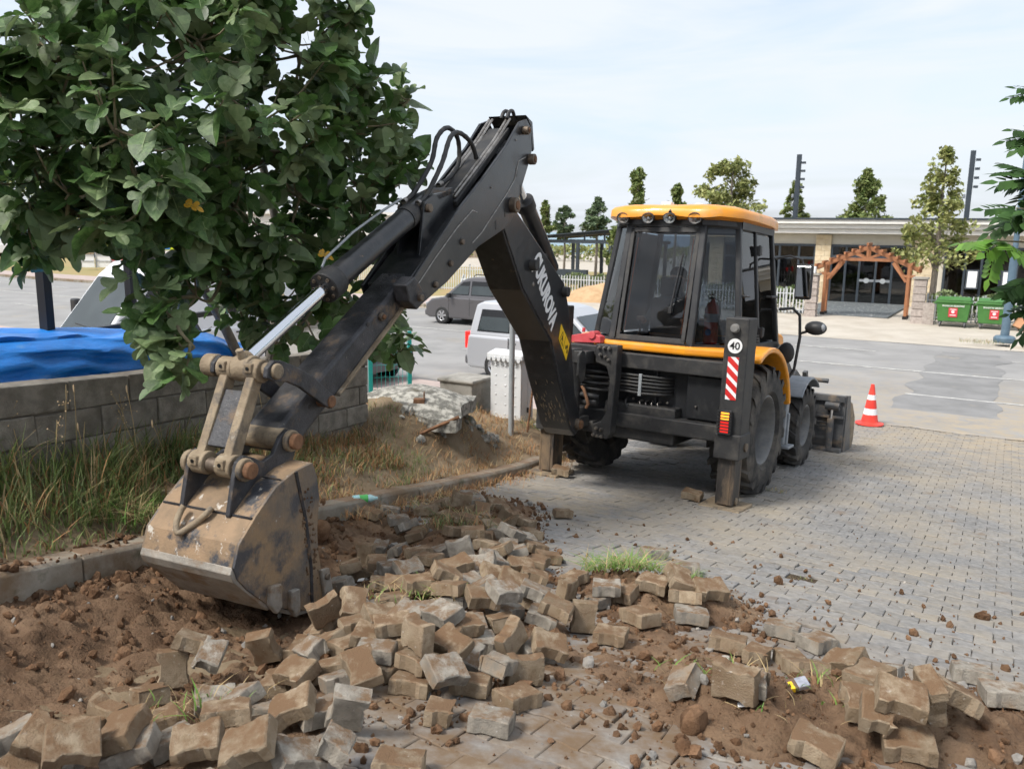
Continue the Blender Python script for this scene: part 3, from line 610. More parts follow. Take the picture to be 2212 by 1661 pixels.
m = MB(); m.prism([(-.86, 1.64), (-.62, 1.69), (-.50, 1.65), (-.49, 1.58), (-.86, 1.56)], -.10, .02, YA); m.cyl((-.6, -.12, 1.66), (-.6, .03, 1.66), .045, n=12); m.cyl((-.74, -.04, 1.68), (-.74, -.04, 1.73), .02, n=8)
part('swing_lock', m, 'faded_red', bevel=.006, label='faded red bracket beside the boom')

# stabilisers
def stabiliser(x0, sgn):
    m = MB(); m.bb(x0 - .12, x0 + .12, -.20, .08, .60, 1.965); m.bb(x0 - .135, x0 + .135, -.23, .10, .54, .80)
    s = c = part('stabiliser', m, 'black_frame', bevel=.014)
    m = MB(); m.bb(x0 - .085, x0 + .085, -.17, .05, .06, .7); m.bb(x0 - .095, x0 - .075, -.175, -.165, .06, .56); m.bb(x0 + .03, x0 + .05, -.178, -.168, .06, .56); part('leg', m, 'leg_steel', s, bevel=.01)
    m = MB(); m.bb(x0 - .24, x0 + .20, -.28, .16, .0, .045); m.cyl((x0 - .1, -.06, .09), (x0 + .1, -.06, .09), .04, n=10); part('foot', m, 'mud_steel', s, bevel=.012)
    m = MB(); m.cyl((x0 + .10, -.06, .66), (x0 + .155, -.06, .66), .045, n=14); part('pin', m, 'pin_steel', s, smooth=40)
    return s, c
sr, scol = stabiliser(1.06, 1); slf, _c = stabiliser(-1.06, -1)
YF = -.2005
def plateY(poly, y0, y1, m, name, parent, bev=0): mb = MB(); mb.prism(poly, y0, y1, YA); return part(name, mb, m, parent, bevel=bev)
disc = lambda cx, cz, r, n=28: [(cx + r * math.cos(2 * math.pi * i / n), cz + r * math.sin(2 * math.pi * i / n)) for i in range(n)]
plateY(disc(1.055, 1.685, .082), YF - .002, YF - .001, 'decal_black', 'plate_rim', sr); pl40 = plateY(disc(1.055, 1.685, .074), YF - .005, YF - .003, 'white_paint', 'speed_plate', sr); pl40['label'] = 'round white speed plate reading 40'
lettering('40', .105, 'decal_black', frame((1.055, YF - .0065, 1.682), (1, 0, 0), (0, 0, 1), (0, -1, 0)), sr, bold=.0015, name='number')
plateY([(.995, 1.575), (1.105, 1.575), (1.105, 1.145), (.995, 1.145)], YF - .003, YF - .001, 'reflect_white', 'warning_plate', sr)
def clip_stripe(zc):
    # diagonal red stripe clipped to the plate, falling to the right
    poly = [(.995, zc), (.995, zc + .066), (1.105, zc - .034), (1.105, zc - .10)]
    def clip(pl, zz, keep_above):
        o = []
        for i in range(len(pl)):
            a, b = pl[i], pl[(i + 1) % len(pl)]; ia = (a[1] >= zz) == keep_above; ib = (b[1] >= zz) == keep_above
            if ia: o.append(a)
            if ia != ib: t = (zz - a[1]) / (b[1] - a[1]); o.append((a[0] + t * (b[0] - a[0]), zz))
        return o
    poly = clip(poly, 1.145, True); 
    if len(poly) > 2: poly = clip(poly, 1.575, False)
    return poly
for k in range(5):
    pl = clip_stripe(1.195 + k * .112)
    if len(pl) > 2: plateY(pl, YF - .0055, YF - .0035, 'red_paint', 'red_stripe', sr)
m = MB(); m.cyl((1.05, YF, 1.86), (1.05, YF - .045, 1.86), .045, n=20); m.cyl((1.05, YF - .045, 1.86), (1.05, YF - .06, 1.86), .036, n=20); part('cap', m, 'rim_grey', sr, smooth=40, bevel=.004)
tl = MB(); tl.bb(.955, 1.095, YF - .05, YF, .79, 1.04); tl = part('tail_light', tl, 'dark_plastic', sr, bevel=.015)
m = MB(); m.bb(.985, 1.07, YF - .058, YF - .049, .945, 1.02); part('amber_lens', m, 'amber_light', sr, bevel=.006)
m = MB(); m.bb(.985, 1.07, YF - .058, YF - .049, .815, .937); part('red_lens', m, 'red_light', sr, bevel=.006)
for k in range(8):
    m = MB(); z = .805 + k * .0315; m.bb(.953, 1.097, YF - .075, YF - .066, z, z + .011); m.bb(.953, .962, YF - .07, YF - .045, z, z + .011); m.bb(1.088, 1.097, YF - .07, YF - .045, z, z + .011); part('guard_bar', m, 'dark_plastic', sr)
m = MB(); m.tube([(.94, -.08, 1.9), (.925, -.1, 1.8), (.92, -.1, 1.5), (.925, -.08, 1.2), (.93, 0, 1.0)], .012, n=6); part('cable', m, 'hose', sr, smooth=60)

# wheels
def tyre(mb, c, r, w, rr, nl, sgn, lug=.05):
    M = Matrix.Translation(c) @ Matrix.Rotation(rad(90), 4, 'Y'); h = w / 2; rb = r - lug
    mb.lathe([(rr, -h * .78), (rr + .05, -h * .98), (rb - .09, -h), (rb - .02, -h * .9), (rb, -h * .7), (rb + .006, 0), (rb, h * .7), (rb - .02, h * .9), (rb - .09, h), (rr + .05, h * .98), (rr, h * .78)], 48, M)
    for k in range(nl):
        for sd in (-1, 1):
            a0 = 2 * math.pi * (k + (.5 if sd > 0 else 0)) / nl; da = 2 * math.pi / nl
            # lug: from centre line out to shoulder, swept back
            vs = []
            for (ax, tt, rad_, th) in ((.04, 0, 0, .16), (.55, .42, 0, .15), (.97, .78, -.022, .17), (1.0, .95, -.085, .18)):
                for rr_ in (rb - .02 + rad_ * 1.0, r + rad_ * 1.3):
                    for e in (-1, 1):
                        a = a0 + da * (tt * .95 + e * th) * (1); vs.append((rr_ * math.cos(a), rr_ * math.sin(a), sd * h * ax))
            fs = []
            for q in range(3):
                b0, b1 = q * 4, q * 4 + 4
                fs += [(b0 + 2, b0 + 3, b1 + 3, b1 + 2), (b0, b0 + 2, b1 + 2, b1), (b0 + 1, b1 + 1, b1 + 3, b0 + 3)]
            fs += [(0, 1, 3, 2), (12, 14, 15, 13)]
            mb.add(vs, fs, 0, M)
def wheel(name, c, r, w, rr, nl, sgn, deep):
    mb = MB(); tyre(mb, c, r, w, rr, nl, sgn); o = part(name, mb, 'tyre', smooth=35)
    M = Matrix.Translation(c) @ Matrix.Rotation(rad(90), 4, 'Y'); h = w / 2 * sgn
    m = MB(); m.lathe([(rr + .012, h * .80), (rr - .01, h * .84), (rr - .03, h * .72), (rr - .05, h * (.72 - deep)), (rr * .55, h * (.62 - deep)), (.16, h * (.60 - deep)), (.13, h * (.75 - deep)), (.0, h * (.75 - deep))], 40, M)
    part('rim', m, 'rim_grey' if sgn > 0 else 'yellow_paint', o, smooth=35)
    for k in range(8):
        a = 2 * math.pi * k / 8; mm = MB(); x = c[0] + h * (.60 - deep)
        mm.cyl((x, c[1] + .2 * math.cos(a), c[2] + .2 * math.sin(a)), (x + .04 * sgn, c[1] + .2 * math.cos(a), c[2] + .2 * math.sin(a)), .016, n=6); part('wheel_nut', mm, 'pin_steel', o)
    return o
wheel('rear_wheel', (.945, .80, .715), .725, .45, .385, 19, 1, .75); wheel('rear_wheel', (-.945, .80, .715), .725, .45, .385, 19, -1, .75)
wheel('front_wheel', (.90, 2.86, .50), .545, .37, .27, 17, 1, .45); wheel('front_wheel', (-.90, 2.86, .50), .545, .37, .27, 17, -1, .45)
# front mudguards
for sx in (-1, 1):
    m = MB(); pr = []
    for k in range(9):
        a = rad(50 + k * 11); pr.append((2.86 + .64 * math.cos(a), .50 + .64 * math.sin(a)))
    m.prism(pr + [(2.86 + .615 * math.cos(rad(50 + k * 11)), .50 + .615 * math.sin(rad(50 + k * 11))) for k in range(8, -1, -1)], .72 * sx, 1.11 * sx, XA)
    m.bb(min(.70 * sx, .74 * sx), max(.70 * sx, .74 * sx), 2.8, 2.95, .8, 1.1); part('front_mudguard', m, 'grey_plastic', bevel=.012)

# yellow rear body: band under the rear window and wheel arches
m = MB(); n = 0
band = [(-.93, .30), (-.50, -.02), (.46, -.02), (.94, .10), (.97, .42), (.90, .6), (-.90, .6), (-.97, .42)]
m.prism(band, 1.52, 1.615, ZA); part('rear_cowl', m, 'yellow_paint', bevel=.03, seg=3)
for sx in (-1, 1):
    m = MB(); out, inn = [], []
    for k in range(13):
        a = rad(14 + k * 8.7); ro = .93; out.append((.80 + ro * math.cos(a), .70 + ro * math.sin(a))); inn.append((.80 + (ro - .06) * math.cos(a), .70 + (ro - .06) * math.sin(a)))
    out = [p for p in out if p[0] > -.02] ; inn = [p for p in inn if p[0] > -.02]
    m.prism(out + inn[::-1], .72 * sx, 1.155 * sx, XA); part('wheel_arch', m, 'yellow_paint', bevel=.025, seg=3)
    m = MB(); q = [(p[0], p[1]) for p in inn] ; m.prism(q + [(.2, 1.0), (1.2, .9)][::-1], .66 * sx, .72 * sx, XA); part('arch_liner', m, 'cab_black')

# cab
CB = [(-.46, .12), (.46, .12), (.86, .50), (.86, 1.16), (.86, 1.88), (-.86, 1.88), (-.86, 1.16), (-.86, .50)]
CT = [(-.43, .37), (.43, .37), (.70, .66), (.70, 1.20), (.70, 1.82), (-.70, 1.82), (-.70, 1.20), (-.70, .66)]
ZB, ZT = 1.60, 2.95
def at_cab(i, t): a, b = CB[i], CT[i]; return Vector((a[0] + (b[0] - a[0]) * t, a[1] + (b[1] - a[1]) * t, ZB + (ZT - ZB) * t))
cab = None
for t, w, nm in ((0.0, .05, 'cab'), (.985, .065, 'header')):
    m = MB(); pts = [at_cab(i, t) for i in range(8)]
    for i in range(8): m.tube([pts[i], pts[(i + 1) % 8]], w, n=4)
    q = part(nm, m, 'cab_black', cab); cab = cab or q
for i, wd in ((0, .05), (1, .05), (2, .045), (3, .035), (4, .045), (5, .045), (6, .035), (7, .045)):
    m = MB(); m.tube([at_cab(i, -.02), at_cab(i, .5), at_cab(i, 1.02)], wd, n=4); part('post', m, 'cab_black', cab, bevel=.01)
def pane(ids, t0, t1, name, mt='cab_glass', shrink=.02, off=0.0, par=None):
    a, b = ids; p = [at_cab(a, t0), at_cab(b, t0), at_cab(b, t1), at_cab(a, t1)]; c = sum(p, Vector()) / 4
    p = [q + (c - q).normalized() * shrink for q in p]; n = (p[1] - p[0]).cross(p[3] - p[0]).normalized()
    m = MB(); m.add([q + n * off for q in p] + [q + n * (off + .006) for q in p], [(0, 3, 2, 1), (4, 5, 6, 7), (0, 1, 5, 4), (1, 2, 6, 5), (2, 3, 7, 6), (3, 0, 4, 7)]); return part(name, m, mt, par or cab)
pane((1, 2), .03, .96, 'corner_window'); pane((7, 0), .03, .96, 'corner_window')
pane((2, 3), .03, .95, 'side_window'); pane((3, 4), .03, .95, 'door_window'); pane((5, 6), .03, .95, 'door_window'); pane((6, 7), .03, .95, 'side_window'); pane((4, 5), .03, .95, 'windscreen')
rw_ = pane((0, 1), .06, .93, 'rear_window', shrink=.055)
# frame round the rear window, wiper, heating-edge lines
def on_rear(x, t, out=0.0):
    a, b = at_cab(0, t), at_cab(1, t); hw = (b.x - a.x) / 2; p = Vector((x * hw / .46 if False else x, a.y, a.z)); return p + Vector((0, -1, .18)).normalized() * out
for (x0, x1, t0, t1) in ((-.405, -.36, .03, .93), (.36, .405, .03, .93), (-.405, .405, .02, .06), (-.405, .405, .90, .94), (-.435, -.42, .03, .95), (.42, .435, .03, .95)):
    m = MB(); ps = [on_rear(x0, t0, .012), on_rear(x1, t0, .012), on_rear(x1, t1, .012), on_rear(x0, t1, .012)]; qs = [p + Vector((0, .02, 0)) for p in ps]; qs = [on_rear(x0, t0, .034), on_rear(x1, t0, .034), on_rear(x1, t1, .034), on_rear(x0, t1, .034)]
    m.add(ps + qs, [(0, 3, 2, 1), (4, 5, 6, 7), (0, 1, 5, 4), (1, 2, 6, 5), (2, 3, 7, 6), (3, 0, 4, 7)]); part('window_frame', m, 'black_frame', cab, bevel=.004)
for x in (-.335, .335):
    m = MB(); m.tube([on_rear(x, .1, -.015), on_rear(x * .97, .86, -.015)], .006, n=4); part('window_seal', m, 'orange_line', cab)
wp = MB(); wp.tube([on_rear(.20, .30, .05), on_rear(.235, .55, .06), on_rear(.25, .72, .05)], .008, n=6); wp.bb(.18, .22, on_rear(.2, .28).y - .07, on_rear(.2, .28).y - .02, on_rear(.2, .26).z, on_rear(.2, .31).z); part('wiper', wp, 'dark_plastic', cab)
m = MB(); m.tube([on_rear(.215, .34, .045), on_rear(.262, .74, .045)], .005, n=4); part('wiper_blade', m, 'dark_plastic', cab)
# roof
def ringpts(outl, z): return [(x, y, z(x, y) if callable(z) else z) for x, y in outl]
RO = [(-.64, .27), (-.48, .20), (-.30, .205), (-.12, .23), (.12, .235), (.30, .205), (.48, .20), (.64, .27), (.79, .55), (.80, 1.0), (.80, 1.6), (.74, 1.98), (.45, 2.08), (-.45, 2.08), (-.74, 1.98), (-.80, 1.6), (-.80, 1.0), (-.79, .55)]
def inset(o, k, dy=1.1): return [(x * k, dy + (y - dy) * k) for x, y in o]
wave = lambda x, y: 3.045 + (.02 * math.cos(x * 7.5) if y < .4 else 0) + .02 * max(0, .6 - y)
rings = [ringpts(inset(RO, .93), 2.955), ringpts(RO, lambda x, y: 2.985 + (.018 * math.cos(x * 7.5) if y < .4 else -.03 * smooth01((y - 1.2) / .8))), ringpts(RO, wave), ringpts(inset(RO, .965), lambda x, y: 3.085), ringpts(inset(RO, .82), lambda x, y: 3.12), ringpts(inset(RO, .4), lambda x, y: 3.135)]
m = MB(); k = len(RO)
for r_ in rings: m.v += [Vector(p) for p in r_]
for q in range(len(rings) - 1): m.f += [[q * k + i, q * k + (i + 1) % k, (q + 1) * k + (i + 1) % k, (q + 1) * k + i] for i in range(k)]
m.f += [list(range(k))[::-1], [(len(rings) - 1) * k + i for i in range(k)]]; m.m = [0] * len(m.f)
roof = part('roof', m, 'yellow_paint', BK, smooth=50)
m = MB(); m.prism(inset(RO, .90), 2.90, 2.956, ZA); part('roof_lining', m, 'cab_black', cab)
m = MB(); m.cyl((.1, 1.0, 3.13), (.1, 1.0, 3.19), .05, n=12); m.bb(-.30, -.18, .85, .95, 3.12, 3.2); part('roof_vent', m, 'white_paint', roof, bevel=.01)
for x, rr_ in ((-.47, .078), (-.17, .075), (.08, .075), (.37, .08)):
    y0, z0 = .235, 2.965; a = Vector((0, -1, -.28)).normalized()
    q = a.to_track_quat('Z', 'Y').to_matrix().to_4x4(); Mx = Matrix.Translation((x, y0, z0)) @ q @ Matrix.Diagonal((1.0, .82, 1, 1))
    m = MB(); m.lathe([(0, -.07), (rr_ * .6, -.06), (rr_ * .98, -.01), (rr_, .02), (rr_ * .9, .028), (rr_ * .86, .016)], 24, Mx); m.cyl((x, y0, z0 + .06), (x, y0 + .03, z0 + .10), .02, n=8); wl = part('work_light', m, 'dark_plastic', BK, smooth=45)
    m = MB(); m.lathe([(rr_ * .86, .018), (rr_ * .5, -.02), (0, -.035)], 24, Mx); m.ball(Mx @ Vector((0, 0, -.005)), .018, 8, 6); part('reflector', m, 'lamp_reflector', wl, smooth=50)
    m = MB(); m.lathe([(rr_ * .87, .020), (rr_ * .5, .026), (0, .028)], 24, Mx); part('lens', m, 'clear_glass', wl, smooth=50)
# cab lower body, door, hinges, handle
m = MB(); m.prism([(1.05, .95), (1.88, .95), (1.88, 1.62), (.45, 1.62), (.45, 1.52)], .80, .86, XA); m.prism([(1.05, .95), (1.88, .95), (1.88, 1.62), (.45, 1.62), (.45, 1.52)], -.86, -.80, XA); m.bb(-.86, .86, .3, 1.9, .96, 1.02)
part('lower_body', m, 'cab_black', cab, bevel=.01)
for t in (.12, .80):
    p = at_cab(3, t); m = MB(); m.bb(p.x - .02, p.x + .05, p.y - .02, p.y + .12, p.z - .05, p.z + .05); m.cyl((p.x + .05, p.y, p.z - .06), (p.x + .05, p.y, p.z + .06), .018, n=8); part('hinge', m, 'dark_plastic', cab, bevel=.006)
m = MB(); p = at_cab(2, .42); m.tube([p + Vector((.03, .03, 0)), p + Vector((.07, .05, 0)), p + Vector((.07, .14, 0))], .013, n=6); part('handle', m, 'dark_plastic', cab)
m = MB(); p = at_cab(3, .42); m.tube([p + Vector((.03, .30, 0)), p + Vector((.08, .31, 0)), p + Vector((.08, .55, 0))], .016, n=6); part('handle', m, 'dark_plastic', cab)
for k in range(4):
    m = MB(); m.bb(.875, .885, .95, 1.12, 1.63 + k * .03, 1.648 + k * .03); part('vent_slat', m, 'dark_plastic', cab)
# interior: seat, steering column, console
m = MB(); m.prism([(.62, 1.36), (1.12, 1.40), (1.14, 1.30), (.62, 1.26)], -.24, .24, XA); m.prism([(.60, 1.38), (.72, 1.40), (.66, 2.10), (.56, 2.10)], -.23, .23, XA); m.prism([(.57, 2.12), (.65, 2.12), (.63, 2.34), (.57, 2.34)], -.13, .13, XA); m.bb(-.16, .16, .7, 1.0, 1.0, 1.27)
part('seat', m, 'seat_fabric', cab, bevel=.03)
m = MB(); m.tube([(0, 1.72, 1.0), (0, 1.62, 1.55), (0, 1.50, 1.72)], .05, n=8); m.lathe([(.17, 0), (.19, .012), (.21, 0), (.19, -.012)], 24, Matrix.Translation((0, 1.49, 1.75)) @ Matrix.Rotation(rad(-30), 4, 'X'), close=True); part('steering_wheel', m, 'dark_plastic', cab, smooth=40)
for sx in (-1, 1):
    m = MB(); m.bb(min(.40 * sx, .62 * sx), max(.40 * sx, .62 * sx), .3, .62, 1.02, 1.64); part('console', m, 'dark_plastic', cab, bevel=.02)
    m = MB(); m.tube([(.27 * sx, .42, 1.45), (.26 * sx, .41, 1.9)], .014, n=6); part('lever', m, 'dark_plastic', cab)
m = MB(); m.bb(.5, .78, 1.2, 1.8, 1.02, 1.45); part('side_console', m, 'dark_plastic', cab, bevel=.02)
# mirrors
def mirror(pts, c, sz, nm='mirror'):
    m = MB(); m.tube(pts, .013, n=6); mr_ = part('mirror_arm', m, 'dark_plastic', cab, smooth=60)
    m = MB(); m.box(c, sz); o = part(nm, m, 'dark_plastic', cab, bevel=.03, seg=3); return o
mirror([(.78, 1.86, 2.62), (.92, 1.95, 2.66), (1.06, 1.98, 2.62), (1.08, 1.98, 2.55)], (1.10, 1.99, 2.36), (.20, .07, .42))
m = MB(); m.bb(1.02, 1.18, 1.946, 1.952, 2.18, 2.54); part('mirror_glass', m, 'mirror', cab, bevel=.002)
m = MB(); m.tube([(.86, 1.9, 2.02), (1.0, 1.98, 2.04), (1.08, 2.02, 1.96), (1.10, 2.04, 1.7), (1.07, 2.02, 1.3), (.95, 1.95, 1.05)], .018, n=8); part('grab_rail', m, 'dark_plastic', cab, smooth=60)
m = MB(); m.ball((1.28, 2.02, 1.82), (.13, .09, .085), 16, 10); m.tube([(1.10, 2.03, 1.74), (1.2, 2.02, 1.78)], .016, n=6); hm = part('work_mirror', m, 'dark_plastic', cab, smooth=60)
m = MB(); m.ball((1.37, 1.98, 1.83), (.03, .03, .045), 10, 8); part('indicator', m, 'grey_plastic', cab, smooth=60)
m = MB(); m.ball((.98, 1.94, 1.50), (.10, .03, .13), 14, 8); part('work_mirror', m, 'dark_plastic', cab, smooth=60)
# steps, tank
m = MB(); m.bb(.70, 1.06, 1.72, 2.02, .55, .95); m.bb(1.0, 1.12, 1.66, 1.76, .42, 1.0); part('fuel_tank', m, 'grey_plastic', bevel=.02)
m = MB(); m.bb(.86, 1.16, 1.75, 2.0, .36, .39); m.bb(.86, .9, 1.75, 2.0, .39, .55); m.bb(1.0, 1.14, 1.72, 1.78, .42, .8); part('step', m, 'grey_plastic', bevel=.008)
# bonnet, exhaust, loader arms, loader bucket
m = MB(); m.prism([(1.9, .95), (3.85, .95), (3.95, 1.25), (3.8, 1.62), (1.9, 1.85)], -.43, .43, XA); bn = part('bonnet', m, 'yellow_paint', bevel=.06, seg=3)
m = MB(); m.bb(-.36, .36, 3.86, 3.93, .98, 1.3); part('grille', m, 'dark_plastic', bn, bevel=.02)
m = MB(); m.tube([(.36, 2.5, 1.5), (.37, 2.5, 2.0), (.38, 2.45, 2.25)], .05, n=10); part('exhaust', m, 'dark_plastic', smooth=50)
for sx in (-1, 1):
    m = MB(); m.prism([(1.95, 1.62), (2.12, 1.72), (3.0, 1.45), (3.75, .98), (4.35, .42), (4.35, .25), (4.2, .22), (3.5, .78), (2.9, 1.22), (2.1, 1.45)], .56 * sx, .68 * sx, XA); part('loader_arm', m, 'cab_black', bevel=.015)
    m = MB(); m.cyl((.62 * sx, 2.0, .9), (.62 * sx, 2.75, 1.12), .06, n=12); part('lift_cylinder', m, 'black_paint', smooth=40)
    m = MB(); m.cyl((.62 * sx, 2.75, 1.12), (.62 * sx, 3.35, 1.28), .035, n=12); part('lift_rod', m, 'chrome', smooth=40)
    m = MB(); m.cyl((.50 * sx, 2.3, 1.75), (.50 * sx, 3.3, 1.45), .055, n=12); m.cyl((.50 * sx, 3.3, 1.45), (.50 * sx, 4.1, 1.05), .03, n=10); part('tilt_cylinder', m, 'black_paint', smooth=40)
    m = MB(); m.prism([(3.85, 1.02), (4.0, 1.12), (4.62, .86), (4.62, .72), (4.0, .92)], .52 * sx, .6 * sx, XA); m.prism([(3.9, 1.1), (4.0, 1.12), (4.3, .5), (4.2, .45)], .70 * sx, .76 * sx, XA); part('tilt_lever', m, 'loader_steel', bevel=.01)
m = MB(); m.cyl((.2, 4.0, 1.0), (1.05, 4.0, 1.0), .032, n=12); part('cross_pin', m, 'loader_steel', smooth=40)
m = MB(); m.prism([(4.46, .74), (4.52, .76), (4.56, .2), (4.62, -.1), (4.92, -.17), (4.92, -.2), (4.55, -.18), (4.46, .1)], -1.22, 1.22, XA); lb = part('loader_bucket', m, 'loader_steel', bevel=.008)
for sx in (-1, 1):
    m = MB(); m.prism([(4.5, .76), (4.72, .74), (5.0, -.1), (4.95, -.2), (4.52, -.18)], 1.20 * sx, 1.235 * sx, XA); part('side_plate', m, 'loader_steel', lb, bevel=.006)
    m = MB(); m.prism([(4.75, .66), (5.0, .60), (5.28, .35), (5.3, .0), (5.16, -.17), (5.05, -.1), (5.02, .2)], 1.17 * sx, 1.215 * sx, XA); part('jaw_plate', m, 'mud_steel', lb, bevel=.01)
    m = MB(); m.cyl((1.05 * sx, 4.40, -.05), (1.05 * sx, 4.38, .42), .05, n=12); m.cyl((.95 * sx, 4.40, -.06), (1.15 * sx, 4.40, -.06), .045, n=12); m.cyl((.96 * sx, 4.38, .60), (1.16 * sx, 4.38, .60), .06, n=12); part('jaw_cylinder', m, 'loader_steel', lb, smooth=40)
    m = MB(); m.cyl((1.05 * sx, 4.38, .42), (1.05 * sx, 4.38, .6), .026, n=12); part('jaw_rod', m, 'chrome', lb, smooth=40)
    m = MB(); m.tube([(.6 * sx, 4.3, .42), (.75 * sx, 4.33, .36), (1.0 * sx, 4.36, .35)], .012, n=6); m.tube([(.6 * sx, 4.3, .36), (.75 * sx, 4.33, .30), (1.0 * sx, 4.36, .30)], .012, n=6); part('hose', m, 'hose', lb, smooth=60)
m = MB(); m.bb(-1.21, 1.21, 4.40, 4.47, .66, .76); m.bb(-1.21, 1.21, 4.38, 4.46, .42, .46); m.bb(-1.22, 1.22, 4.36, 4.50, -.2, -.02); part('back_rib', m, 'loader_steel', lb, bevel=.008)
m = MB(); m.prism([(4.8, .62), (4.86, .64), (5.24, .3), (5.2, -.1), (5.1, -.16), (5.12, .2)], -1.17, 1.17, XA); part('clam_jaw', m, 'loader_steel', lb, bevel=.008)

# ------------------------------------------------------------------ arm (boom, dipper, bucket), built in its own swing plane
AA = rad(24.5); A0 = Vector((.7, 9.0, 0)); ES = Vector((-math.sin(AA), -math.cos(AA), 0)); EW = Vector((math.cos(AA), -math.sin(AA), 0))
ARM = lambda s, z, w: MI @ (A0 + ES * s + EW * w + Vector((0, 0, z)))
def ap(name, poly, w0, w1, m, parent=None, bevel=.006, smooth=None, label=None):
    mb = MB(); mb.prism(poly, w0, w1, ARM); return part(name, mb, m, parent, smooth, bevel, label)
def acyl(name, p0, p1, r, m, parent=None, n=18, r1=None, bevel=0): mb = MB(); mb.cyl(ARM(*p0), ARM(*p1), r, r1, n); return part(name, mb, m, parent, smooth=40, bevel=bevel)
def apin(name, s, z, w0, w1, r, m, parent): return acyl(name, (s, z, w0), (s, z, w1), r, m, parent, bevel=.006)
boom = ap('boom', [(.30, 1.38), (.44, 1.34), (.56, 1.43), (.95, 2.02), (1.19, 2.43), (1.86, 2.95), (2.32, 3.52), (2.33, 3.62), (2.24, 3.72), (2.10, 3.68), (1.36, 3.26), (.84, 2.96), (.68, 2.68), (.46, 1.82), (.27, 1.50)], -.16, .16, 'black_paint', bevel=.012)
m = MB()
for sg in (1, -1):
    pts = [(.40, 1.37), (.56, 1.46), (.93, 2.03), (1.17, 2.45), (1.85, 2.98), (2.27, 3.5)]
    m.tube([ARM(a, b, sg * .164) for a, b in pts], .008, n=5)
part('weld_seam', m, 'worn_black', boom)
apin('boom_pin', .38, 1.46, -.20, .20, .062, 'pin_steel', boom); apin('pin_cap', .38, 1.46, .198, .225, .045, 'rust', boom)
apin('pin', 1.67, 3.16, .155, .225, .05, 'black_frame', boom); apin('pin', .87, 2.88, .155, .22, .05, 'black_frame', boom); apin('pin', 1.18, 3.20, -.22, .10, .05, 'black_frame', boom)
apin('hole', 1.62, 2.99, .155, .17, .02, 'fitting', boom)
# mud smeared low on the underside
m = MB(); 
for k in range(60):
    t = random.betavariate(1.2, 2.4); s_, z_ = .60 + t * .40, 1.50 + t * .62; w_ = rnd(-.13, .13); a = ARM(s_ + .008, z_ - .004, w_); b = ARM(s_ + .008 + .06 * rnd(.3, 1), z_ + .1 * rnd(.2, .9), w_ + rnd(-.01, .01)); m.tube([a, (a + b) / 2, b], [.002, .006, .001], n=4)
part('mud_smear', m, 'mud_steel', boom)['kind'] = 'stuff'
# lettering on the boom
td = Vector((-.50, -.675)); td.normalize(); tu = Vector((td.y, -td.x)); tu = -tu if tu.y < 0 else tu
O = ARM(0, 0, 0); vec = lambda s, z, w: ARM(s, z, w) - O
lettering('ÇUKUROVA', .27, 'white_paint', frame(ARM(1.335, 2.905, .1625), vec(td.x, td.y, 0), vec(tu.x, tu.y, 0), vec(0, 0, 1)), boom, shear=.0, bold=.012, width=.82, name='lettering')
qd = [(.905, 2.57), (.655, 2.34), (.745, 2.185), (.965, 2.43)]
ap('warning_decal', qd, .1612, .1632, 'decal_yellow', boom, 0)
cdx = sum(p[0] for p in qd) / 4; cdz = sum(p[1] for p in qd) / 4
def dec(poly, nm='pictogram'): ap(nm, poly, .1634, .165, 'decal_black', boom, 0)
def din(a, b):     # decal coordinates 0..1 along, 0..1 up
    p = Vector(qd[3]).lerp(Vector(qd[2]), a); q_ = Vector(qd[0]).lerp(Vector(qd[1]), a); r_ = p.lerp(q_, b); return (r_.x, r_.y)
for (a0, b0, a1, b1) in ((.08, .15, .44, .15), (.08, .15, .26, .85), (.44, .15, .26, .85)):
    p, q_ = Vector(din(a0, b0)), Vector(din(a1, b1)); d = (q_ - p).normalized() * .003; nn = Vector((-d.y, d.x)); dec([tuple(p + nn), tuple(q_ + nn), tuple(q_ - nn), tuple(p - nn)])
dec([din(.22, .3), din(.30, .3), din(.33, .45), din(.26, .6), din(.24, .45)])
for (a, b) in ((.70, .35), (.80, .5), (.86, .3)): dec([din(a, b), din(a + .09, b + .06), din(a + .07, b + .24), din(a - .02, b + .2)])
dec([din(.53, .1), din(.545, .1), din(.545, .9), din(.53, .9)])
# dipper cylinder behind the boom
acyl('dipper_cylinder', (1.46, 3.70, 0), (.80, 3.10, 0), .078, 'black_paint', boom, 20); acyl('gland', (1.49, 3.725, 0), (1.42, 3.66, 0), .09, 'black_frame', boom, 20)
acyl('dipper_rod', (1.82, 4.04, 0), (1.45, 3.69, 0), .042, 'chrome', boom)
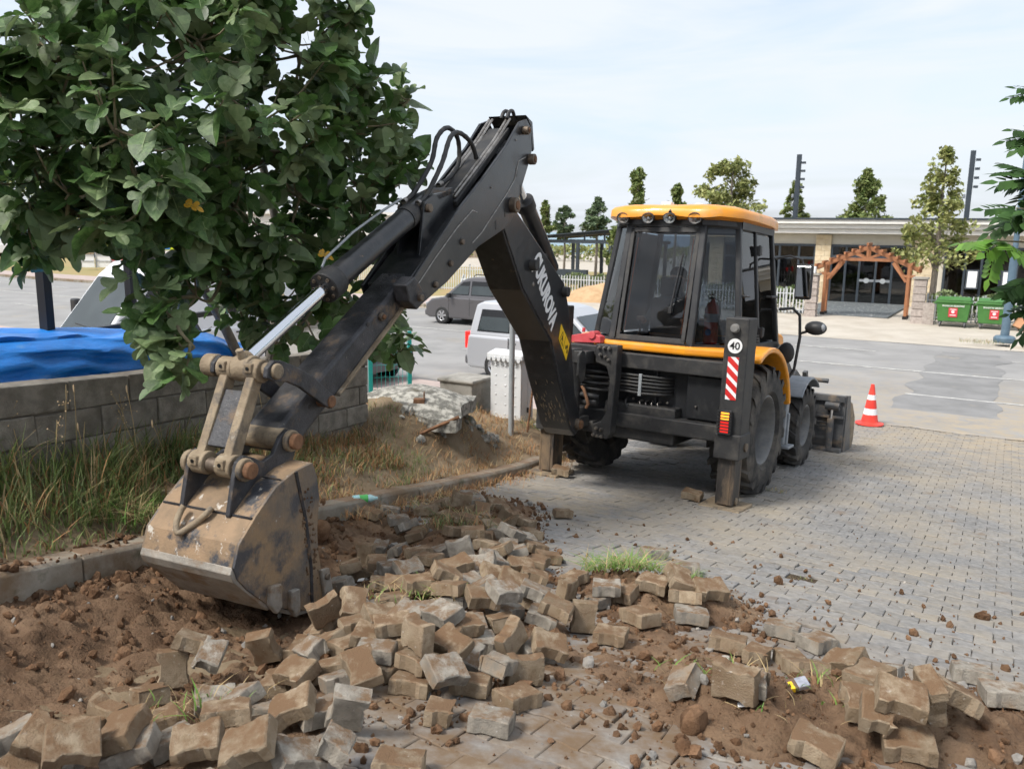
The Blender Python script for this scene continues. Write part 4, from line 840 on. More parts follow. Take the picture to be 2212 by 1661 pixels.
# dipper: two side plates and a tube between, inner sliding tube below
PLT = [(1.88, 4.37), (1.79, 4.31), (1.76, 4.13), (1.82, 4.02), (2.08, 3.64), (2.17, 3.53), (2.29, 3.47), (2.59, 3.38), (2.76, 3.33), (3.24, 3.09), (3.61, 2.95), (3.70, 2.95), (3.77, 3.08), (3.12, 3.57), (2.70, 3.83), (2.27, 4.12), (2.02, 4.33)]
dip = ap('dipper', [(1.95, 4.20), (2.0, 4.05), (2.3, 3.75), (2.62, 3.46), (3.30, 3.13), (3.66, 2.99), (3.74, 3.09), (3.10, 3.53), (2.68, 3.78), (2.25, 4.06)], -.155, .155, 'black_paint', bevel=.01)
for sg in (1, -1):
    pp = ap('side_plate', PLT, sg * .166, sg * .19, 'black_paint', dip, bevel=.005)
    if sg > 0:
        for pts in ([(3.64, 3.10), (3.42, 3.26), (3.10, 3.47), (2.86, 3.60), (2.78, 3.585)], [(2.86, 3.36), (2.70, 3.44), (2.62, 3.50), (2.30, 3.72), (2.12, 3.86), (2.04, 4.02), (1.90, 4.06)]):
            m = MB(); m.tube([ARM(a, b, .191) for a, b in pts], .005, n=5); part('weld_seam', m, 'fitting', dip)
        for (s_, z_, r_) in ((1.95, 4.27, .035), (1.815, 4.05, .045), (2.16, 3.66, .062)):
            apin('pin', s_, z_, .188, .245, r_, 'pin_steel', dip); apin('pin_cap', s_, z_, .244, .252, r_ * .6, 'rust', dip)
        for (s_, z_) in ((3.03, 3.37), (3.20, 3.22), (3.42, 3.08)):
            apin('wear_pad_bolt', s_, z_, .188, .212, .021, 'pin_steel', dip); apin('wear_pad_recess', s_, z_ + .004, .186, .192, .032, 'decal_black', dip)
        for (s_, z_) in ((2.07, 3.93), (1.98, 3.80), (2.28, 3.60), (2.45, 3.50)):
            ap('slot', [(s_ - .018, z_ - .035), (s_ + .012, z_ - .04), (s_ + .022, z_ + .03), (s_ - .006, z_ + .04)], .188, .192, 'decal_black', dip, 0)
        apin('grease_nipple', 2.55, 3.78, .188, .2, .008, 'fitting', dip); apin('grease_nipple', 3.05, 3.5, .188, .2, .008, 'fitting', dip); apin('grease_nipple', 2.1, 4.18, .188, .2, .008, 'fitting', dip)
ap('end_cap', [(1.76, 4.36), (1.90, 4.40), (1.80, 4.33), (1.74, 4.12), (1.71, 4.14)], -.16, .19, 'black_paint', dip, .004)
ap('latch_plate', [(3.58, 3.00), (3.72, 2.93), (3.82, 2.99), (3.86, 3.10), (3.74, 3.15)], .12, .23, 'worn_black', dip, .01); apin('latch_bolt', 3.70, 3.01, .22, .26, .025, 'pin_steel', dip)
m = MB()
for w_ in (-.10, -.07, .06, .09): m.tube([ARM(2.0, 4.36, w_), ARM(2.25, 4.16, w_), ARM(2.68, 3.87, w_), ARM(2.95, 3.69, w_)], .011, n=6)
part('hydraulic_line', m, 'fitting', dip, smooth=60)
ap('hose_tray', [(2.08, 4.28), (2.98, 3.66), (2.96, 3.62), (2.06, 4.24)], -.12, .12, 'black_frame', dip, .004)
# bucket cylinder mount
for sg in (1, -1): ap('cylinder_bracket', [(3.47, 3.27), (3.40, 3.64), (3.26, 3.70), (3.0, 3.74), (2.97, 3.55), (3.2, 3.40)], sg * .075, sg * .10, 'black_paint', dip, .004)
ap('bracket_cover', [(3.24, 3.69), (3.0, 3.76), (2.96, 3.72), (3.2, 3.66)], -.10, .10, 'worn_black', dip, .004)
apin('pin', 3.36, 3.60, -.13, .13, .03, 'pin_steel', dip)
bc = acyl('bucket_cylinder', (3.28, 3.62, 0), (4.36, 3.125, 0), .078, 'black_paint', None, 22); acyl('gland', (4.30, 3.15, 0), (4.41, 3.10, 0), .098, 'black_frame', bc, 22, bevel=.006); acyl('collar', (3.42, 3.556, 0), (3.50, 3.52, 0), .083, 'black_frame', bc, 22)
acyl('piston_rod', (4.40, 3.105, 0), (5.07, 2.775, 0), .040, 'chrome', bc, 20)
for k in range(8):
    a = 2 * math.pi * k / 8; d = (ARM(4.41, 3.10, 0) - ARM(4.30, 3.15, 0)).normalized(); o1 = d.orthogonal().normalized(); o2 = d.cross(o1); p = ARM(4.405, 3.103, 0) + (o1 * math.cos(a) + o2 * math.sin(a)) * .072
    mb = MB(); mb.cyl(p, p + d * .016, .012, n=6); part('bolt', mb, 'pin_steel', bc)
mb = MB(); mb.tube([ARM(3.46, 3.66, -.05), ARM(3.7, 3.56, -.07), ARM(4.0, 3.43, -.075), ARM(4.30, 3.27, -.07), ARM(4.36, 3.22, -.05)], .009, n=6); part('steel_pipe', mb, 'galvanised', bc, smooth=60)
def spline(pts, n=10):
    P = [Vector(pts[0])] + [Vector(p) for p in pts] + [Vector(pts[-1])]; o = []
    for i in range(1, len(P) - 2):
        for k in range(n):
            t = k / n; o.append(.5 * ((2 * P[i]) + (-P[i - 1] + P[i + 1]) * t + (2 * P[i - 1] - 5 * P[i] + 4 * P[i + 1] - P[i + 2]) * t * t + (-P[i - 1] + 3 * P[i] - 3 * P[i + 1] + P[i + 2]) * t ** 3))
    return o + [P[-2]]
for w_, pts in ((-.045, [(3.44, 3.64), (3.30, 3.71), (3.06, 3.93), (2.92, 4.12), (2.76, 4.21), (2.60, 4.15), (2.58, 3.98), (2.70, 3.86), (2.90, 3.78)]), (.055, [(3.42, 3.63), (3.30, 3.69), (3.08, 3.92), (2.90, 4.12), (2.76, 4.17), (2.56, 4.11), (2.46, 3.96), (2.52, 3.86), (2.68, 3.77)])):
    mb = MB(); sp = spline([(a, b, w_ + (.0 if i < 3 else -.03)) for i, (a, b) in enumerate(pts)], 8)
    path = [ARM(p.x, p.y, p.z) for p in sp]; mb.tube(path, [.0175 + (.002 if (i % 3) == 0 else 0) for i in range(len(path))], n=10); part('hose', mb, 'hose', dip, smooth=60)
    for e in (0, -1):
        q0, q1 = path[e], path[3 if e == 0 else -4]; mb = MB(); mb.cyl(q0, q0.lerp(q1, .8), .021, n=10); part('hose_fitting', mb, 'fitting', dip, smooth=40)
for w_ in (.02, .07):
    mb = MB(); sp = spline([(2.02, 4.36, w_), (1.97, 4.42, w_), (1.90, 4.43, w_), (1.86, 4.36, w_)], 6); mb.tube([ARM(p.x, p.y, p.z) for p in sp], .016, n=8); part('hose', mb, 'hose', dip, smooth=60)
# inner dipper tube
inn = ap('inner_dipper', [(3.55, 3.21), (3.50, 3.08), (4.40, 2.51), (4.72, 2.32), (4.86, 2.235), (4.99, 2.24), (5.03, 2.33), (4.95, 2.40), (4.72, 2.54), (4.18, 2.85)], -.112, .112, 'worn_black', bevel=.02, label='scratched black inner dipper tube')
mb = MB(); mb.prism([(3.6, 3.03), (4.46, 2.485), (4.46, 2.465), (3.6, 3.01)], -.075, .135, ARM); part('wear_strip', mb, 'mud_steel', inn, bevel=.003)
apin('bolt', 3.98, 2.90, .11, .135, .028, 'pin_steel', inn); apin('bolt', 3.98, 2.90, .134, .15, .016, 'rust', inn); apin('hole', 4.12, 2.865, .108, .114, .018, 'decal_black', inn); apin('hole', 4.72, 2.45, .108, .114, .014, 'decal_black', inn)
apin('boss', 4.97, 2.315, -.14, .14, .062, 'mud_steel', inn)
# tipping link: curved guide arms, pivot and two push links
CV = [(5.15, 2.74), (5.10, 2.775), (5.04, 2.765), (4.93, 2.72), (4.77, 2.635), (4.60, 2.50), (4.575, 2.455), (4.62, 2.425), (4.68, 2.455), (4.80, 2.535), (4.90, 2.60), (5.0, 2.645), (5.10, 2.66), (5.16, 2.69)]
lk = ap('guide_arm', CV, .165, .195, 'worn_black', None, .006); ap('guide_arm', CV, -.195, -.165, 'worn_black', None, .006)
apin('pin', 4.625, 2.47, .10, .205, .036, 'rust', lk); apin('pin', 5.09, 2.715, -.26, .215, .042, 'mud_steel', lk); apin('pin_head', 5.09, 2.715, -.275, -.195, .062, 'mud_steel', lk)
apin('boss', 5.09, 2.715, -.055, .055, .072, 'mud_steel', lk)
mb = MB(); mb.cyl(ARM(5.12, 2.77, .0), ARM(5.14, 2.82, .0), .022, n=10); part('grease_cap', mb, 'mud_steel', lk)
for w_ in (-.105, .075):
    d = Vector((5.33 - 5.10, 2.25 - 2.71)); L_ = d.length; d.normalize(); nn = Vector((-d.y, d.x)); P1, P2 = Vector((5.10, 2.71)), Vector((5.33, 2.25))
    poly = [tuple(P1 + nn * .036), tuple(P2 + nn * .040 - d * .02), tuple(P2 - nn * .040 - d * .02), tuple(P1 - nn * .036)]
    b = ap('push_link', poly, w_ - .028, w_ + .028, 'mud_steel', None, .008)
    for P in (P1, P2):
        apin('boss', P.x, P.y, w_ - .05, w_ + .05, .062, 'mud_steel', b)
        mb = MB(); c_ = ARM(P.x + .045, P.y + .02, w_); mb.box(c_, (.05, .05, .05), (MI.to_3x3() @ frame((0, 0, 0), EW, ES, (0, 0, 1)).to_3x3())); part('boss_lug', mb, 'mud_steel', b, bevel=.006)
        mb = MB(); mb.cyl(ARM(P.x + .068, P.y + .02, w_), ARM(P.x + .074, P.y + .02, w_), .010, n=10); part('bolt_hole', mb, 'decal_black', b)
mb = MB(); mb.prism([(5.13, 2.60), (5.17, 2.61), (5.32, 2.34), (5.28, 2.32)], -.09, .06, ARM); part('link_web', mb, 'worn_black', lk, bevel=.004)
# bucket
HW = .295
prof = [(4.955, 2.205), (5.10, 2.195), (5.255, 2.15), (5.40, 2.05), (5.535, 1.935), (5.575, 1.83), (5.56, 1.77), (5.50, 1.69), (5.33, 1.525), (5.07, 1.395), (4.86, 1.352)]
def off_in(p, t=.022):
    o = []
    for i in range(len(p)):
        a, b = Vector(p[max(i - 1, 0)]), Vector(p[min(i + 1, len(p) - 1)]); d = (b - a).normalized(); n_ = Vector((d.y, -d.x)); o.append(tuple(Vector(p[i]) + n_ * t))
    return o
inn_ = off_in(prof); c0 = Vector((5.2, 1.8)); 
if (Vector(inn_[4]) - c0).length > (Vector(prof[4]) - c0).length: inn_ = off_in(prof, -.022)
bkt = ap('bucket', prof + inn_[::-1], -HW, HW, 'bucket_steel', None, .003, smooth=25, label='rusty mud-caked digging bucket')
SIDE = prof + [(4.845, 1.40), (4.90, 1.53), (4.93, 1.70), (4.93, 1.82), (4.905, 1.99), (4.92, 2.12)]
for sg in (1, -1):
    sp_ = ap('side_plate', [tuple(Vector((5.2, 1.8)) + (Vector(p) - Vector((5.2, 1.8))) * .997) for p in SIDE], sg * (HW - .004), sg * (HW + .014), 'bucket_side', bkt, .004)
    mb = MB(); mb.tube([ARM(5.10, 2.19, sg * (HW + .015)), ARM(5.03, 1.9, sg * (HW + .015)), ARM(5.0, 1.62, sg * (HW + .015)), ARM(5.0, 1.39, sg * (HW + .015))], .012, n=5); part('crease', mb, 'worn_black', bkt)
    for (s_, z_, ww) in ((5.315, 1.57, .085), (5.165, 1.485, .07)):
        ap('wear_block', [(s_ - ww * .5, z_ + .07), (s_ + ww * .45, z_ + .08), (s_ + ww * .55, z_ - .02), (s_ + .0, z_ - .085), (s_ - ww * .5, z_ - .06)], sg * (HW + .012), sg * (HW + .045), 'bucket_edge', bkt, .008)
    ap('side_cutter', [(4.93, 1.58), (4.86, 1.57), (4.82, 1.36), (4.90, 1.36)], sg * (HW + .012), sg * (HW + .035), 'bucket_edge', bkt, .006)
    for z_ in (1.53, 1.42): apin('bolt', 4.89, z_, sg * (HW + .034), sg * (HW + .05), .02, 'pin_steel', bkt)
ap('heel_plate', [(5.58, 1.835), (5.595, 1.80), (5.575, 1.755), (5.345, 1.51), (5.33, 1.525), (5.55, 1.77)], -HW - .006, HW + .006, 'bucket_edge', bkt, .005)
ap('lip', [(5.12, 1.405), (4.86, 1.345), (4.86, 1.325), (5.13, 1.385)], -HW - .004, HW + .004, 'bucket_edge', bkt, .004)
for w_ in (-.24, -.12, 0, .12, .24): ap('tooth', [(4.95, 1.385), (4.87, 1.39), (4.70, 1.335), (4.71, 1.32), (4.95, 1.33)], w_ - .035, w_ + .035, 'bucket_edge', bkt, .006)
# ears
EAR = [(5.43, 2.00), (5.445, 2.03), (5.395, 2.22), (5.37, 2.29), (5.32, 2.315), (5.26, 2.29), (5.18, 2.245), (5.10, 2.27), (5.04, 2.35), (4.98, 2.38), (4.915, 2.36), (4.90, 2.29), (4.95, 2.19), (5.10, 2.18), (5.25, 2.13)]
for w_ in (-.155, .155):
    e = ap('ear', EAR, w_ - .014, w_ + .014, 'worn_black', bkt, .005)
for (s_, z_) in ((4.975, 2.315), (5.335, 2.245)):
    apin('bucket_pin', s_, z_, -.21, .21, .038, 'pin_steel', bkt); apin('pin_collar', s_, z_, .168, .20, .06, 'mud_steel', bkt); apin('pin_end', s_, z_, .199, .235, .044, 'rust', bkt); apin('pin_collar', s_, z_, -.20, -.168, .06, 'mud_steel', bkt)
mb = MB(); mb.tube([ARM(5.20, 2.172, w_) for w_ in (-HW, -.1, .1, HW)], .005, n=4); mb.tube([ARM(5.425, 2.032, w_) for w_ in (-HW, 0, HW)], .007, n=4); part('weld_seam', mb, 'worn_black', bkt)
mb = MB(); hk = spline([(5.44, 2.055, .03), (5.47, 2.03, .02), (5.49, 1.99, -.02), (5.535, 1.955, -.06), (5.56, 1.945, -.085), (5.535, 1.985, -.115), (5.495, 2.03, -.125), (5.475, 2.055, -.12)], 5); mb.tube([ARM(p.x, p.y, p.z + .02) for p in hk], .017, n=8); part('hook', mb, 'mud_steel', bkt, smooth=60)
mb = MB()
for k in range(90):
    t = rnd(0, 1); s_, z_ = 5.02 + rnd(-.05, .06) - .05 * t, 2.0 - .5 * t + rnd(-.08, .08); mb.ball(ARM(s_, z_, HW + .014), rnd(.003, .011), 6, 4)
part('clinging_mud', mb, 'soil', bkt)['kind'] = 'stuff'
# ------------------------------------------------------------------ loose pavers dug out of the street (resting poses: x, y, z, rx, ry, rz, broken)
SETTLED = [(-1.648,2.523,1.73,2.933,-0.206,0.72,0),(-1.518,2.394,1.802,0.487,-0.392,1.411,0),(-1.381,2.381,1.82,-2.619,0.199,0.541,0),(-1.53,2.845,1.622,1.555,0.06,-0.498,0),(-1.265,2.509,1.767,0.072,-0.328,0.146,0),(-1.359,2.944,1.592,-0.073,-0.13,0.517,0),(-1.478,3.396,1.54,0.216,-1.808,-1.446,0),(-1.387,3.385,1.624,2.909,0.332,0.074,0),(-1.298,3.275,1.651,-0.465,-2.84,0.077,1),(-1.201,3.147,1.56,0.247,0.164,0.385,0),(-0.996,2.694,1.793,-0.187,-0.024,0.278,0),(-1.038,2.512,1.791,0.271,-0.131,0.194,0),(-0.815,2.332,1.902,0.357,-0.416,0.041,0),(-0.655,2.405,1.821,0.231,0.411,0.68,0),(-0.895,2.876,1.625,3.021,0.192,1.222,1),(-0.902,3.23,1.643,0.346,-0.085,-0.602,0),(-1.183,3.76,1.472,0.754,-1.17,-2.356,0),(-0.566,2.733,1.791,-0.694,-1.17,-0.785,0),(-0.687,3.161,1.655,-0.326,-0.039,0.514,0),(-0.783,3.325,1.611,-0.14,-0.282,0.073,0),(-0.767,2.763,1.719,-2.945,-0.416,0.074,0),(-0.869,3.639,1.568,0.11,-0.469,-0.531,0),(-0.56,3.262,1.663,3.065,0.02,-0.071,0),(-0.819,2.417,1.724,3.059,0.119,0.425,0),(-0.358,2.476,1.68,3.012,0.065,-0.076,0),(-1.678,2.508,1.654,0.188,2.916,0.622,0),(-1.53,2.546,1.674,-0.05,0.004,0.083,0),(-1.454,3.124,1.519,2.983,-0.189,-0.766,1),(-0.943,3.959,1.562,-1.477,-0.373,0.481,0),(-0.729,3.738,1.545,3.019,-0.019,0.492,0),(-0.506,3.411,1.711,3.126,-0.073,0.215,0),(-0.476,3.634,1.705,0.365,0.081,-0.671,0),(-0.614,4.135,1.556,-0.134,-0.003,0.356,0),(-0.979,5.47,1.242,-0.109,-1.633,-1.816,0),(-0.958,4.998,1.255,2.796,-0.142,0.502,0),(-0.707,4.754,1.402,3.075,0.089,0.468,0),(-0.585,4.655,1.504,0.402,0.023,0.647,0),(-0.708,4.435,1.446,2.977,0.074,0.139,0),(-0.484,4.199,1.56,3.095,0.018,0.364,0),(-0.404,3.216,1.792,1.448,-0.036,-0.904,0),(-0.297,3.586,1.682,-2.935,-0.046,-0.734,0),(-0.43,4.34,1.543,0.15,0.203,2.721,0),(-0.212,3.595,1.615,-0.068,-3.122,0.51,0),(-0.14,3.958,1.596,-2.989,0.188,0.272,0),(-0.125,4.244,1.526,2.92,-0.42,0.308,0),(-0.218,4.594,1.479,-2.739,0.033,-0.437,0),(-0.3,4.53,1.528,-3.006,-0.161,0.507,0),(0.005,4.431,1.489,-2.716,0.459,0.011,0),(0.053,4.253,1.532,-0.101,0.335,-0.02,0),(-0.015,3.994,1.568,-0.081,-0.063,-2.472,0),(-0.448,3.415,1.647,-1.548,-0.057,-0.631,0),(-0.339,3.423,1.649,0.251,0.106,0.072,0),(-0.365,3.201,1.721,-0.124,-0.005,-0.683,0),(-0.266,3.099,1.685,-2.608,0.173,0.644,0),(-0.142,3.583,1.541,-3.065,0.081,0.297,0),(0.037,3.496,1.634,1.473,-0.381,1.018,0),(0.2,3.546,1.615,0.289,0.307,0.111,0),(-0.157,3.17,1.571,3.007,0.054,-0.164,0),(-0.062,2.855,1.605,3.004,0.045,-0.225,0),(0.064,3.327,1.599,-1.678,0.11,0.29,0),(0.035,3.075,1.568,3.098,0.138,0.721,0),(-0.225,2.893,1.68,-0.13,0.064,-0.088,1),(0.186,3.985,1.542,0.005,0.278,-0.247,0),(-0.02,3.829,1.514,-3.096,-0.152,-1.191,1),(-0.756,3.861,1.65,0.35,-0.518,1.721,0),(-0.596,3.703,1.669,0.33,0.198,0.53,0),(-0.977,3.976,1.466,-0.378,-0.306,1.213,0),(-0.266,4.068,1.592,0.149,-0.229,-1.976,0),(-0.606,4.302,1.554,-0.347,-0.082,-3.02,0),(-0.301,4.055,1.665,0.216,0.168,2.669,0),(-0.201,3.798,1.53,-0.122,-2.97,0.263,1),(-0.35,3.7,1.575,-2.946,0.156,0.707,0),(-0.772,6.026,1.209,2.603,-0.229,0.504,0),(-0.693,6.517,1.233,-0.043,-0.194,-0.302,0),(-0.603,6.657,1.236,-0.036,-0.369,-0.161,0),(-0.389,6.49,1.294,1.603,0.268,0.34,0),(-0.367,7.129,1.169,0.02,-0.123,-2.659,0),(-0.213,6.248,1.316,-0.219,0.352,-1.605,0),(-0.124,5.902,1.33,0.179,0.129,0.488,0),(0.008,6.289,1.235,-1.75,0.246,-0.931,0),(0.03,5.576,1.404,-0.471,0.178,-0.814,0),(0.096,5.747,1.232,-2.981,0.347,0.383,0),(0.167,5.585,1.226,3.065,0.3,0.42,0),(-0.256,5.442,1.453,-0.077,-0.047,0.039,0),(-0.142,5.237,1.436,-0.231,0.015,-0.497,0),(-0.128,5.549,1.314,2.971,-0.056,-0.037,1),(-0.082,5.022,1.482,-0.054,-0.463,-0.342,0),(0.256,5.363,1.243,3.028,0.197,0.18,0),(0.062,4.932,1.366,-2.971,0.158,0.271,0),(-0.32,5.12,1.437,-1.686,-0.272,0.055,0),(-0.434,5.184,1.418,-0.138,-0.116,0.595,0),(-0.511,4.944,1.387,3.019,-0.133,-0.544,0),(0.459,6.996,0.991,3.012,0.104,0.207,0),(-1.102,6.355,1.255,-0.111,0.198,-0.299,0),(-0.997,6.596,1.13,2.971,0.103,0.017,0),(-0.11,6.851,1.18,0.234,0.225,0.355,0),(-0.469,6.1,1.258,0.017,-3.123,-0.724,0),(-0.308,5.947,1.364,-0.151,0.095,-0.427,0),(-0.003,5.314,1.329,0.251,-2.905,-1.262,0),(-0.17,4.685,1.528,0.408,-0.238,-0.075,0),(0.141,4.806,1.347,3.033,0.31,-0.044,0),(-0.264,6.369,1.285,-0.117,0.065,-2.257,0),(0.362,4.517,1.411,1.683,0.164,1.067,0),(0.561,4.513,1.474,0.0,-0.0,-0.103,0),(0.392,4.081,1.484,0.53,-1.724,-2.078,0),(0.707,4.192,1.38,3.025,-0.131,-0.98,0),(0.519,3.908,1.488,-0.055,0.008,-0.312,0),(1.062,5.799,1.183,-0.13,0.104,0.208,0),(1.215,5.411,1.15,3.005,0.048,-0.203,0),(1.007,4.479,1.442,-0.472,-0.0,-0.198,0),(1.168,4.574,1.381,-2.907,0.059,0.175,0),(0.861,4.67,1.438,0.066,0.034,-0.477,0),(1.008,4.31,1.337,3.009,0.058,-0.131,0),(1.131,3.966,1.433,-0.182,0.064,-0.359,0),(0.782,3.213,1.577,-2.921,-0.411,-0.511,1),(0.948,3.148,1.662,-1.538,0.004,-0.594,0),(1.512,4.278,1.356,-0.144,0.012,-0.459,0),(1.647,4.106,1.368,-0.092,0.139,0.521,0),(1.412,3.64,1.397,2.76,0.063,-0.03,0),(1.625,3.682,1.416,-2.891,-0.38,-0.811,0),(1.535,3.256,1.579,3.071,-0.005,0.713,0),(1.789,3.695,1.439,-0.315,-0.182,-0.639,0),(1.505,2.929,1.69,-2.824,0.114,-0.332,0),(1.616,2.992,1.679,-0.953,-1.922,0.96,0),(1.811,3.127,1.58,3.03,0.456,-0.1,0),(2.318,3.844,1.349,-0.142,0.026,-0.362,0),(2.166,3.334,1.535,-0.096,-0.025,-0.253,0),(1.524,2.873,1.591,0.193,-0.048,-0.279,0),(1.164,2.83,1.607,0.046,0.152,-0.603,0),(1.448,2.902,1.679,0.343,0.109,-0.362,1),(1.009,3.188,1.613,-3.109,-0.123,1.114,1),(1.424,3.803,1.428,-0.144,0.083,0.054,1),(1.703,3.163,1.599,-0.263,-0.005,-0.399,1),(0.651,4.577,1.344,-0.035,3.075,-0.483,1),(0.208,4.352,1.4,2.922,0.02,-1.019,0),(-1.023,4.692,1.393,-0.219,0.112,1.392,0),(-0.827,4.961,1.417,0.103,-0.0,1.819,0),(-0.59,5.135,1.352,0.166,-3.128,0.546,0),(-0.77,5.523,1.288,0.048,-0.409,-0.533,1),(0.058,5.154,1.361,-2.901,-0.225,-1.463,0),(0.179,5.113,1.308,-3.038,0.085,1.263,0),(-0.094,4.502,1.488,-0.454,-2.804,0.331,0),(-0.35,4.227,1.601,3.09,0.478,0.179,0),(-0.016,3.937,1.7,-0.246,-0.185,-2.524,0),(-0.402,3.878,1.557,-3.044,0.041,0.384,0),(-0.616,3.448,1.635,-0.165,-2.878,-0.104,0),(-0.873,3.435,1.657,-0.156,-0.497,0.822,1),(-1.002,3.316,1.547,0.103,-0.07,-1.617,0),(-1.031,2.864,1.728,0.431,0.188,-2.105,1),(-1.277,2.527,1.764,-2.808,0.105,-1.585,0),(-0.563,2.448,1.852,0.129,-0.451,3.0,1),(-0.709,3.486,1.637,-0.088,0.019,0.795,0),(0.102,3.6,1.576,0.131,-0.116,2.149,1),(-0.17,3.367,1.653,-0.483,0.197,-1.717,0),(-0.063,3.217,1.625,-0.019,-2.95,0.974,1),(-0.245,3.297,1.74,-0.296,-0.243,2.474,0),(0.396,4.862,1.376,-0.105,0.015,0.931,0),(1.266,3.811,1.44,-0.145,-0.004,-0.57,1),(1.423,3.07,1.566,-0.093,3.059,1.367,0),(1.02,4.624,1.482,0.403,-0.241,1.619,0),(-0.377,5.544,1.348,2.925,0.187,0.353,0),(-0.29,6.675,1.264,-0.101,-0.12,-2.763,0),(-0.089,5.732,1.277,-3.132,0.157,1.31,0),(-1.014,3.799,1.452,0.068,0.039,-1.771,0),(-0.48,3.258,1.656,-0.011,0.105,0.677,0),(-0.386,3.135,1.66,-0.137,0.046,-0.217,0),(0.148,4.218,1.576,-0.11,0.345,-0.183,0),(0.238,3.987,1.531,3.126,0.277,-0.324,0),(-0.915,5.741,1.209,0.175,0.003,-0.161,1),(-1.008,4.964,1.392,0.2,-0.22,-1.36,0),(-0.215,4.348,1.563,-0.198,-0.153,-2.417,0),(-0.116,4.851,1.434,0.383,-2.951,-1.021,0),(0.12,6.425,1.178,0.169,-0.151,2.512,0),(0.166,6.054,1.222,-0.262,-0.088,-1.103,0),(-0.678,5.909,1.198,2.794,-0.092,1.322,0),(-0.889,6.313,1.154,3.094,0.014,0.291,0),(-1.583,2.8,1.649,-0.137,-0.077,-0.189,0),(-1.455,2.4,1.858,-0.443,-0.442,-3.091,0),(-0.937,2.655,1.736,0.188,0.003,-2.751,0),(-1.164,2.617,1.657,0.187,3.075,0.712,0),(-0.686,2.802,1.73,-0.069,0.128,0.535,1),(-0.594,3.108,1.685,-0.157,-2.695,-1.021,0),(0.481,4.492,1.337,0.143,3.12,-0.69,1)]
def pix(p):
    d = Vector(p) - CAM; z = d.dot(_fw); return (d.dot(_r2) / z / .6144, d.dot(_u2) / z / .4614, z)
ORD = ['first', 'second', 'third', 'fourth', 'fifth', 'sixth', 'seventh', 'eighth', 'ninth', 'tenth', 'eleventh', 'twelfth', 'thirteenth', 'fourteenth', 'fifteenth', 'sixteenth', 'seventeenth', 'eighteenth', 'nineteenth', 'twentieth']
def rough_paver(seed, cut, mt):
    me = paver_mesh(True, .0028, seed, cut=cut, ch=.0055).mesh('loose_paver', mt); bm = bmesh.new(); bm.from_mesh(me)
    bmesh.ops.triangulate(bm, faces=[f for f in bm.faces if len(f.verts) > 4]); bmesh.ops.subdivide_edges(bm, edges=[e for e in bm.edges if e.calc_length() > .02], cuts=2, use_grid_fill=True)
    bmesh.ops.triangulate(bm, faces=bm.faces[:]); bm.normal_update(); so_ = Vector((seed * 3.1, 0, 0)); rg = random.Random(seed)
    chips = [Vector((rg.choice((-1, 1)) * .095, rg.choice((-1, 1)) * .078, rg.choice((0, -.08)))) for _ in range(2)]
    for v in bm.verts:
        d = .0018 * noise.noise(v.co * 28 + so_) + .0018 * noise.noise(v.co * 75 + so_)
        for c in chips:
            q = (v.co - c).length
            if q < .04: d -= .012 * (1 - q / .04)
        v.co += v.normal * d
    bm.to_mesh(me); bm.free(); me.polygons.foreach_set('use_smooth', [True] * len(me.polygons)); me.set_sharp_from_angle(angle=rad(20)); return me
lp_me = [rough_paver(40 + k, None, 'loose_paver' if k % 4 else 'loose_paver_grey') for k in range(9)]
lh_me = [rough_paver(60 + k, .03, 'loose_paver' if k % 2 else 'loose_paver_grey') for k in range(4)]
ZONES = [('paver in the bottom left corner heap', lambda x, y: x < -.36 and y < -.70),
         ('paver in the heap left of the bucket tip', lambda x, y: x < -.22),
         ('paver in the near row of the middle heap', lambda x, y: x < .09 and y < -.70),
         ('paver in the middle heap right of the bucket', lambda x, y: x < .09 and y < -.56),
         ('paver in the middle heap beside the bucket tip', lambda x, y: x < .09 and y < -.47),
         ('paver in the upper heap beside the kerb', lambda x, y: x < .12 and y < -.38),
         ('paver at the far end of the heap', lambda x, y: x < .2),
         ('paver by the torn grass tuft', lambda x, y: x < .43 and y > -.70),
         ('paver on the spread soil at right, back row', lambda x, y: y > -.78),
         ('paver on the spread soil at right, front row', lambda x, y: True)]
zl = {}
objs_ = []
for k, (x, y, z, a, b, c, hf) in enumerate(SETTLED):
    o = link('loose_paver', (lh_me[k % 4] if hf else lp_me[k % 9])); o.location = (x, y, z); o.rotation_euler = (a, b, c); o.scale = (.92,) * 3 if x > .6 else (.82,) * 3
    px, py, d = pix((x, y, z)); 
    for q, (nm, f) in enumerate(ZONES):
        if f(px, py): break
    zl.setdefault(q, []).append((px, py, o)); objs_.append(o)
for q, L_ in zl.items():
    L_.sort(key=lambda t: t[1]); n = len(L_); kb = (n + 11) // 12
    words = {1: [''], 2: ['nearer half, ', 'farther half, '], 3: ['near third, ', 'middle third, ', 'far third, ']}.get(kb, ['row %s from the front, ' % w for w in ORD])
    for h in range(kb):
        S_ = sorted(L_[h * n // kb:(h + 1) * n // kb], key=lambda t: t[0]); k_ = len(S_)
        for i, (px, py, o) in enumerate(S_):
            w = 'leftmost' if i == 0 else ('rightmost' if i == k_ - 1 else (ORD[i] + ' from the left' if i < k_ / 2 else ORD[k_ - 1 - i] + ' from the right'))
            tag(o, ZONES[q][0] + ', ' + words[h] + (w if k_ > 1 else 'lying alone'), 'paver', 'loose dug-out pavers')
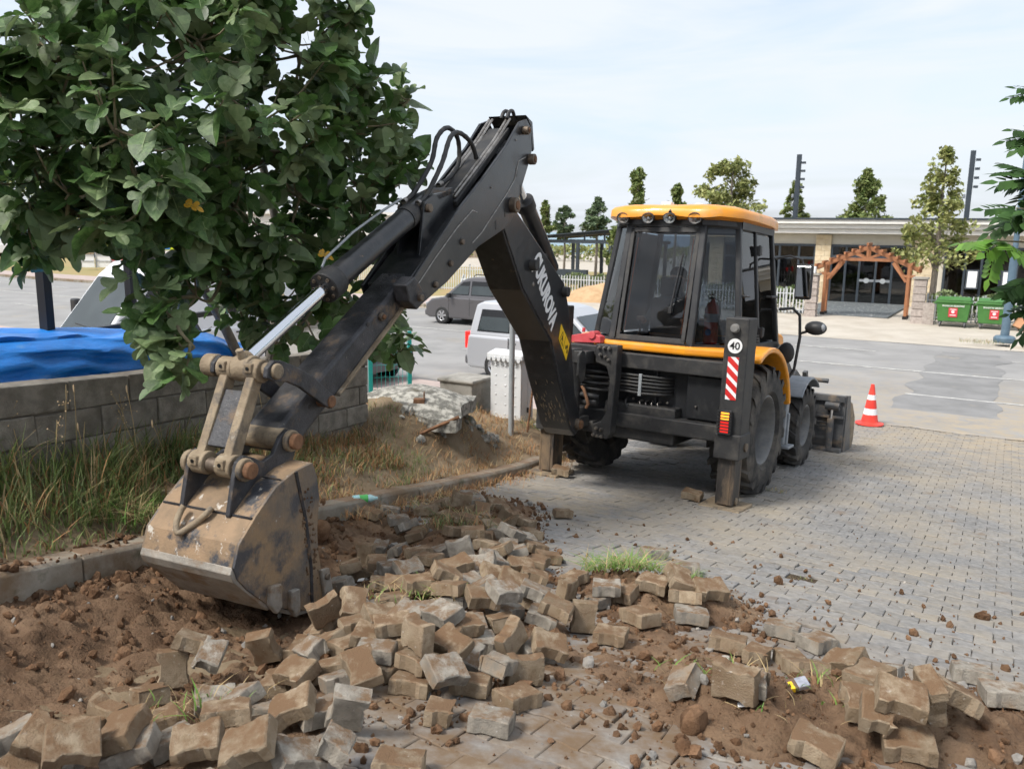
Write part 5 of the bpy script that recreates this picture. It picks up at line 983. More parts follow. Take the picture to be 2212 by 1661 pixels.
# pavers used as packing under and on the stabiliser feet, and on the verge
FM = MM.to_3x3()
for (loc, rz, lab, full) in ((MM @ Vector((.70, -.10, .125)), .1, 'tan paver lying on the right stabiliser foot', 1), (MM @ Vector((-.86, -.16, .125)), .35, 'tan paver lying on the left stabiliser foot', 1),
                             (W(3.4, -4.72, zu(3.4) + .30), .4, 'tan paver half buried in grass above the exposed kerb', 1), (W(3.05, -4.63, zu(3.05) + .22), 1.2, 'small tan paver end beside the buried paver above the kerb', 0)):
    o = link('loose_paver', (lp_me[1] if full else lh_me[1])); o.location = loc; o.rotation_euler = (.06, .1, rz - MA); tag(o, lab, 'paver', 'loose dug-out pavers')

# clods and stones in the dug soil
def lump(mb, c, r, rg=random):
    M = Matrix.Translation(c) @ Euler((rg.uniform(0, 6), rg.uniform(0, 6), rg.uniform(0, 6))).to_matrix().to_4x4()
    vs = []; t = (1 + 5 ** .5) / 2
    for p in ((-1, t, 0), (1, t, 0), (-1, -t, 0), (1, -t, 0), (0, -1, t), (0, 1, t), (0, -1, -t), (0, 1, -t), (t, 0, -1), (t, 0, 1), (-t, 0, -1), (-t, 0, 1)):
        v = Vector(p).normalized() * r * rg.uniform(.65, 1.15); vs.append((v.x * 1.2, v.y, v.z * .75))
    mb.add(vs, [(0, 11, 5), (0, 5, 1), (0, 1, 7), (0, 7, 10), (0, 10, 11), (1, 5, 9), (5, 11, 4), (11, 10, 2), (10, 7, 6), (7, 1, 8), (3, 9, 4), (3, 4, 2), (3, 2, 6), (3, 6, 8), (3, 8, 9), (4, 9, 5), (2, 4, 11), (6, 2, 10), (8, 6, 7), (9, 8, 1)], 0, M)
mb = MB(); ms = MB(); n = 0
while n < 7000:
    u, v = rnd(.4, 6.6), rnd(-4.5, .8); t = trench(u, v); h = soil_h(u, v, False)
    if t < .05 and h < -.035 and random.random() < .93: continue
    r = .005 + .022 * random.random() ** 3 + (.032 * random.random() ** 2 if random.random() < .07 else 0)
    z = zu(u) + (soil_h(u, v) if (t > .03 or h > 0) else .002) + r * .25
    lump(ms if random.random() < .06 else mb, W(u, v, z), r); n += 1
for k in range(200):
    u, v = rnd(2.5, 9), rnd(-2.6, .9); lump(mb, W(u, v, zu(u) + .003), .002 + .008 * random.random() ** 3)
n = 0
while n < 3000:
    u, v = rnd(1.0, 6.5), rnd(-4.2, .7); dd = min(seg_d(u, v, HEAP1), seg_d(u, v, THIN), seg_d(u, v, HEAP3))
    if trench(u, v) > .02 or random.random() > math.exp(-(dd / .7) ** 2): continue
    lump(mb, W(u, v, zu(u) + max(0, soil_h(u, v)) + .003), .002 + .009 * random.random() ** 3); n += 1
tag(mb.build('soil_clods', 'clod'), 'brown crumbs and clods of earth strewn over the dug soil', 'soil', kind='stuff')
tag(ms.build('gravel', 'stone'), 'small grey stones mixed into the dug soil', 'gravel', kind='stuff')
mb = MB()                # earth thrown up along the kerb
for k in range(900):
    u = rnd(-.8, 4.6); r = .006 + .03 * random.random() ** 3
    if random.random() < .6: v = kerb_v(u) - rnd(.0, .34); z = zu(u) + (.10 if v > kerb_v(u) - .15 else verge_h(u, v)) + r * .2
    else: v = kerb_v(u) + abs(random.gauss(0, .12)); z = zu(u) + soil_h(u, v) + r * .4
    lump(mb, W(u, v, z), r)
tag(mb.build('kerb_clods', 'clod'), 'crumbled earth lying along the left kerb', 'soil', kind='stuff')
# single large clods
for (u, v, r, lab) in ((2.95, -.92, .085, 'dark clod of earth on the laid pavers at the bottom'), (3.62, -.33, .12, 'large brown clod between the pavers at lower right'), (4.15, -4.1, .13, 'root-matted clod of earth below the verge'), (3.0, -4.55, .07, 'round brown clod on the kerb edge')):
    m = MB(); lump(m, (0, 0, 0), r); o = m.build('clod', 'clod', smooth=20); s = o.modifiers.new('s', 'SUBSURF'); s.levels = s.render_levels = 2
    tx = bpy.data.textures.new('clod', 'CLOUDS'); tx.noise_scale = .05; d = o.modifiers.new('d', 'DISPLACE'); d.texture = tx; d.strength = .03
    zz = max(soil_h(u, v), 0) if trench(u, v) < .1 else soil_h(u, v)
    o.location = W(u, v, zu(u) + zz + r * .35 + (.16 if v < -4.5 else 0)); tag(o, lab, 'clod', 'large clods of earth')

# ------------------------------------------------------------------ traffic cone
c = W(16.1, -2.05); cn = thing('traffic_cone', 'red and white striped traffic cone on the road edge', 'traffic cone', (c.x, c.y, zu(16.1) + .012))
m = MB(); m.lathe([(0, 0), (.23, 0), (.245, .012), (.24, .03), (.16, .04), (.145, .055)], 28); m.build('base', 'cone_red', cn, smooth=40)
rz_ = lambda z: .145 - (z - .055) * .168
for k, (z0, z1) in enumerate(((.055, .19), (.19, .30), (.30, .46), (.46, .55), (.55, .70), (.70, .74))):
    m = MB(); m.lathe([(rz_(z0), z0), (rz_(z1), z1)] + ([(0, z1 + .005)] if k == 5 else []), 28); m.build('white_band' if k in (1, 3) else 'red_band', 'reflect_white' if k in (1, 3) else 'cone_red', cn, smooth=40)

# ------------------------------------------------------------------ mossy slab, concrete box, cabinet, pole, rod, boulders
c = W(7.35, -5.72); z0 = zu(7.35) + .70
SZ = frame((c.x, c.y, z0), (math.cos(-.15), math.sin(-.15), -.02), (-math.sin(-.15), math.cos(-.15), .05), (0.02, -.05, 1))
m = MB(); NX, NY = 22, 18
for i in range(NX + 1):
    for j in range(NY + 1):
        a, b = i / NX * 2 - 1, j / NY * 2 - 1; x = a * .62 + .05 * noise.noise(Vector((b * 2, a, 3))); y = b * .55 + .04 * noise.noise(Vector((a * 2, b, 5)))
        z = .20 * (1 - min(1, (a * a * .8 + b * b * .8))) ** .8 + .012 * noise.noise(Vector((x * 6, y * 6, 0))); m.v.append(SZ @ Vector((x, y, z)))
m.f = [[i * (NY + 1) + j, (i + 1) * (NY + 1) + j, (i + 1) * (NY + 1) + j + 1, i * (NY + 1) + j + 1] for i in range(NX) for j in range(NY)]
rim = [i * (NY + 1) for i in range(NX + 1)] + [NX * (NY + 1) + j for j in range(1, NY + 1)] + [i * (NY + 1) + NY for i in range(NX - 1, -1, -1)] + [j for j in range(NY - 1, 0, -1)]
b0 = len(m.v); m.v += [m.v[i] - Vector((0, 0, .13 + .03 * noise.noise(m.v[i] * 4))) for i in rim]; n = len(rim)
m.f += [[rim[k], rim[(k + 1) % n], b0 + (k + 1) % n, b0 + k] for k in range(n)]; m.m = [0] * len(m.f)
slb = thing('concrete_slab', 'domed old concrete slab with lichen on the overgrown mound', 'concrete slab'); m.build('slab', 'lichen_concrete', slb, smooth=40)
m = MB(); q = SZ @ Vector((.16, -.33, .13)); m.box(q, (.12, .10, .06)); m.box(q + Vector((.05, .02, .06)), (.012, .05, .08)); m.build('iron_lug', 'rust', slb, bevel=.004)
m = MB(); m.tube([SZ @ Vector((.18, -.70, -.17)), SZ @ Vector((.64, -.50, .03))], .022, n=6); tag(m.build('rusty_bar', 'rust'), 'rusty iron bar leaning on the edge of the slab', 'iron bar')
for k in range(46):                     # rubble stones under the slab
    u, v = 7.45 + rnd(-.75, .95), -5.15 + rnd(-.4, .1); r = rnd(.03, .085); m = MB(); lump(m, W(u, v, verge_z(u, v) - r * .1), r); m.build('rubble_stone', 'lichen_concrete', slb, smooth=20)
cb = Vector((-.66, 11.7, 0)); m = MB(); Rz = Matrix.Rotation(-.5, 3, 'Z'); zt = 1.37
m.box((cb.x, cb.y, zt - .55), (.54, .54, 1.1), Rz); m.box((cb.x, cb.y, zt + .012), (.60, .60, .05), Rz)
cbx = thing('concrete_box', 'square grey concrete box between the slab and the white cabinet', 'concrete box'); m.build('shell', 'concrete', cbx, bevel=.02)
# white utility cabinet
ct = thing('utility_cabinet', 'white ribbed utility cabinet behind the grey pole', 'cabinet', (.0, 11.5, .42), rad(58)); H = 1.30
m = MB(); m.bb(-.17, .17, -.25, .25, 0, H); m.build('body', 'cabinet_white', ct, bevel=.01)
m = MB(); m.bb(-.21, .21, -.29, .29, H, H + .07); m.prism([(-.21, H + .07), (.21, H + .07), (.0, H + .11)], -.29, .29, YA); m.build('roof', 'cabinet_white', ct, bevel=.012)
for y in (-.24, -.16, -.08, 0, .08, .16, .24):
    m = MB(); m.cyl((-.212, y, H + .0), (-.235, y, H + .0), .03, n=8); m.build('roof_lug', 'cabinet_white', ct)
for s in (-1, 1):
    for a in range(3):
        for b in range(9):
            if s < 0: m = MB(); m.ball((-.172, -.16 + a * .16, .12 + b * .135), (.005, .016, .016), 8, 4); m.build('stud', 'cabinet_white', ct, smooth=60)
m = MB(); m.bb(-.15, .0, -.254, -.250, .05, H - .05); m.bb(.01, .15, -.254, -.250, .05, H - .05); m.build('door', 'cabinet_white', ct, bevel=.003)
m = MB(); m.bb(-.01, .01, -.275, -.253, .55, .62); m.build('lock', 'dark_plastic', ct)
m = MB(); m.bb(.05, .12, -.2565, -.2545, .42, .58); m.build('sticker', 'grey_plastic', ct)
m = MB(); m.cyl((0, 0, 0), (0, 0, 2.0), .036, n=16); po = m.build('pole', 'galvanised', smooth=40); po.location = (-.005, 10.45, .55); tag(po, 'plain galvanised grey pole standing before the white cabinet', 'pole')
m = MB(); m.tube([(.18, 10.7, .6), (.24, 10.75, 1.1), (.31, 10.85, 1.75)], .014, n=8); tag(m.build('iron_rod', 'rust', smooth=40), 'thin rusty rod leaning beside the white cabinet', 'iron rod')
for k, (x, y, r, lab) in enumerate(((.38, 11.2, .24, 'pale boulder at the foot of the white cabinet'), (.62, 11.9, .15, 'small stone behind the pale boulder'))):
    m = MB(); lump(m, (0, 0, 0), r); o = m.build('boulder', 'stone', smooth=35); s = o.modifiers.new('s', 'SUBSURF'); s.levels = s.render_levels = 2; o.location = (x, y, zg(x, y) + r * .6); tag(o, lab, 'boulder')

# ------------------------------------------------------------------ litter
u, v = 3.42, -.62; m = MB(); m.bb(-.045, .045, -.028, .028, 0, .022); pk = thing('cigarette_pack', 'crushed shiny cigarette pack lying on the brown soil', 'packet', W(u, v, zu(u) + max(soil_h(u, v), 0) + .02), .25); pk.rotation_euler = (.25, -.2, .1)
m.build('box', 'silver_foil', pk, bevel=.004); m = MB(); m.bb(-.0455, -.005, -.0285, .0285, -.0005, .0228); m.build('front_print', 'brown_edge', pk, bevel=.003); m = MB(); m.bb(-.040, -.022, -.0289, .012, .001, .0233); m.build('yellow_print', 'decal_yellow', pk); m = MB(); m.bb(-.075, -.0465, -.02, .015, .004, .006); m.build('flap', 'white_paint', pk)
u, v = 5.0, -4.40; b = thing('crushed_bottle', 'crushed blue and green plastic bottle in the dry grass', 'bottle', W(u, v, zu(u) + .09), .5); b.rotation_euler = (0, .1, .5)
m = MB(); m.lathe([(0, -.10), (.03, -.10), (.034, -.05), (.026, 0), (.033, .05), (.015, .09), (.012, .11), (0, .11)], 14, Matrix.Rotation(rad(90), 4, 'Y')); m.build('bottle_body', 'bottle_blue', b, smooth=50); m = MB(); m.lathe([(.036, -.05), (.030, -.02), (.036, .02)], 14, Matrix.Rotation(rad(90), 4, 'Y')); m.build('wrapper', 'bottle_green', b, smooth=50)
for (u, v, lab) in ((3.15, -.78, 'white paper scrap on the soil below the cigarette pack'), (3.7, -3.3, 'white plastic scrap beside the bucket')):
    m = MB(); m.add([(-.02, -.012, 0), (.02, -.015, .006), (.022, .012, .012), (-.015, .014, .003), (-.02, -.012, .003), (.02, -.015, .009), (.022, .012, .015), (-.015, .014, .006)], [(0, 1, 2, 3), (4, 5, 6, 7), (0, 1, 5, 4), (1, 2, 6, 5), (2, 3, 7, 6), (3, 0, 4, 7)]); o = m.build('paper_scrap', 'white_paint'); o.location = W(u, v, zu(u) + (soil_h(u, v) if trench(u, v) > .03 else max(0, soil_h(u, v))) + .02); tag(o, lab, 'litter')
# manhole cover under the machine
c = W(10.9, -4.3); mh = thing('manhole_cover', 'round pale manhole cover in the paving under the machine', 'manhole cover', (c.x, c.y, zu(10.9) + .004)); mh.rotation_euler = Euler((-.07, 0, 0))
m = MB(); m.lathe([(0, .012), (.30, .012), (.305, .0), (.44, .004), (.44, -.05)], 40); m.build('cover', 'iron_cover', mh, smooth=30)
for k in range(-4, 5): m = MB(); w_ = math.sqrt(.28 ** 2 - (k * .06) ** 2); m.bb(-w_, w_, k * .06 - .012, k * .06 + .012, .011, .018); m.build('rib', 'iron_cover', mh)

# ------------------------------------------------------------------ operator and fire extinguisher in the cab
pe = thing('person', 'person in dark clothes sitting in the cab at the levers', 'person'); pe.matrix_world = MM
pm_ = bpy.data.meshes.new('body')
J = {'pel': (0, .98, 1.50, .155), 'w': (0, .86, 1.72, .15), 'ch': (0, .80, 1.95, .165), 'nk': (0, .80, 2.16, .06), 'hd0': (0, .79, 2.22, .075), 'hd': (0, .76, 2.33, .10), 'hd2': (0, .77, 2.41, .075),
     'sl': (-.19, .80, 2.06, .075), 'el': (-.30, .64, 1.82, .05), 'wl': (-.26, .46, 1.84, .035), 'hl': (-.26, .42, 1.86, .04), 'sr': (.19, .80, 2.06, .075), 'er': (.30, .64, 1.82, .05), 'wr': (.27, .47, 1.86, .035), 'hr': (.27, .43, 1.88, .04),
     'pl': (-.10, .90, 1.46, .10), 'kl': (-.20, .50, 1.50, .075), 'al': (-.20, .44, 1.14, .05), 'fl': (-.20, .34, 1.07, .045), 'pr': (.10, .90, 1.46, .10), 'kr': (.20, .50, 1.50, .075), 'ar': (.20, .44, 1.14, .05), 'fr': (.20, .34, 1.07, .045)}
keys = list(J); E_ = [('pel', 'w'), ('w', 'ch'), ('ch', 'nk'), ('nk', 'hd0'), ('hd0', 'hd'), ('hd', 'hd2'), ('ch', 'sl'), ('sl', 'el'), ('el', 'wl'), ('wl', 'hl'), ('ch', 'sr'), ('sr', 'er'), ('er', 'wr'), ('wr', 'hr'), ('pel', 'pl'), ('pl', 'kl'), ('kl', 'al'), ('al', 'fl'), ('pel', 'pr'), ('pr', 'kr'), ('kr', 'ar'), ('ar', 'fr')]
pm_.from_pydata([J[k][:3] for k in keys], [(keys.index(a), keys.index(b)) for a, b in E_], []); po_ = link('body', pm_, pe)
sk = po_.modifiers.new('skin', 'SKIN'); 
for k, sv in zip(keys, pm_.skin_vertices[0].data): sv.radius = (J[k][3],) * 2; sv.use_root = (k == 'pel')
sb = po_.modifiers.new('sub', 'SUBSURF'); sb.levels = sb.render_levels = 2
dg = bpy.context.evaluated_depsgraph_get(); bm_ = bpy.data.meshes.new_from_object(po_.evaluated_get(dg)); po_.modifiers.clear(); po_.data = bm_
bm_.materials.clear(); bm_.materials.append(M_('cloth_dark')); bm_.materials.append(M_('skin'))
for p in bm_.polygons:
    p.use_smooth = True; cc = p.center
    if cc.z > 2.17 or (cc.y < .52 and cc.z > 1.74 and abs(cc.x) > .2): p.material_index = 1
m = MB(); m.ball((0, .79, 2.38), (.098, .108, .085), 14, 8); m.build('hair', 'hair', pe, smooth=60)
for sx in (-1, 1):
    m = MB(); m.ball((.035 * sx, .672, 2.335), (.012, .008, .008), 8, 6); m.build('eye', 'decal_black', pe, smooth=60)
    m = MB(); m.ball((.096 * sx, .78, 2.32), (.012, .022, .032), 8, 6); m.build('ear', 'skin', pe, smooth=60)
    for k in range(4): m = MB(); bx = .265 * sx + (k - 1.5) * .018; m.tube([(bx, .415, 1.885), (bx, .385, 1.885), (bx, .375, 1.862), (bx, .39, 1.845)], .0085, n=6); m.build('finger', 'skin', pe, smooth=60)
    m = MB(); m.tube([(.265 * sx - .035 * sx, .43, 1.87), (.265 * sx - .045 * sx, .40, 1.875), (.265 * sx - .03 * sx, .385, 1.87)], .0095, n=6); m.build('thumb', 'skin', pe, smooth=60)
m = MB(); m.ball((0, .662, 2.31), (.013, .018, .022), 8, 6); m.build('nose', 'skin', pe, smooth=60); m = MB(); m.ball((0, .672, 2.265), (.025, .008, .006), 8, 6); m.build('mouth', 'faded_red', pe, smooth=60)
fe = thing('fire_extinguisher', 'red fire extinguisher standing inside the rear corner window of the cab', 'fire extinguisher'); fe.matrix_world = MM @ Matrix.Translation((.56, .44, 1.645))
m = MB(); m.lathe([(0, 0), (.075, 0), (.08, .02), (.08, .36), (.06, .42), (.025, .45), (.025, .48), (0, .48)], 24); m.build('cylinder', 'red_paint', fe, smooth=50)
m = MB(); m.bb(-.02, .02, -.09, .03, .48, .50); m.bb(-.015, .015, -.10, .02, .515, .53); m.tube([(.02, 0, .48), (.08, -.02, .46), (.095, -.02, .35), (.09, -.02, .2)], .01, n=6); m.build('valve', 'dark_plastic', fe)
m = MB(); m.lathe([(.0815, .23), (.0815, .32)], 24); m.build('label_band', 'white_paint', fe, smooth=50); m = MB(); m.prism(disc(0, .12, .035, 16), -.084, -.080, YA); m.build('pressure_mark', 'playground_blue', fe)
# ------------------------------------------------------------------ vehicles on the main road
def hprism(poly, hw, mb, mi=0):
    n = len(poly); vs = [(x, hw(z), z) for x, z in poly] + [(x, -hw(z), z) for x, z in poly]
    mb.add(vs, [list(range(n))[::-1], list(range(n, 2 * n))] + [(i, (i + 1) % n, n + (i + 1) % n, n + i) for i in range(n)], mi)
def car(name, label, loc, head, paint, lower, green, wins, L=4.3, Wd=1.78, wr=.32, axles=(-1.32, 1.36), belt=1.0, front=None, rear=None, lamp='red_light', taper=.2, glass='car_glass', clad=True, cat='car'):
    t = thing(name, label, cat, loc, math.atan2(head.y, head.x)); hb = Wd / 2
    m = MB(); hprism(lower, lambda z: hb, m); m.build('body', paint, t, bevel=.07, seg=3)
    hw = lambda z: hb - .035 - (z - belt) * taper
    m = MB(); hprism(green, hw, m); m.build('cabin', paint, t, bevel=.05, seg=3)
    for w in wins:
        for sg in (-1, 1):
            m = MB(); a = [(x, sg * (hw(z) + .004), z) for x, z in w]; b = [(x, sg * (hw(z) - .02), z) for x, z in w]; n = len(w)
            m.add(a + b, [list(range(n)), list(range(n, 2 * n))[::-1]] + [(i, (i + 1) % n, n + (i + 1) % n, n + i) for i in range(n)]); m.build('side_window', 'window_black', t)
            c_ = [sum(p[k] for p in w) / n for k in (0, 1)]
            m = MB(); a = [(c_[0] + (x - c_[0]) * .93, sg * (hw(z) + .007), c_[1] + (z - c_[1]) * .86) for x, z in w]; m.add(a, [list(range(n))]); m.build('pane', 'car_pane', t)
    for nm, q in (('windscreen', front), ('rear_window', rear)):
        if q:
            (x0, z0), (x1, z1) = q; d = Vector((x1 - x0, 0, z1 - z0)).normalized(); n_ = Vector((d.z, 0, -d.x)); n_ = n_ if (n_.x > 0) == (nm == 'windscreen') else -n_
            m = MB(); a, b = Vector((x0, 0, z0)) + n_ * .012, Vector((x1, 0, z1)) + n_ * .012; m.add([(a.x, hw(z0) - .1, a.z), (a.x, -hw(z0) + .1, a.z), (b.x, -hw(z1) + .1, b.z), (b.x, hw(z1) - .1, b.z)], [(0, 1, 2, 3)]); m.build(nm, 'car_pane', t)
    for x in axles:
        for sg in (-1, 1):
            M = Matrix.Translation((x, sg * (hb - .10), wr)) @ Matrix.Rotation(rad(90), 4, 'X')
            m = MB(); m.lathe([(0, .112 * sg), (wr + .075, .112 * sg), (wr + .075, .0)], 28, M); m.build('arch', 'bumper_grey' if clad else 'window_black', t)
            m = MB(); m.lathe([(wr * .62, -.11), (wr - .03, -.115), (wr, -.08), (wr, .08), (wr - .03, .118), (wr * .62, .122)], 28, Matrix.Translation((x, sg * (hb - .09), wr)) @ Matrix.Rotation(rad(90) * (1 if sg < 0 else -1), 4, 'X')); w_ = m.build('wheel', 'car_tyre', t, smooth=40)
            m = MB(); Mr = Matrix.Translation((x, sg * (hb - .09), wr)) @ Matrix.Rotation(rad(90) * (1 if sg < 0 else -1), 4, 'X'); m.lathe([(wr * .64, .12), (wr * .6, .10), (wr * .55, .09)], 24, Mr)
            for k in range(6): m.box(Mr @ Vector((wr * .33 * math.cos(k * 1.047), wr * .33 * math.sin(k * 1.047), .1)), (wr * .62, .05, .02), (Mr @ Matrix.Rotation(k * 1.047, 4, 'Z')).to_3x3())
            m.build('rim', 'alloy', w_, smooth=40); m = MB(); m.lathe([(0, .085), (wr * .6, .085)], 20, Mr); m.build('brake_disc', 'window_black', w_)
    xs = [p[0] for p in lower]; x0, x1 = min(xs), max(xs)
    m = MB(); m.bb(x0 - .04, x0 + .25, -hb + .02, hb - .02, .30, .52); m.build('rear_bumper', 'bumper_grey' if clad else paint, t, bevel=.05); m = MB(); m.bb(x1 - .25, x1 + .04, -hb + .02, hb - .02, .28, .5); m.build('front_bumper', 'bumper_grey' if clad else paint, t, bevel=.05)
    for sg in (-1, 1):
        m = MB(); m.bb(x0 - .03, x0 + .10, sg * (hb - .10) - .08, sg * (hb - .10) + .105, .68, 1.08); m.build('tail_lamp', lamp, t, bevel=.02)
        m = MB(); m.bb(x1 - .28, x1 + .012, sg * (hb - .18) - .14, sg * (hb - .18) + .14, .62, .78); m.build('headlamp', 'lamp_reflector', t, bevel=.03)
        m = MB(); m.box((.95, sg * (hb + .12), belt + .08), (.12, .22, .17)); m.build('door_mirror', 'dark_plastic', t, bevel=.03)
        for x in (-.95, -.02):
            m = MB(); m.bb(x, x + .18, sg * hb - .012, sg * hb + .022, belt - .14, belt - .11); m.build('door_handle', 'dark_plastic' if clad else paint, t, bevel=.006)
        for x in (-.98, .12, 1.05):
            m = MB(); m.bb(x, x + .008, sg * hb - .02, sg * hb + .003, .35, belt); m.build('door_gap', 'window_black', t)
    return t
mat('window_black', (.008, .008, .009), None, 4, .25)
mat('car_pane', (.018, .026, .026), (.03, .04, .04), 1.5, .05, spec=.8)
MPV_L = [(-2.14, .25), (-2.18, .6), (-2.12, 1.02), (1.25, 1.02), (1.85, .92), (2.12, .72), (2.14, .3), (2.0, .22), (-2.0, .22)]
MPV_G = [(-2.12, .98), (1.35, .98), (.62, 1.58), (.35, 1.72), (.0, 1.78), (-1.8, 1.80), (-1.98, 1.72)]
MPV_W = [[(-1.88, 1.10), (-.98, 1.10), (-.98, 1.62), (-1.80, 1.62)], [(-.90, 1.10), (.10, 1.10), (.10, 1.62), (-.90, 1.62)], [(.18, 1.10), (1.05, 1.10), (.48, 1.58), (.18, 1.62)]]
p = W(17.3, -9.0); car('white_car', 'white high-roofed car on the near lane behind the utility cabinet', (p.x, p.y, .01), Vv, 'van_silver', MPV_L, MPV_G, MPV_W, front=((1.30, 1.02), (.64, 1.57)), rear=((-2.13, 1.1), (-1.99, 1.68)))
p = W(26.3, -17.0); gc = car('grey_car', 'dark grey estate car with roof rails on the far lane', (p.x, p.y, .01), -Vv, 'car_grey', MPV_L, MPV_G, MPV_W, Wd=1.84, front=((1.30, 1.02), (.64, 1.57)), rear=((-2.13, 1.1), (-1.99, 1.68)), clad=False)
for sg in (-1, 1):
    m = MB(); m.tube([(-1.7, sg * .66, 1.80), (-1.6, sg * .66, 1.86), (0, sg * .66, 1.86), (.1, sg * .66, 1.78)], .02, n=6); m.build('roof_rail', 'dark_plastic', gc, smooth=50)
m = MB(); m.ball((.55, .42, 1.28), (.1, .09, .13), 10, 8); m.build('driver_head', 'skin', gc, smooth=60)
SED_L = [(-2.1, .3), (-2.15, .6), (-2.1, .9), (-1.5, .95), (1.0, .95), (1.8, .82), (2.1, .6), (2.08, .28)]; SED_G = [(-1.6, .92), (1.1, .92), (.4, 1.38), (-.9, 1.42)]
p = W(14.1, -13.7); gs = car('parked_car', 'grey parked car end with an orange indicator behind the teal fence', (p.x, p.y, .13), Vv, 'bumper_grey', SED_L, SED_G, [[(-1.1, 1.0), (.75, 1.0), (.33, 1.32), (-.75, 1.34)]], belt=.93, front=((1.1, .95), (.42, 1.37)), rear=((-1.6, .95), (-.93, 1.4)), clad=False)
m = MB(); m.bb(2.02, 2.14, -.85, -.6, .60, .72); m.bb(1.7, 2.0, -.90, -.885, .60, .68); m.build('indicator', 'amber_plastic' if 'amber_plastic' in MATS else 'orange_line', gs, bevel=.02)
VL = [(-2.9, .35), (-2.9, 1.2), (1.9, 1.2), (2.65, 1.08), (2.85, .7), (2.85, .35)]; VG = [(-2.88, 1.15), (1.95, 1.15), (1.1, 2.25), (.8, 2.5), (-2.8, 2.55)]
hd = Vector((-.62, -.785, 0)).normalized(); p = Vector((-7.0, 17.2, .25))
vn = car('white_van', 'white delivery van seen through the fig branches left', p, hd, 'van_white', VL, VG, [[(.3, 1.35), (1.55, 1.35), (1.0, 2.0), (.3, 2.05)]], Wd=2.0, wr=.36, axles=(-1.8, 1.8), belt=1.2, front=((1.90, 1.22), (1.14, 2.2)), rear=None, taper=.10, cat='van')
m = MB(); m.tube([(1.86, .3, 1.30), (1.82, -.4, 1.34)], .012, n=4); m.build('wiper', 'dark_plastic', vn); m = MB(); m.bb(1.35, 1.5, -1.32, -1.1, 1.35, 1.75); m.build('door_mirror', 'dark_plastic', vn, bevel=.04)
# far camper, banner barrier, playground
hd = Vector((1, .15, 0)).normalized()
cv = car('camper_van', 'beige camper van parked beyond the road at far left', Vector((-41, 80, .42)), hd, 'camper_beige', [(-2.8, .35), (-2.8, 1.2), (2.5, 1.2), (2.75, .9), (2.75, .35)], [(-2.8, 1.1), (2.0, 1.1), (1.7, 2.3), (1.2, 2.7), (-2.7, 2.75)], [[(-.9, 1.6), (-.2, 1.6), (-.2, 2.1), (-.9, 2.1)]], Wd=2.0, wr=.36, axles=(-1.7, 1.7), belt=1.2, front=((2.0, 1.25), (1.72, 2.2)), taper=.08, clad=False, cat='camper van')
car('white_van', 'small white van behind the leaves at the far left edge', Vector((-48, 81, .42)), hd, 'van_white', VL, VG, [[(.3, 1.35), (1.55, 1.35), (1.0, 2.0), (.3, 2.05)]], Wd=1.9, wr=.36, axles=(-1.8, 1.8), belt=1.2, front=((1.90, 1.22), (1.14, 2.2)), taper=.10, clad=False, cat='van')
bn_ = thing('banner_barrier', 'white barrier with a red banner on the dry grass', 'barrier', (-29.5, 62, .35), .02)
for k in range(5):
    m = MB(); a = -2.6 + k * 1.1; yy = .5 * math.cos((k - 2) * .5); m.bb(a, a + 1.06, yy, yy + .04, .05, .95); m.build('panel', 'white_paint' if k < 2 else 'sign_red', bn_)
    m = MB(); m.bb(a - .02, a + .03, yy - .06, yy - .01, 0, 1.15); m.bb(a, a + 1.06, yy - .05, yy - .02, .95, 1.0); m.bb(a, a + 1.06, yy - .05, yy - .02, .5, .54); m.build('rail', 'galvanised', bn_)
for k in range(3): m = MB(); m.bb(.1 + k * .9, .55 + k * .9, .2, .24, .35, .62); m.build('print', 'white_paint', bn_)
pg = thing('playground_tower', 'yellow and blue playground tower beyond the van', 'playground', (-31.5, 78, .4))
m = MB(); m.bb(-1.2, 1.2, -.5, .5, .9, 2.3); m.build('panel', 'playground_yellow', pg, bevel=.05); m = MB(); m.bb(-.9, -.1, -.56, -.5, 1.0, 1.9); m.bb(.3, .9, -.56, -.5, 1.2, 1.9); m.build('opening', 'playground_blue', pg)
for x in (-1.1, 1.1): m = MB(); m.cyl((x, 0, 0), (x, 0, 2.4), .06, n=8); m.build('post', 'playground_blue', pg)

# ------------------------------------------------------------------ building across the road
mat('pebble_mix', (.085, .10, .105), (.13, .145, .15), 6, .8, dirt=((.62, .61, .57), .60, .63, 7.0, .8))
UB = 45.7; bl = thing('building', 'single-storey cream building with white stepped fascia and dark glazed front', 'building', W(UB, 0), -UA)
m = MB(); m.bb(-16, 14, 7.5, 7.8, 0, 4.1); m.bb(-16, -15.7, .1, 7.5, 0, 4.1); m.bb(13.7, 14, .1, 7.5, 0, 4.1); m.bb(-16, 14, .12, .30, 2.98, 3.6); m.bb(-16, 14, 0.3, 7.6, 3.56, 3.7); m.build('wall', 'render_cream', bl)
m = MB(); m.bb(-15.7, 13.7, .3, 7.5, -.05, .07); m.bb(-15.7, 13.7, 5.0, 5.1, .07, 3.5); m.build('interior', 'interior_dark', bl)
for k, (z0, z1, o_) in enumerate(((3.56, 3.80, .55), (3.81, 4.03, .72), (4.04, 4.26, .9))):
    m = MB(); m.bb(-16.3 - o_ * .3, 14.5, -o_, 7.9, z0, z1); m.build('fascia_band', 'fascia_white', bl, bevel=.02)
m = MB(); m.bb(-16.6, 14.8, -.98, 8, 4.26, 4.34); m.build('roof_edge', 'anthracite', bl)
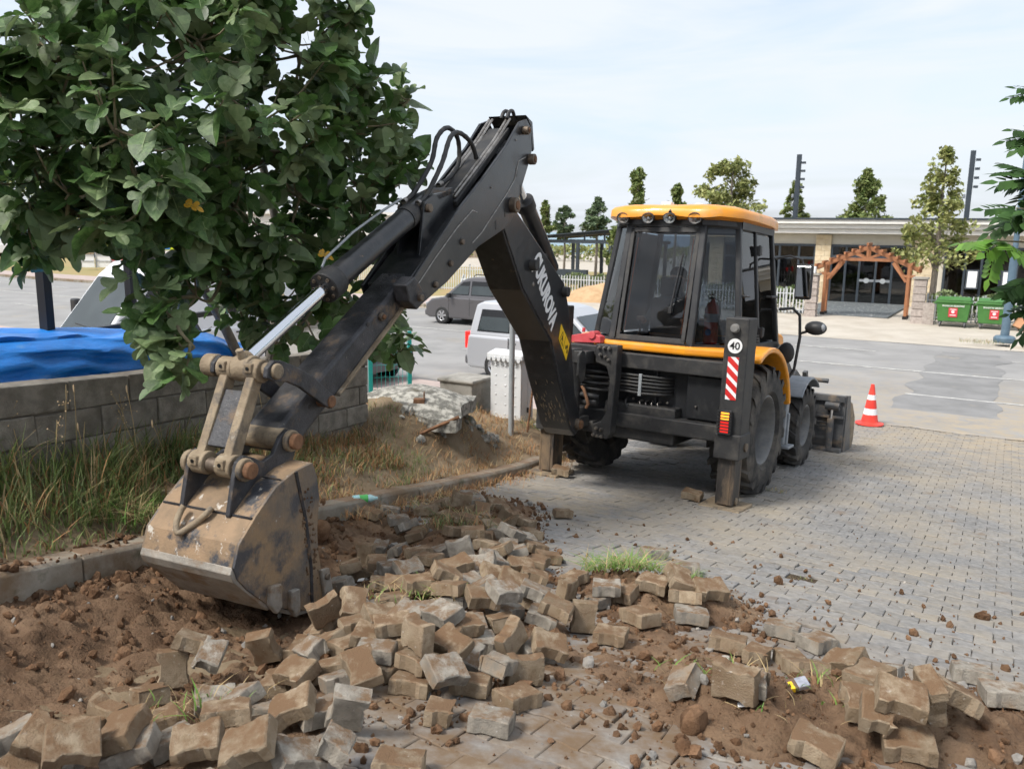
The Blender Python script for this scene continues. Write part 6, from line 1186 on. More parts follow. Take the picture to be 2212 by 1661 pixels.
def stone_pier(x0, x1):
    z = .0; k = 0
    while z < 3.5:
        h = .27; a = x0 - .0; ws = [(x0, (x0 + x1) / 2 + (.08 if k % 2 else -.08)), ((x0 + x1) / 2 + (.08 if k % 2 else -.08), x1)]
        for (p0, p1) in ws: m = MB(); m.bb(p0 + .004, p1 - .004, -.05, .35, z + .004, min(z + h, 3.55) - .004); m.build('facing_stone', 'sandstone', bl, bevel=.006)
        z += h; k += 1
for a, b in ((-14.8, -14.0), (-9.17, -8.41), (-4.5, -3.57), (1.6, 2.4), (6.6, 7.4)): stone_pier(a, b)
m = MB(); m.bb(-3.57, -3.17, .1, .3, 0, 3.0); m.build('wall_return', 'render_cream', bl)
def bay(x0, x1, mull, z0=.05, z1=2.96, trans=None, low=None):
    for x in [x0, x1] + list(mull): m = MB(); m.bb(x - .055, x + .055, .02, .14, z0, z1); m.build('mullion', 'anthracite', bl, bevel=.006)
    for z in [z0, z1] + ([trans] if trans else []): m = MB(); m.bb(x0 - .055, x1 + .055, .025, .135, z - .06, z + .06); m.build('transom', 'anthracite', bl, bevel=.006)
    xs = sorted([x0, x1] + list(mull))
    for a, b in zip(xs, xs[1:]): m = MB(); m.bb(a + .055, b - .055, .07, .08, z0 + .06, z1 - .06); m.build('pane', 'shop_glass', bl)
bay(-13.95, -9.2, (-12.4, -11.0, -10.0), .5, 2.96, 2.3); bay(-8.36, -4.55, (-7.65, -6.98, -6.2, -5.45), .06, 2.96, 2.42); bay(-3.12, 1.55, (-2.25, -1.55, -.75, -.1, .75), .35, 2.96, None); bay(2.45, 6.55, (3.4, 4.4, 5.4), .35, 2.96, 2.1)
for (x0, x1) in ((-6.93, -6.25), (-6.15, -5.5)):
    m = MB(); m.bb(x0, x1, .0, .065, 1.18, 1.30); m.build('door_band', 'grey_plastic', bl); m = MB(); m.prism(disc((x0 + x1) / 2, 1.24, .13, 20), -.008, .0, YA); m.build('door_emblem', 'galvanised', bl)
m = MB(); m.bb(-3.1, 1.5, 1.2, 1.25, .3, 2.9); m.build('wood_screen', 'interior_wood', bl)
for (x0, x1) in ((-2.15, -1.62), (-.68, -.15)):
    m = MB(); m.add([(x0, -.20, 1.05), (x1, -.20, 1.05), (x1, .0, 1.95), (x0, .0, 1.95), (x0, -.23, 1.05), (x1, -.23, 1.05), (x1, -.03, 1.95), (x0, -.03, 1.95)], [(0, 1, 2, 3), (7, 6, 5, 4), (0, 4, 5, 1), (1, 5, 6, 2), (2, 6, 7, 3), (3, 7, 4, 0)]); m.build('open_sash', 'anthracite', bl)
    m = MB(); m.add([(x0 + .07, -.222, 1.12), (x1 - .07, -.222, 1.12), (x1 - .07, -.057, 1.88), (x0 + .07, -.057, 1.88)], [(0, 1, 2, 3)]); o = m.build('sash_blind', 'white_paint', bl); o.location = (0, -.014, 0)
for x in (-1.3, -.45, .3): m = MB(); m.bb(x, x + .03, 1.0, 1.03, .4, 2.9); m.build('curtain_cord', 'sandstone', bl)
mb = uvgrid(frange(37.6, 45.7, 1.0), frange(-8.4, -4.5, .65), lambda u, v: .125); struct('entrance_path', mb, 'pebble_mix')
# pergola
pg_ = thing('pergola', 'orange-brown timber pergola arch before the building entrance', 'pergola', W(37.9, -5.45, .1), -UA)
for y in (-.28, .28):
    for x in (-1.62, 1.62):
        m = MB(); m.bb(x - .06, x + .06, y - .06, y + .06, .12, 2.2); m.build('post', 'wood_orange', pg_, bevel=.01); m = MB(); m.bb(x - .085, x + .085, y - .085, y + .085, 0, .14); m.build('post_shoe', 'black_steel', pg_)
    for sg in (-1, 1):
        m = MB(); m.prism([(0, 2.98), (0, 2.82), (sg * 2.05, 1.90), (sg * 2.05, 2.05)], y - .05, y + .05, YA); m.build('rafter', 'wood_orange', pg_, bevel=.008)
        m = MB(); m.prism([(sg * 1.58, 1.55), (sg * 1.5, 1.5), (sg * .95, 2.25), (sg * 1.05, 2.35)], y - .04, y + .04, YA); m.build('brace', 'wood_orange', pg_, bevel=.006)
        m = MB(); m.prism([(sg * .06, 2.42), (sg * .0, 2.48), (sg * .42, 2.66), (sg * .5, 2.58)], y - .035, y + .035, YA); m.build('brace', 'wood_orange', pg_, bevel=.006)
    m = MB(); m.bb(-.95, .95, y - .045, y + .045, 2.33, 2.45); m.build('tie_beam', 'wood_orange', pg_, bevel=.006); m = MB(); m.bb(-.05, .05, y - .04, y + .04, 2.45, 2.85); m.build('king_post', 'wood_orange', pg_, bevel=.006)
for k in range(15):
    x = -2.0 + k * 2.0 / 7; z = 3.0 - abs(x) * .455; m = MB(); m.bb(x - .04, x + .04, -.55, .55, z - .02, z + .09); m.build('batten', 'wood_orange', pg_, bevel=.006)
for sg in (-1, 1): m = MB(); m.bb(sg * 1.62 - .25, sg * 1.62 + .25, -.33, -.22, 1.72, 1.82); m.build('bracket', 'wood_orange', pg_, bevel=.006)
# stone gate pillars
def gate_pillar(u, v, lab, h=1.75, w=.46):
    t = thing('stone_pillar', lab, 'pillar', W(u, v, .08), -UA, 'stone gate pillars'); n = 6; s = h / n
    for k in range(n): m = MB(); m.bb(-w / 2, w / 2, -w / 2, w / 2, k * s + .02, k * s + s - .02); m.build('stone_course', 'stone_pillar', t, bevel=.012); m = MB(); m.bb(-w / 2 + .03, w / 2 - .03, -w / 2 + .03, w / 2 - .03, k * s - .02, k * s + .03); m.build('joint', 'stone_pillar', t)
    m = MB(); m.bb(-w / 2 - .05, w / 2 + .05, -w / 2 - .05, w / 2 + .05, h, h + .08); m.build('cap', 'concrete', t, bevel=.01); return t
gp = gate_pillar(36.6, -7.35, 'stone gate pillar with a small white box, left of the pergola'); m = MB(); m.bb(-.1, .1, -.12, .12, 1.83, 2.1); m.build('white_box', 'white_paint', gp, bevel=.02)
gate_pillar(36.4, -3.25, 'stone gate pillar right of the pergola, before the bin'); gate_pillar(38.5, -21.0, 'stone fence pillar left of the sand heap', 1.7)
# picket fences
def fence(lab, u, v0, v1, z0=.1, h=1.15, tilt=0.0, st=.16, rz=0.0):
    t = thing('picket_fence', lab, 'fence', W(u, v0, z0), -UA + rz); L_ = v1 - v0
    if tilt: t.rotation_euler = (tilt, 0, -UA + rz)
    m = MB(); k = 0; x = 0
    while x < L_: m.bb(x - .02, x + .02, -.012, .012, .08, h + (.05 if k % 6 == 0 else 0)); x += st; k += 1
    m.build('pickets', 'fence_white', t)['kind'] = 'stuff'; 
    for z in (.22, h - .2): m = MB(); m.bb(0, L_, .013, .045, z - .02, z + .02); m.build('rail', 'fence_white', t)
    x = 0
    while x <= L_: m = MB(); m.bb(x - .035, x + .035, .05, .11, 0, h + .08); m.build('fence_post', 'galvanised', t); x += 2.0
    return t
fence('pale picket fence beyond the road left of the boom', 38.5, -44, -21.4, .06, 1.5); fence('pale picket fence between the sand heap and the cab', 38.5, -20.7, -9.5, .06, 1.2); fence('pale picket fence left of the pergola, before the shrubs', 36.9, -12.5, -7.7, .1, 1.1, st=.14); fence('pale picket fence behind the green bins', 36.9, -3.0, 6, .1, 1.1)
fence('loose fence panel leaning low beyond the grey car', 35.2, -24.5, -19.8, .05, 1.25, tilt=-.42)
# dumpsters
def dumpster(v, lab, u=36.0):
    t = thing('dumpster', lab, 'dumpster', W(u, v, .11), -UA, 'green wheeled bins by the fence'); 
    m = MB(); lo = [(-.50, -.36), (.50, -.36), (.50, .36), (-.50, .36)]; hi = [(-.58, -.45), (.58, -.45), (.58, .45), (-.58, .45)]
    m.v = [Vector((x, y, .20)) for x, y in lo] + [Vector((x, y, .92)) for x, y in hi]; m.f = [[0, 1, 2, 3], [4, 5, 6, 7]] + [[i, (i + 1) % 4, 4 + (i + 1) % 4, 4 + i] for i in range(4)]; m.m = [0] * 6; m.build('bin_body', 'dumpster_green', t, bevel=.03)
    m = MB(); m.bb(-.62, .62, -.49, .49, .915, .985); m.build('rim', 'dumpster_green', t, bevel=.015); m = MB(); m.bb(-.58, .58, -.46, .46, .986, 1.05); m.prism([(-.46, 1.05), (.46, 1.05), (.2, 1.12), (-.2, 1.12)], -.56, .56, XA); m.build('lid', 'dumpster_green', t, bevel=.03)
    for x in (-.64, .64): m = MB(); m.cyl((x - .05, 0, .86), (x + .05, 0, .86), .04, n=10); m.build('trunnion', 'dumpster_green', t)
    for x in (-.42, .42):
        for y in (-.3, .3): m = MB(); m.cyl((x - .025, y, .09), (x + .025, y, .09), .09, n=16); m.bb(x - .05, x + .05, y - .03, y + .03, .12, .21); m.build('castor', 'bumper_grey', t, smooth=40)
    ysl = lambda z: -.36 - (z - .2) * .125 - .004; sl_ = Vector((0, -.125, 1)).normalized(); nn = Vector((0, -1, -.125)).normalized()
    lettering('BULANCAK BELEDİYESİ', .085, 'white_paint', frame((0, ysl(.80) - .03, .80), (1, 0, 0), sl_, nn), t, bold=.002, width=.74)
    m = MB(); m.add([(-.15, ysl(.38) - .02, .38), (.15, ysl(.38) - .02, .38), (.15, ysl(.73) - .02, .73), (-.15, ysl(.73) - .02, .73)], [(0, 1, 2, 3)]); m.build('poster', 'sign_red', t)
    m = MB(); m.prism(disc(0, .58, .055, 16), ysl(.58) - .026, ysl(.58) - .024, YA); m.build('poster_mark', 'white_paint', t); m = MB(); m.bb(-.10, .10, ysl(.45) - .027, ysl(.45) - .025, .44, .47); m.bb(-.11, .11, ysl(.66) - .027, ysl(.66) - .025, .66, .685); m.build('poster_mark', 'white_paint', t)
dumpster(-1.98, 'green wheeled bin with red poster next to the stone pillar'); dumpster(-.62, 'green wheeled bin with red poster next to the lamp post')
m = MB(); m.bb(-.2, .2, -.04, .04, 0, .85); o = m.build('board', 'stone_pillar', bevel=.01); o.location = W(36.1, -2.85, .1); o.rotation_euler = (-.1, 0, -UA); tag(o, 'stone-coloured board leaning between the pillar and the bin', 'board')
for k, (du, dv, rz, ry, lab) in enumerate(((35.9, .35, .3, .5, 'upper orange cardboard box tipped over behind the lamp post'), (35.6, .75, -.2, -.4, 'lower orange cardboard box lying by the lamp post'))):
    t = thing('cardboard_box', lab, 'box', W(du, dv, .3), rz); t.rotation_euler = (.2, ry, rz); m = MB()
    for (x0, x1, y0, y1, z0, z1) in ((-.25, .25, -.2, -.19, -.18, .18), (-.25, .25, .19, .2, -.18, .18), (-.25, -.24, -.19, .19, -.18, .18), (.24, .25, -.19, .19, -.18, .18), (-.24, .24, -.19, .19, -.18, -.17)): m.bb(x0, x1, y0, y1, z0, z1)
    m.build('carton', 'cardboard', t)
# lamp post, dark poles, slim street lamp
lpz = W(31.29, -.18, .12); lp = thing('lamp_post', 'blue-grey lamp post with a thick foot at the right edge', 'lamp post', lpz)
m = MB(); m.lathe([(0, 0), (.30, 0), (.32, .05), (.32, .16), (.26, .22), (.13, .24)], 12); m.build('foot', 'lamp_blue', lp, smooth=30, bevel=.01); m = MB(); m.lathe([(.13, .22), (.12, 2.75), (.15, 2.78), (.15, 2.92), (.085, 2.96), (.07, 7.5), (0, 7.5)], 20); m.build('shaft', 'lamp_blue', lp, smooth=40)
m = MB(); m.tube([(0, 0, 7.4), (.5, -.3, 7.7), (1.3, -.7, 7.7)], .04, n=8); m.box((1.5, -.8, 7.68), (.6, .25, .1)); m.build('lamp_head', 'lamp_blue', lp)
for (u, v, zt, lab) in ((50, -11.3, 7.95, 'dark square floodlight mast behind the building, left one'), (50, -2.64, 7.85, 'dark square floodlight mast behind the building, right one')):
    t = thing('light_mast', lab, 'mast', W(u, v, 0), -UA, 'floodlight masts'); m = MB(); m.bb(-.12, .12, -.12, .12, 0, zt); m.build('shaft', 'anthracite', t, bevel=.02)
    for k in range(4): m = MB(); z = zt - .5 - k * .45; m.bb(.15, .38, -.06, .06, z - .03, z + .10); m.build('floodlight', 'anthracite', t, bevel=.02)
    for z in (zt - 2.4, zt - 2.9): m = MB(); m.bb(-.28, -.15, -.08, .08, z, z + .22); m.build('floodlight', 'grey_plastic', t, bevel=.02)
t = thing('street_lamp', 'slim grey street lamp with a curved arm beyond the cab', 'street lamp', W(60, -17.4, 0), -UA); m = MB(); m.tube([(0, 0, 0), (0, 0, 7.2), (-.1, 0, 7.7), (-.55, 0, 8.0)], [.08, .05, .05, .04], n=8); m.build('shaft', 'galvanised', t, smooth=40); m = MB(); m.box((-.7, 0, 8.03), (.45, .16, .08)); m.build('lamp_head', 'white_paint', t, bevel=.03)
# steel pavilion and low grey wall
pv = thing('pavilion', 'open dark steel pavilion with a sloping roof beyond the fence', 'pavilion', W(47, -25.8, .06), -UA)
for x in (.1, 2.2, 4.4, 6.6):
    for y in (0, 3.5): m = MB(); m.bb(x - .09, x + .09, y - .09, y + .09, 0, 2.75); m.build('post', 'anthracite', pv)
for y in (0, 3.5): m = MB(); m.bb(-.2, 6.9, y - .1, y + .1, 2.72, 2.92); m.build('beam', 'anthracite', pv); m = MB(); m.prism([(-.2, 2.98), (-.2, 3.1), (6.9, 3.75), (6.9, 3.6)], y - .08, y + .08, YA); m.build('beam', 'anthracite', pv)
for k in range(6): m = MB(); x = -.1 + k * 1.35; m.bb(x, x + .08, -.05, .05, 2.9, 3.08 + x * .09); m.build('strut', 'anthracite', pv)
m = MB(); m.prism([(-.4, 3.1), (-.4, 3.16), (7, 3.82), (7, 3.76)], -.4, 3.9, YA); m.build('roof', 'anthracite', pv); m = MB(); m.prism([(-.1, 3.02), (-.1, 3.06), (6.8, 3.68), (6.8, 3.62)], .2, 3.4, YA); m.build('soffit', 'interior_dark', pv)
m = MB(); m.bb(-2.6, 3.4, -1.2, -.9, 0, 1.15); m.build('parapet', 'anthracite', pv)
# sand heap
m = MB(); NR, NA = 14, 40
for i in range(NR + 1):
    for j in range(NA):
        a = 2 * math.pi * j / NA; r = i / NR; z = 1.15 * (1 - r) ** .9 * (1 - .25 * math.exp(-r * 9)); q = Vector((math.cos(a) * r * 2.3 * 1.25, math.sin(a) * r * 2.0, z)); q += Vector((0, 0, .10 * noise.noise(q * 1.8))); m.v.append(q)
m.f = [[i * NA + j, (i + 1) * NA + j, (i + 1) * NA + (j + 1) % NA, i * NA + (j + 1) % NA] for i in range(NR) for j in range(NA)]; m.m = [0] * len(m.f); sn = m.build('sand_heap', 'sand', smooth=60); sn.location = (4.75, 42.0, .02); tag(sn, 'heap of tan sand beside the road before the picket fence', 'sand heap')

# ------------------------------------------------------------------ trees and hedges across the road
def leafcloud(mb, n, pos, size, rg):
    for _ in range(n):
        c = pos(); s = size * rg.uniform(.6, 1.3); q = Euler((rg.uniform(-1.1, 1.1), rg.uniform(-1.1, 1.1), rg.uniform(0, 6.28))).to_matrix()
        mb.add([c + q @ Vector(p) for p in ((-s * .5, 0, 0), (0, -s * .32, s * .06), (s * .55, 0, 0), (0, s * .32, s * .06))], [(0, 1, 2, 3)])
def far_tree(lab, base, zt, zc, w, n, leaf, seed, shape='round', size=.3, name='tree', grp='trees across the road'):
    rg = random.Random(seed); t = thing(name, lab, 'tree', base, 0, grp); H_ = zt - base.z; cz = zc - base.z
    m = MB(); m.tube([(0, 0, 0), (.05, .02, H_ * .4), (.0, .04, H_ * .7), (.03, 0, H_ * .95)], [.03 * w + .05, .025 * w + .04, .02 * w + .02, .015], n=7)
    for k in range(9):
        a = rg.uniform(0, 6.28); z = cz + (H_ - cz) * rg.uniform(0, .75); f = 1 - (z - cz) / (H_ - cz); m.tube([(.02, .02, z - .1), (math.cos(a) * w * .22, math.sin(a) * w * .22, z + .12 * w), (math.cos(a) * w * .42 * (f * .6 + .4), math.sin(a) * w * .42 * (f * .6 + .4), z + .3 * w * .6)], [.03, .02, .008], n=5)
    m.build('trunk', 'bark', t, smooth=50); cl = []
    for k in range(max(22, n // 45)):
        h = rg.random(); f = (1 - h) ** .8 if shape == 'cone' else (math.sin(math.pi * min(1, .12 + h * .88)) ** .7 if shape == 'round' else (.55 + .45 * math.sin(h * 9)) * (1 - h) ** .55)
        a = rg.uniform(0, 6.28); r = w * .5 * f * rg.uniform(.35, 1.12); cl.append((Vector((math.cos(a) * r, math.sin(a) * r, cz + (H_ - cz) * h)), w * (.07 + .08 * rg.random()) * (1.25 - .5 * h)))
    mb = MB()
    def pos():
        c, r = rg.choice(cl); v = Vector((rg.gauss(0, 1), rg.gauss(0, 1), rg.gauss(0, .75))).normalized() * r * rg.random() ** .4; return c + v
    leafcloud(mb, n, pos, size, rg); o = mb.build('crown', leaf, t); o['kind'] = 'stuff'; return t
def tp(px, d): return (px - 1106) / 1800 * d
def tz(py, px, d): return 3.45 + (499 + .014 * (px - 1106) - py) / 1800 * d
for k, (px, pt, pb, wp_, d, leaf, shp, lab) in enumerate(((1172, 438, 505, 46, 54, 'far_leaf', 'tier', 'slender pale green tree just right of the boom'), (1213, 448, 512, 46, 58, 'far_leaf_dark', 'round', 'round dark green tree beyond the pavilion'), (1281, 430, 508, 66, 60, 'far_leaf_dark', 'cone', 'conical grey-green tree above the pavilion'), (1366, 374, 480, 74, 50, 'far_leaf', 'tier', 'tiered green tree left behind the cab roof'), (1330, 470, 575, 60, 47, 'far_leaf', 'round', 'low leafy tree between the pavilion and the cab'), (1448, 404, 462, 62, 62, 'far_leaf', 'tier', 'small green tree behind the cab roof lights'),
        (1562, 350, 480, 132, 57, 'far_leaf_yellow', 'round', 'broad yellow-green tree behind the cab roof'), (1697, 398, 480, 56, 60, 'far_leaf', 'cone', 'narrow tree beside the left floodlight mast'), (1848, 376, 482, 98, 58, 'far_leaf', 'cone', 'bushy green tree behind the flat roof'))):
    b = Vector((tp(px, d), d, .05)); far_tree(lab, b, tz(pt, px, d), tz(pb, px, d), wp_ / 1800 * d, 3200 if wp_ > 90 else 1700, leaf, 100 + k, shp, .32)
b = W(39.5, -3.05, .1); far_tree('tall tiered tree with yellowing leaves beside the pergola', b, 7.0, 2.2, 3.1, 3600, 'far_leaf_yellow', 123, 'cone', .21); 
def hedge(lab, u, v0, v1, h, dp, n, seed, leaf='hedge_leaf', size=.16):
    rg = random.Random(seed); t = thing('hedge', lab, 'hedge', W(u, v0, .1), -UA); L_ = v1 - v0; mb = MB()
    def pos():
        x = rg.uniform(0, L_); hh = h * (.82 + .25 * noise.noise(Vector((x * 1.1, seed, 0)))); z = hh * rg.random() ** .45; return Vector((x, rg.gauss(0, dp * .3), z))
    leafcloud(mb, n, pos, size, rg); o = mb.build('foliage', leaf, t); o['kind'] = 'stuff'
    m = MB()
    for k in range(int(L_ / .5)): m.tube([(k * .5 + .2, 0, 0), (k * .5 + .25, .05, h * .8)], .015, n=4)
    m.build('stems', 'bark', t)['kind'] = 'stuff'
hedge('clipped shrub hedge behind the green bins', 37.6, -2.9, 5, 1.35, .9, 3600, 1); hedge('leafy shrub hedge behind the picket fence left of the pergola', 37.8, -12.2, -7.9, 1.35, .9, 2200, 2); hedge('shrubs behind the fence between the sand heap and the cab', 39.4, -20.4, -13, 1.5, .9, 2400, 3); hedge('distant shrub row along the sea front', 90, -75, -28, 2.2, 2.5, 3500, 4, 'far_leaf_yellow', .5)
for k, (px, pt, pb, wp_, d, leaf, lab) in enumerate(((40, 380, 500, 210, 92, 'far_leaf', 'pale green tree behind the vans at far left'), (190, 400, 500, 190, 98, 'far_leaf_yellow', 'yellow-green tree behind the camper van'), (300, 430, 520, 110, 85, 'far_leaf', 'small tree right of the camper van'), (245, 470, 570, 20, 66, 'far_leaf', 'thin sapling in the dry grass before the barrier'))):
    far_tree(lab, Vector((tp(px, d), d, .35)), tz(pt, px, d), tz(pb, px, d), wp_ / 1800 * d, 1600, leaf, 140 + k, 'round', .5)
m = MB(); m.bb(-60, -6, 108, 112, 0, 5.2); m.bb(-60.5, -5.5, 107.5, 112.5, 5.2, 5.6); o = m.build('white_hall', 'fascia_white'); tag(o, 'long low white hall far behind the trees on the left', 'building')
# ------------------------------------------------------------------ tarp, black fence, white ramp wall, teal fence behind the block wall
def along(t, n, z): p = P0 + WD * t - WN * n; return Vector((p.x, p.y, z))
NT, NS = 150, 64; m = MB()
prof_ = [(.13, -.10), (.14, .02), (.20, .14), (.30, .19), (.50, .20), (.80, .205), (1.1, .20), (1.25, .1), (1.3, -.5)]
def prof_at(q):
    q *= len(prof_) - 1; i = min(int(q), len(prof_) - 2); f = q - i; a, b = prof_[i], prof_[i + 1]; return a[0] + (b[0] - a[0]) * f, a[1] + (b[1] - a[1]) * f
for i in range(NT + 1):
    t = -2.4 + i / NT * 4.95
    for j in range(NS + 1):
        n_, z_ = prof_at(j / NS); end = smooth01((t - 1.9) / .7); fl = noise.noise(Vector((t * 1.2 + n_ * 3.5, z_ * 1.5 + t * .8, 2))) * .06 + (.022 * math.sin(t * 5 + z_ * 62 + 3.0 * noise.noise(Vector((t * .9, z_ * 4, 8)))) + .014 * math.sin(t * 11 - z_ * 38 + 2 * noise.noise(Vector((t * 2, z_ * 3, 1))))) * (1 if n_ < .6 else .15) + .025 * noise.noise(Vector((t * 3, z_ * 14 + t * 2, 4)))
        m.v.append(along(t, n_ + fl * (1.0 if n_ < .35 else .2), wall_top(t) + .0 + z_ * (1 + .25 * (t + 1) / 3) - end * .18 + fl * (.25 if n_ < .35 else .9)))
m.f = [[i * (NS + 1) + j, (i + 1) * (NS + 1) + j, (i + 1) * (NS + 1) + j + 1, i * (NS + 1) + j + 1] for i in range(NT) for j in range(NS)]; m.m = [0] * len(m.f)
tp_ = m.build('tarp', 'tarp', smooth=80); so_ = tp_.modifiers.new('thick', 'SOLIDIFY'); so_.thickness = .004; tag(tp_, 'bright blue tarpaulin draped behind the block wall', 'tarpaulin')
bf = thing('steel_fence', 'black steel post and rail fence behind the blue tarpaulin', 'fence')
fa, fb = Vector((-3.71, 5.3, 0)), Vector((-2.72, 9.2, 0)); fd = (fb - fa).normalized()
m = MB(); Rm = frame((0, 0, 0), fd, Vector((-fd.y, fd.x, 0)), (0, 0, 1)).to_3x3(); mid = (fa + fb) / 2
m.box(mid + Vector((0, 0, 2.62)), ((fb - fa).length, .06, .05), Rm); m.build('rail', 'black_steel', bf, bevel=.004)
m = MB(); m.box(fa.lerp(fb, .513) + Vector((0, 0, 2.93)), (.42, .03, .03), Rm); m.build('rail', 'black_steel', bf)
for f_, w_, zt in ((.231, .075, 3.32), (.4615, .065, 3.42), (.564, .065, 3.5), (-.02, .075, 3.4), (1.0, .06, 3.4)):
    m = MB(); q = fa.lerp(fb, f_); m.box((q.x, q.y, (1.4 + zt) / 2), (w_, w_, zt - 1.4), Rm); m.build('post', 'black_steel', bf, bevel=.004)
ww = thing('ramp_wall', 'white rendered sloping parapet with brown coping behind the fig tree', 'wall', (-1.95, 9.6, 0), rad(-8))
m = MB(); m.prism([(-.95, 1.5), (-.95, 2.12), (-.55, 2.28), (.25, 2.62), (.25, 1.5)], -.09, .09, YA); m.build('parapet', 'white_render', ww); m = MB(); m.prism([(-.99, 2.13), (-.99, 2.165), (.25, 2.675), (.25, 2.63), (-.55, 2.29)], -.12, .12, YA); m.build('coping', 'brown_edge', ww)
tf = thing('mesh_fence', 'teal wire mesh fence between the block wall and the mound', 'fence', (-1.95, 11.3, .95), rad(20))
for x in (0, .55): m = MB(); m.bb(x - .025, x + .025, -.025, .025, 0, 1.12); m.build('post', 'teal_paint', tf)
m = MB(); m.tube([(.54, 0, .75), (.36, -.2, .95)], .02, n=6); m.build('strut', 'teal_paint', tf)
for k in range(9): m = MB(); m.cyl((.06 * k + .03, 0, .1), (.06 * k + .03, 0, 1.05), .003, n=4); m.build('wire', 'teal_paint', tf)
for k in range(6): m = MB(); m.cyl((0, 0, .15 + k * .17), (.55, 0, .15 + k * .17), .003, n=4); m.build('wire', 'teal_paint', tf)

# ------------------------------------------------------------------ fig tree
def fig_leaf(var, seed):
    rg = random.Random(seed); m = MB()
    if var == 0: segs = [[(0, 0), (-.08, .10), (-.06, .22), (.02, .35), (.10, .42), (.20, .42), (.27, .34), (.29, .22), (.31, .12), (.34, 0)], [(.34, 0), (.31, .12), (.38, .22), (.44, .35), (.53, .43), (.64, .42), (.70, .33), (.68, .22), (.62, .11), (.64, 0)], [(.64, 0), (.62, .11), (.70, .17), (.80, .19), (.91, .15), (.98, .07), (1, 0)]]
    elif var == 1: segs = [[(0, 0), (-.09, .12), (-.06, .26), (.04, .38), (.18, .44), (.30, .41), (.36, .33), (.37, .22), (.40, 0)], [(.40, 0), (.37, .22), (.45, .33), (.56, .40), (.68, .38), (.73, .29), (.71, .17), (.70, 0)], [(.70, 0), (.71, .17), (.80, .19), (.91, .15), (.98, .06), (1, 0)]]
    else: segs = [[(0, 0), (-.06, .15), (.06, .32), (.25, .40), (.42, .40), (.42, 0)], [(.42, 0), (.42, .40), (.60, .35), (.72, .27), (.72, 0)], [(.72, 0), (.72, .27), (.86, .16), (1, 0)]]
    fold, dr, cu = rg.uniform(.1, .35), rg.uniform(.05, .45), rg.uniform(-.15, .25)
    def Z(x, y): return abs(y) * fold - dr * x * x + cu * abs(y) ** 2 * 1.5 + .03 * math.sin(x * 9 + y * 7 + seed)
    for sg in (1, -1):
        for s_ in segs:
            # split fan so the curved blade bends: centre point per segment
            n = len(s_); cx = sum(p[0] for p in s_) / n; cy = sum(p[1] for p in s_) / n * .8
            vs = [(x, sg * y, Z(x, y)) for x, y in s_] + [(cx, sg * cy, Z(cx, cy))]
            m.add(vs, [((i, (i + 1) % n, n) if sg > 0 else ((i + 1) % n, i, n)) for i in range(n)])
    for (x0, y0, x1, y1) in ((0, 0, .95, 0), (.04, 0, .17, .33), (.04, 0, .17, -.33), (.3, 0, .55, .30), (.3, 0, .55, -.30), (.6, 0, .78, .12), (.6, 0, .78, -.12)):
        d = Vector((x1 - x0, y1 - y0, 0)).normalized() * (.011 if y1 == 0 else .007); o = Vector((-d.y, d.x, 0)); xm, ym = (x0 + x1) / 2, (y0 + y1) / 2
        m.add([(x0 - o.x, y0 - o.y, Z(x0, y0) + .006), (x0 + o.x, y0 + o.y, Z(x0, y0) + .006), (xm + o.x, ym + o.y, Z(xm, ym) + .008), (xm - o.x, ym - o.y, Z(xm, ym) + .008), (x1, y1, Z(x1, y1) + .006)], [(0, 1, 2, 3), (3, 2, 4)], 1)
    m.tube([(0, 0, 0), (-.15, 0, -.01), (-.32, 0, -.06)], .008, n=3, mi=1); return m
LV = [fig_leaf(k % 3, 20 + k) for k in range(9)]
def lmesh(mb, mt):
    me = bpy.data.meshes.new('leaf'); me.from_pydata([tuple(p) for p in mb.v], [], mb.f); me.materials.append(M_(mt)); me.materials.append(M_('leaf_vein')); me.polygons.foreach_set('material_index', mb.m); me.polygons.foreach_set('use_smooth', [True] * len(mb.f)); me.update(); return me
LM = {mt: [lmesh(v, mt) for v in LV] for mt in ('fig_leaf', 'fig_leaf_light', 'fig_leaf_yellow')}
BLOBS = [(150, 120, 4.6, .5), (60, 300, 4.6, .48), (250, 280, 4.5, .5), (420, 100, 5.0, .55), (560, 60, 5.4, .55), (650, 120, 5.6, .48), (700, 250, 5.8, .5), (560, 250, 5.2, .55), (400, 290, 5.0, .55), (320, 410, 4.8, .5), (150, 420, 4.7, .42), (50, 440, 4.8, .36), (500, 430, 5.4, .55), (650, 420, 5.8, .5), (780, 400, 6.2, .4), (820, 275, 6.2, .4), (885, 215, 6.3, .2), (850, 350, 6.4, .28), (560, 560, 5.8, .46), (450, 560, 5.6, .42), (690, 550, 6.2, .42), (600, 660, 6.3, .36), (380, 690, 4.9, .24), (420, 750, 4.8, .18), (660, 690, 5.6, .22), (830, 690, 7.2, .30), (850, 750, 7.4, .2), (300, 70, 4.8, .46), (480, 0, 5.2, .5), (690, 40, 5.6, .38), (230, 0, 4.8, .45), (60, 60, 4.5, .26), (-80, 180, 4.6, .5), (-70, 380, 4.7, .45), (740, 160, 5.9, .3), (520, 690, 6.0, .35), (780, 480, 6.3, .34), (330, 460, 5.0, .40), (430, 500, 5.2, .40), (250, 440, 4.8, .34), (480, 600, 5.5, .32), (380, 390, 5.0, .40), (180, 470, 4.9, .26), (420, 640, 5.3, .26), (600, 330, 5.6, .5), (470, 340, 5.3, .45), (620, 500, 6.0, .45), (730, 340, 6.0, .4), (120, 330, 4.8, .4), (720, 620, 6.0, .26), (480, -110, 5.1, .5), (250, -120, 4.9, .5), (640, -80, 5.5, .4), (20, -60, 4.7, .5)]
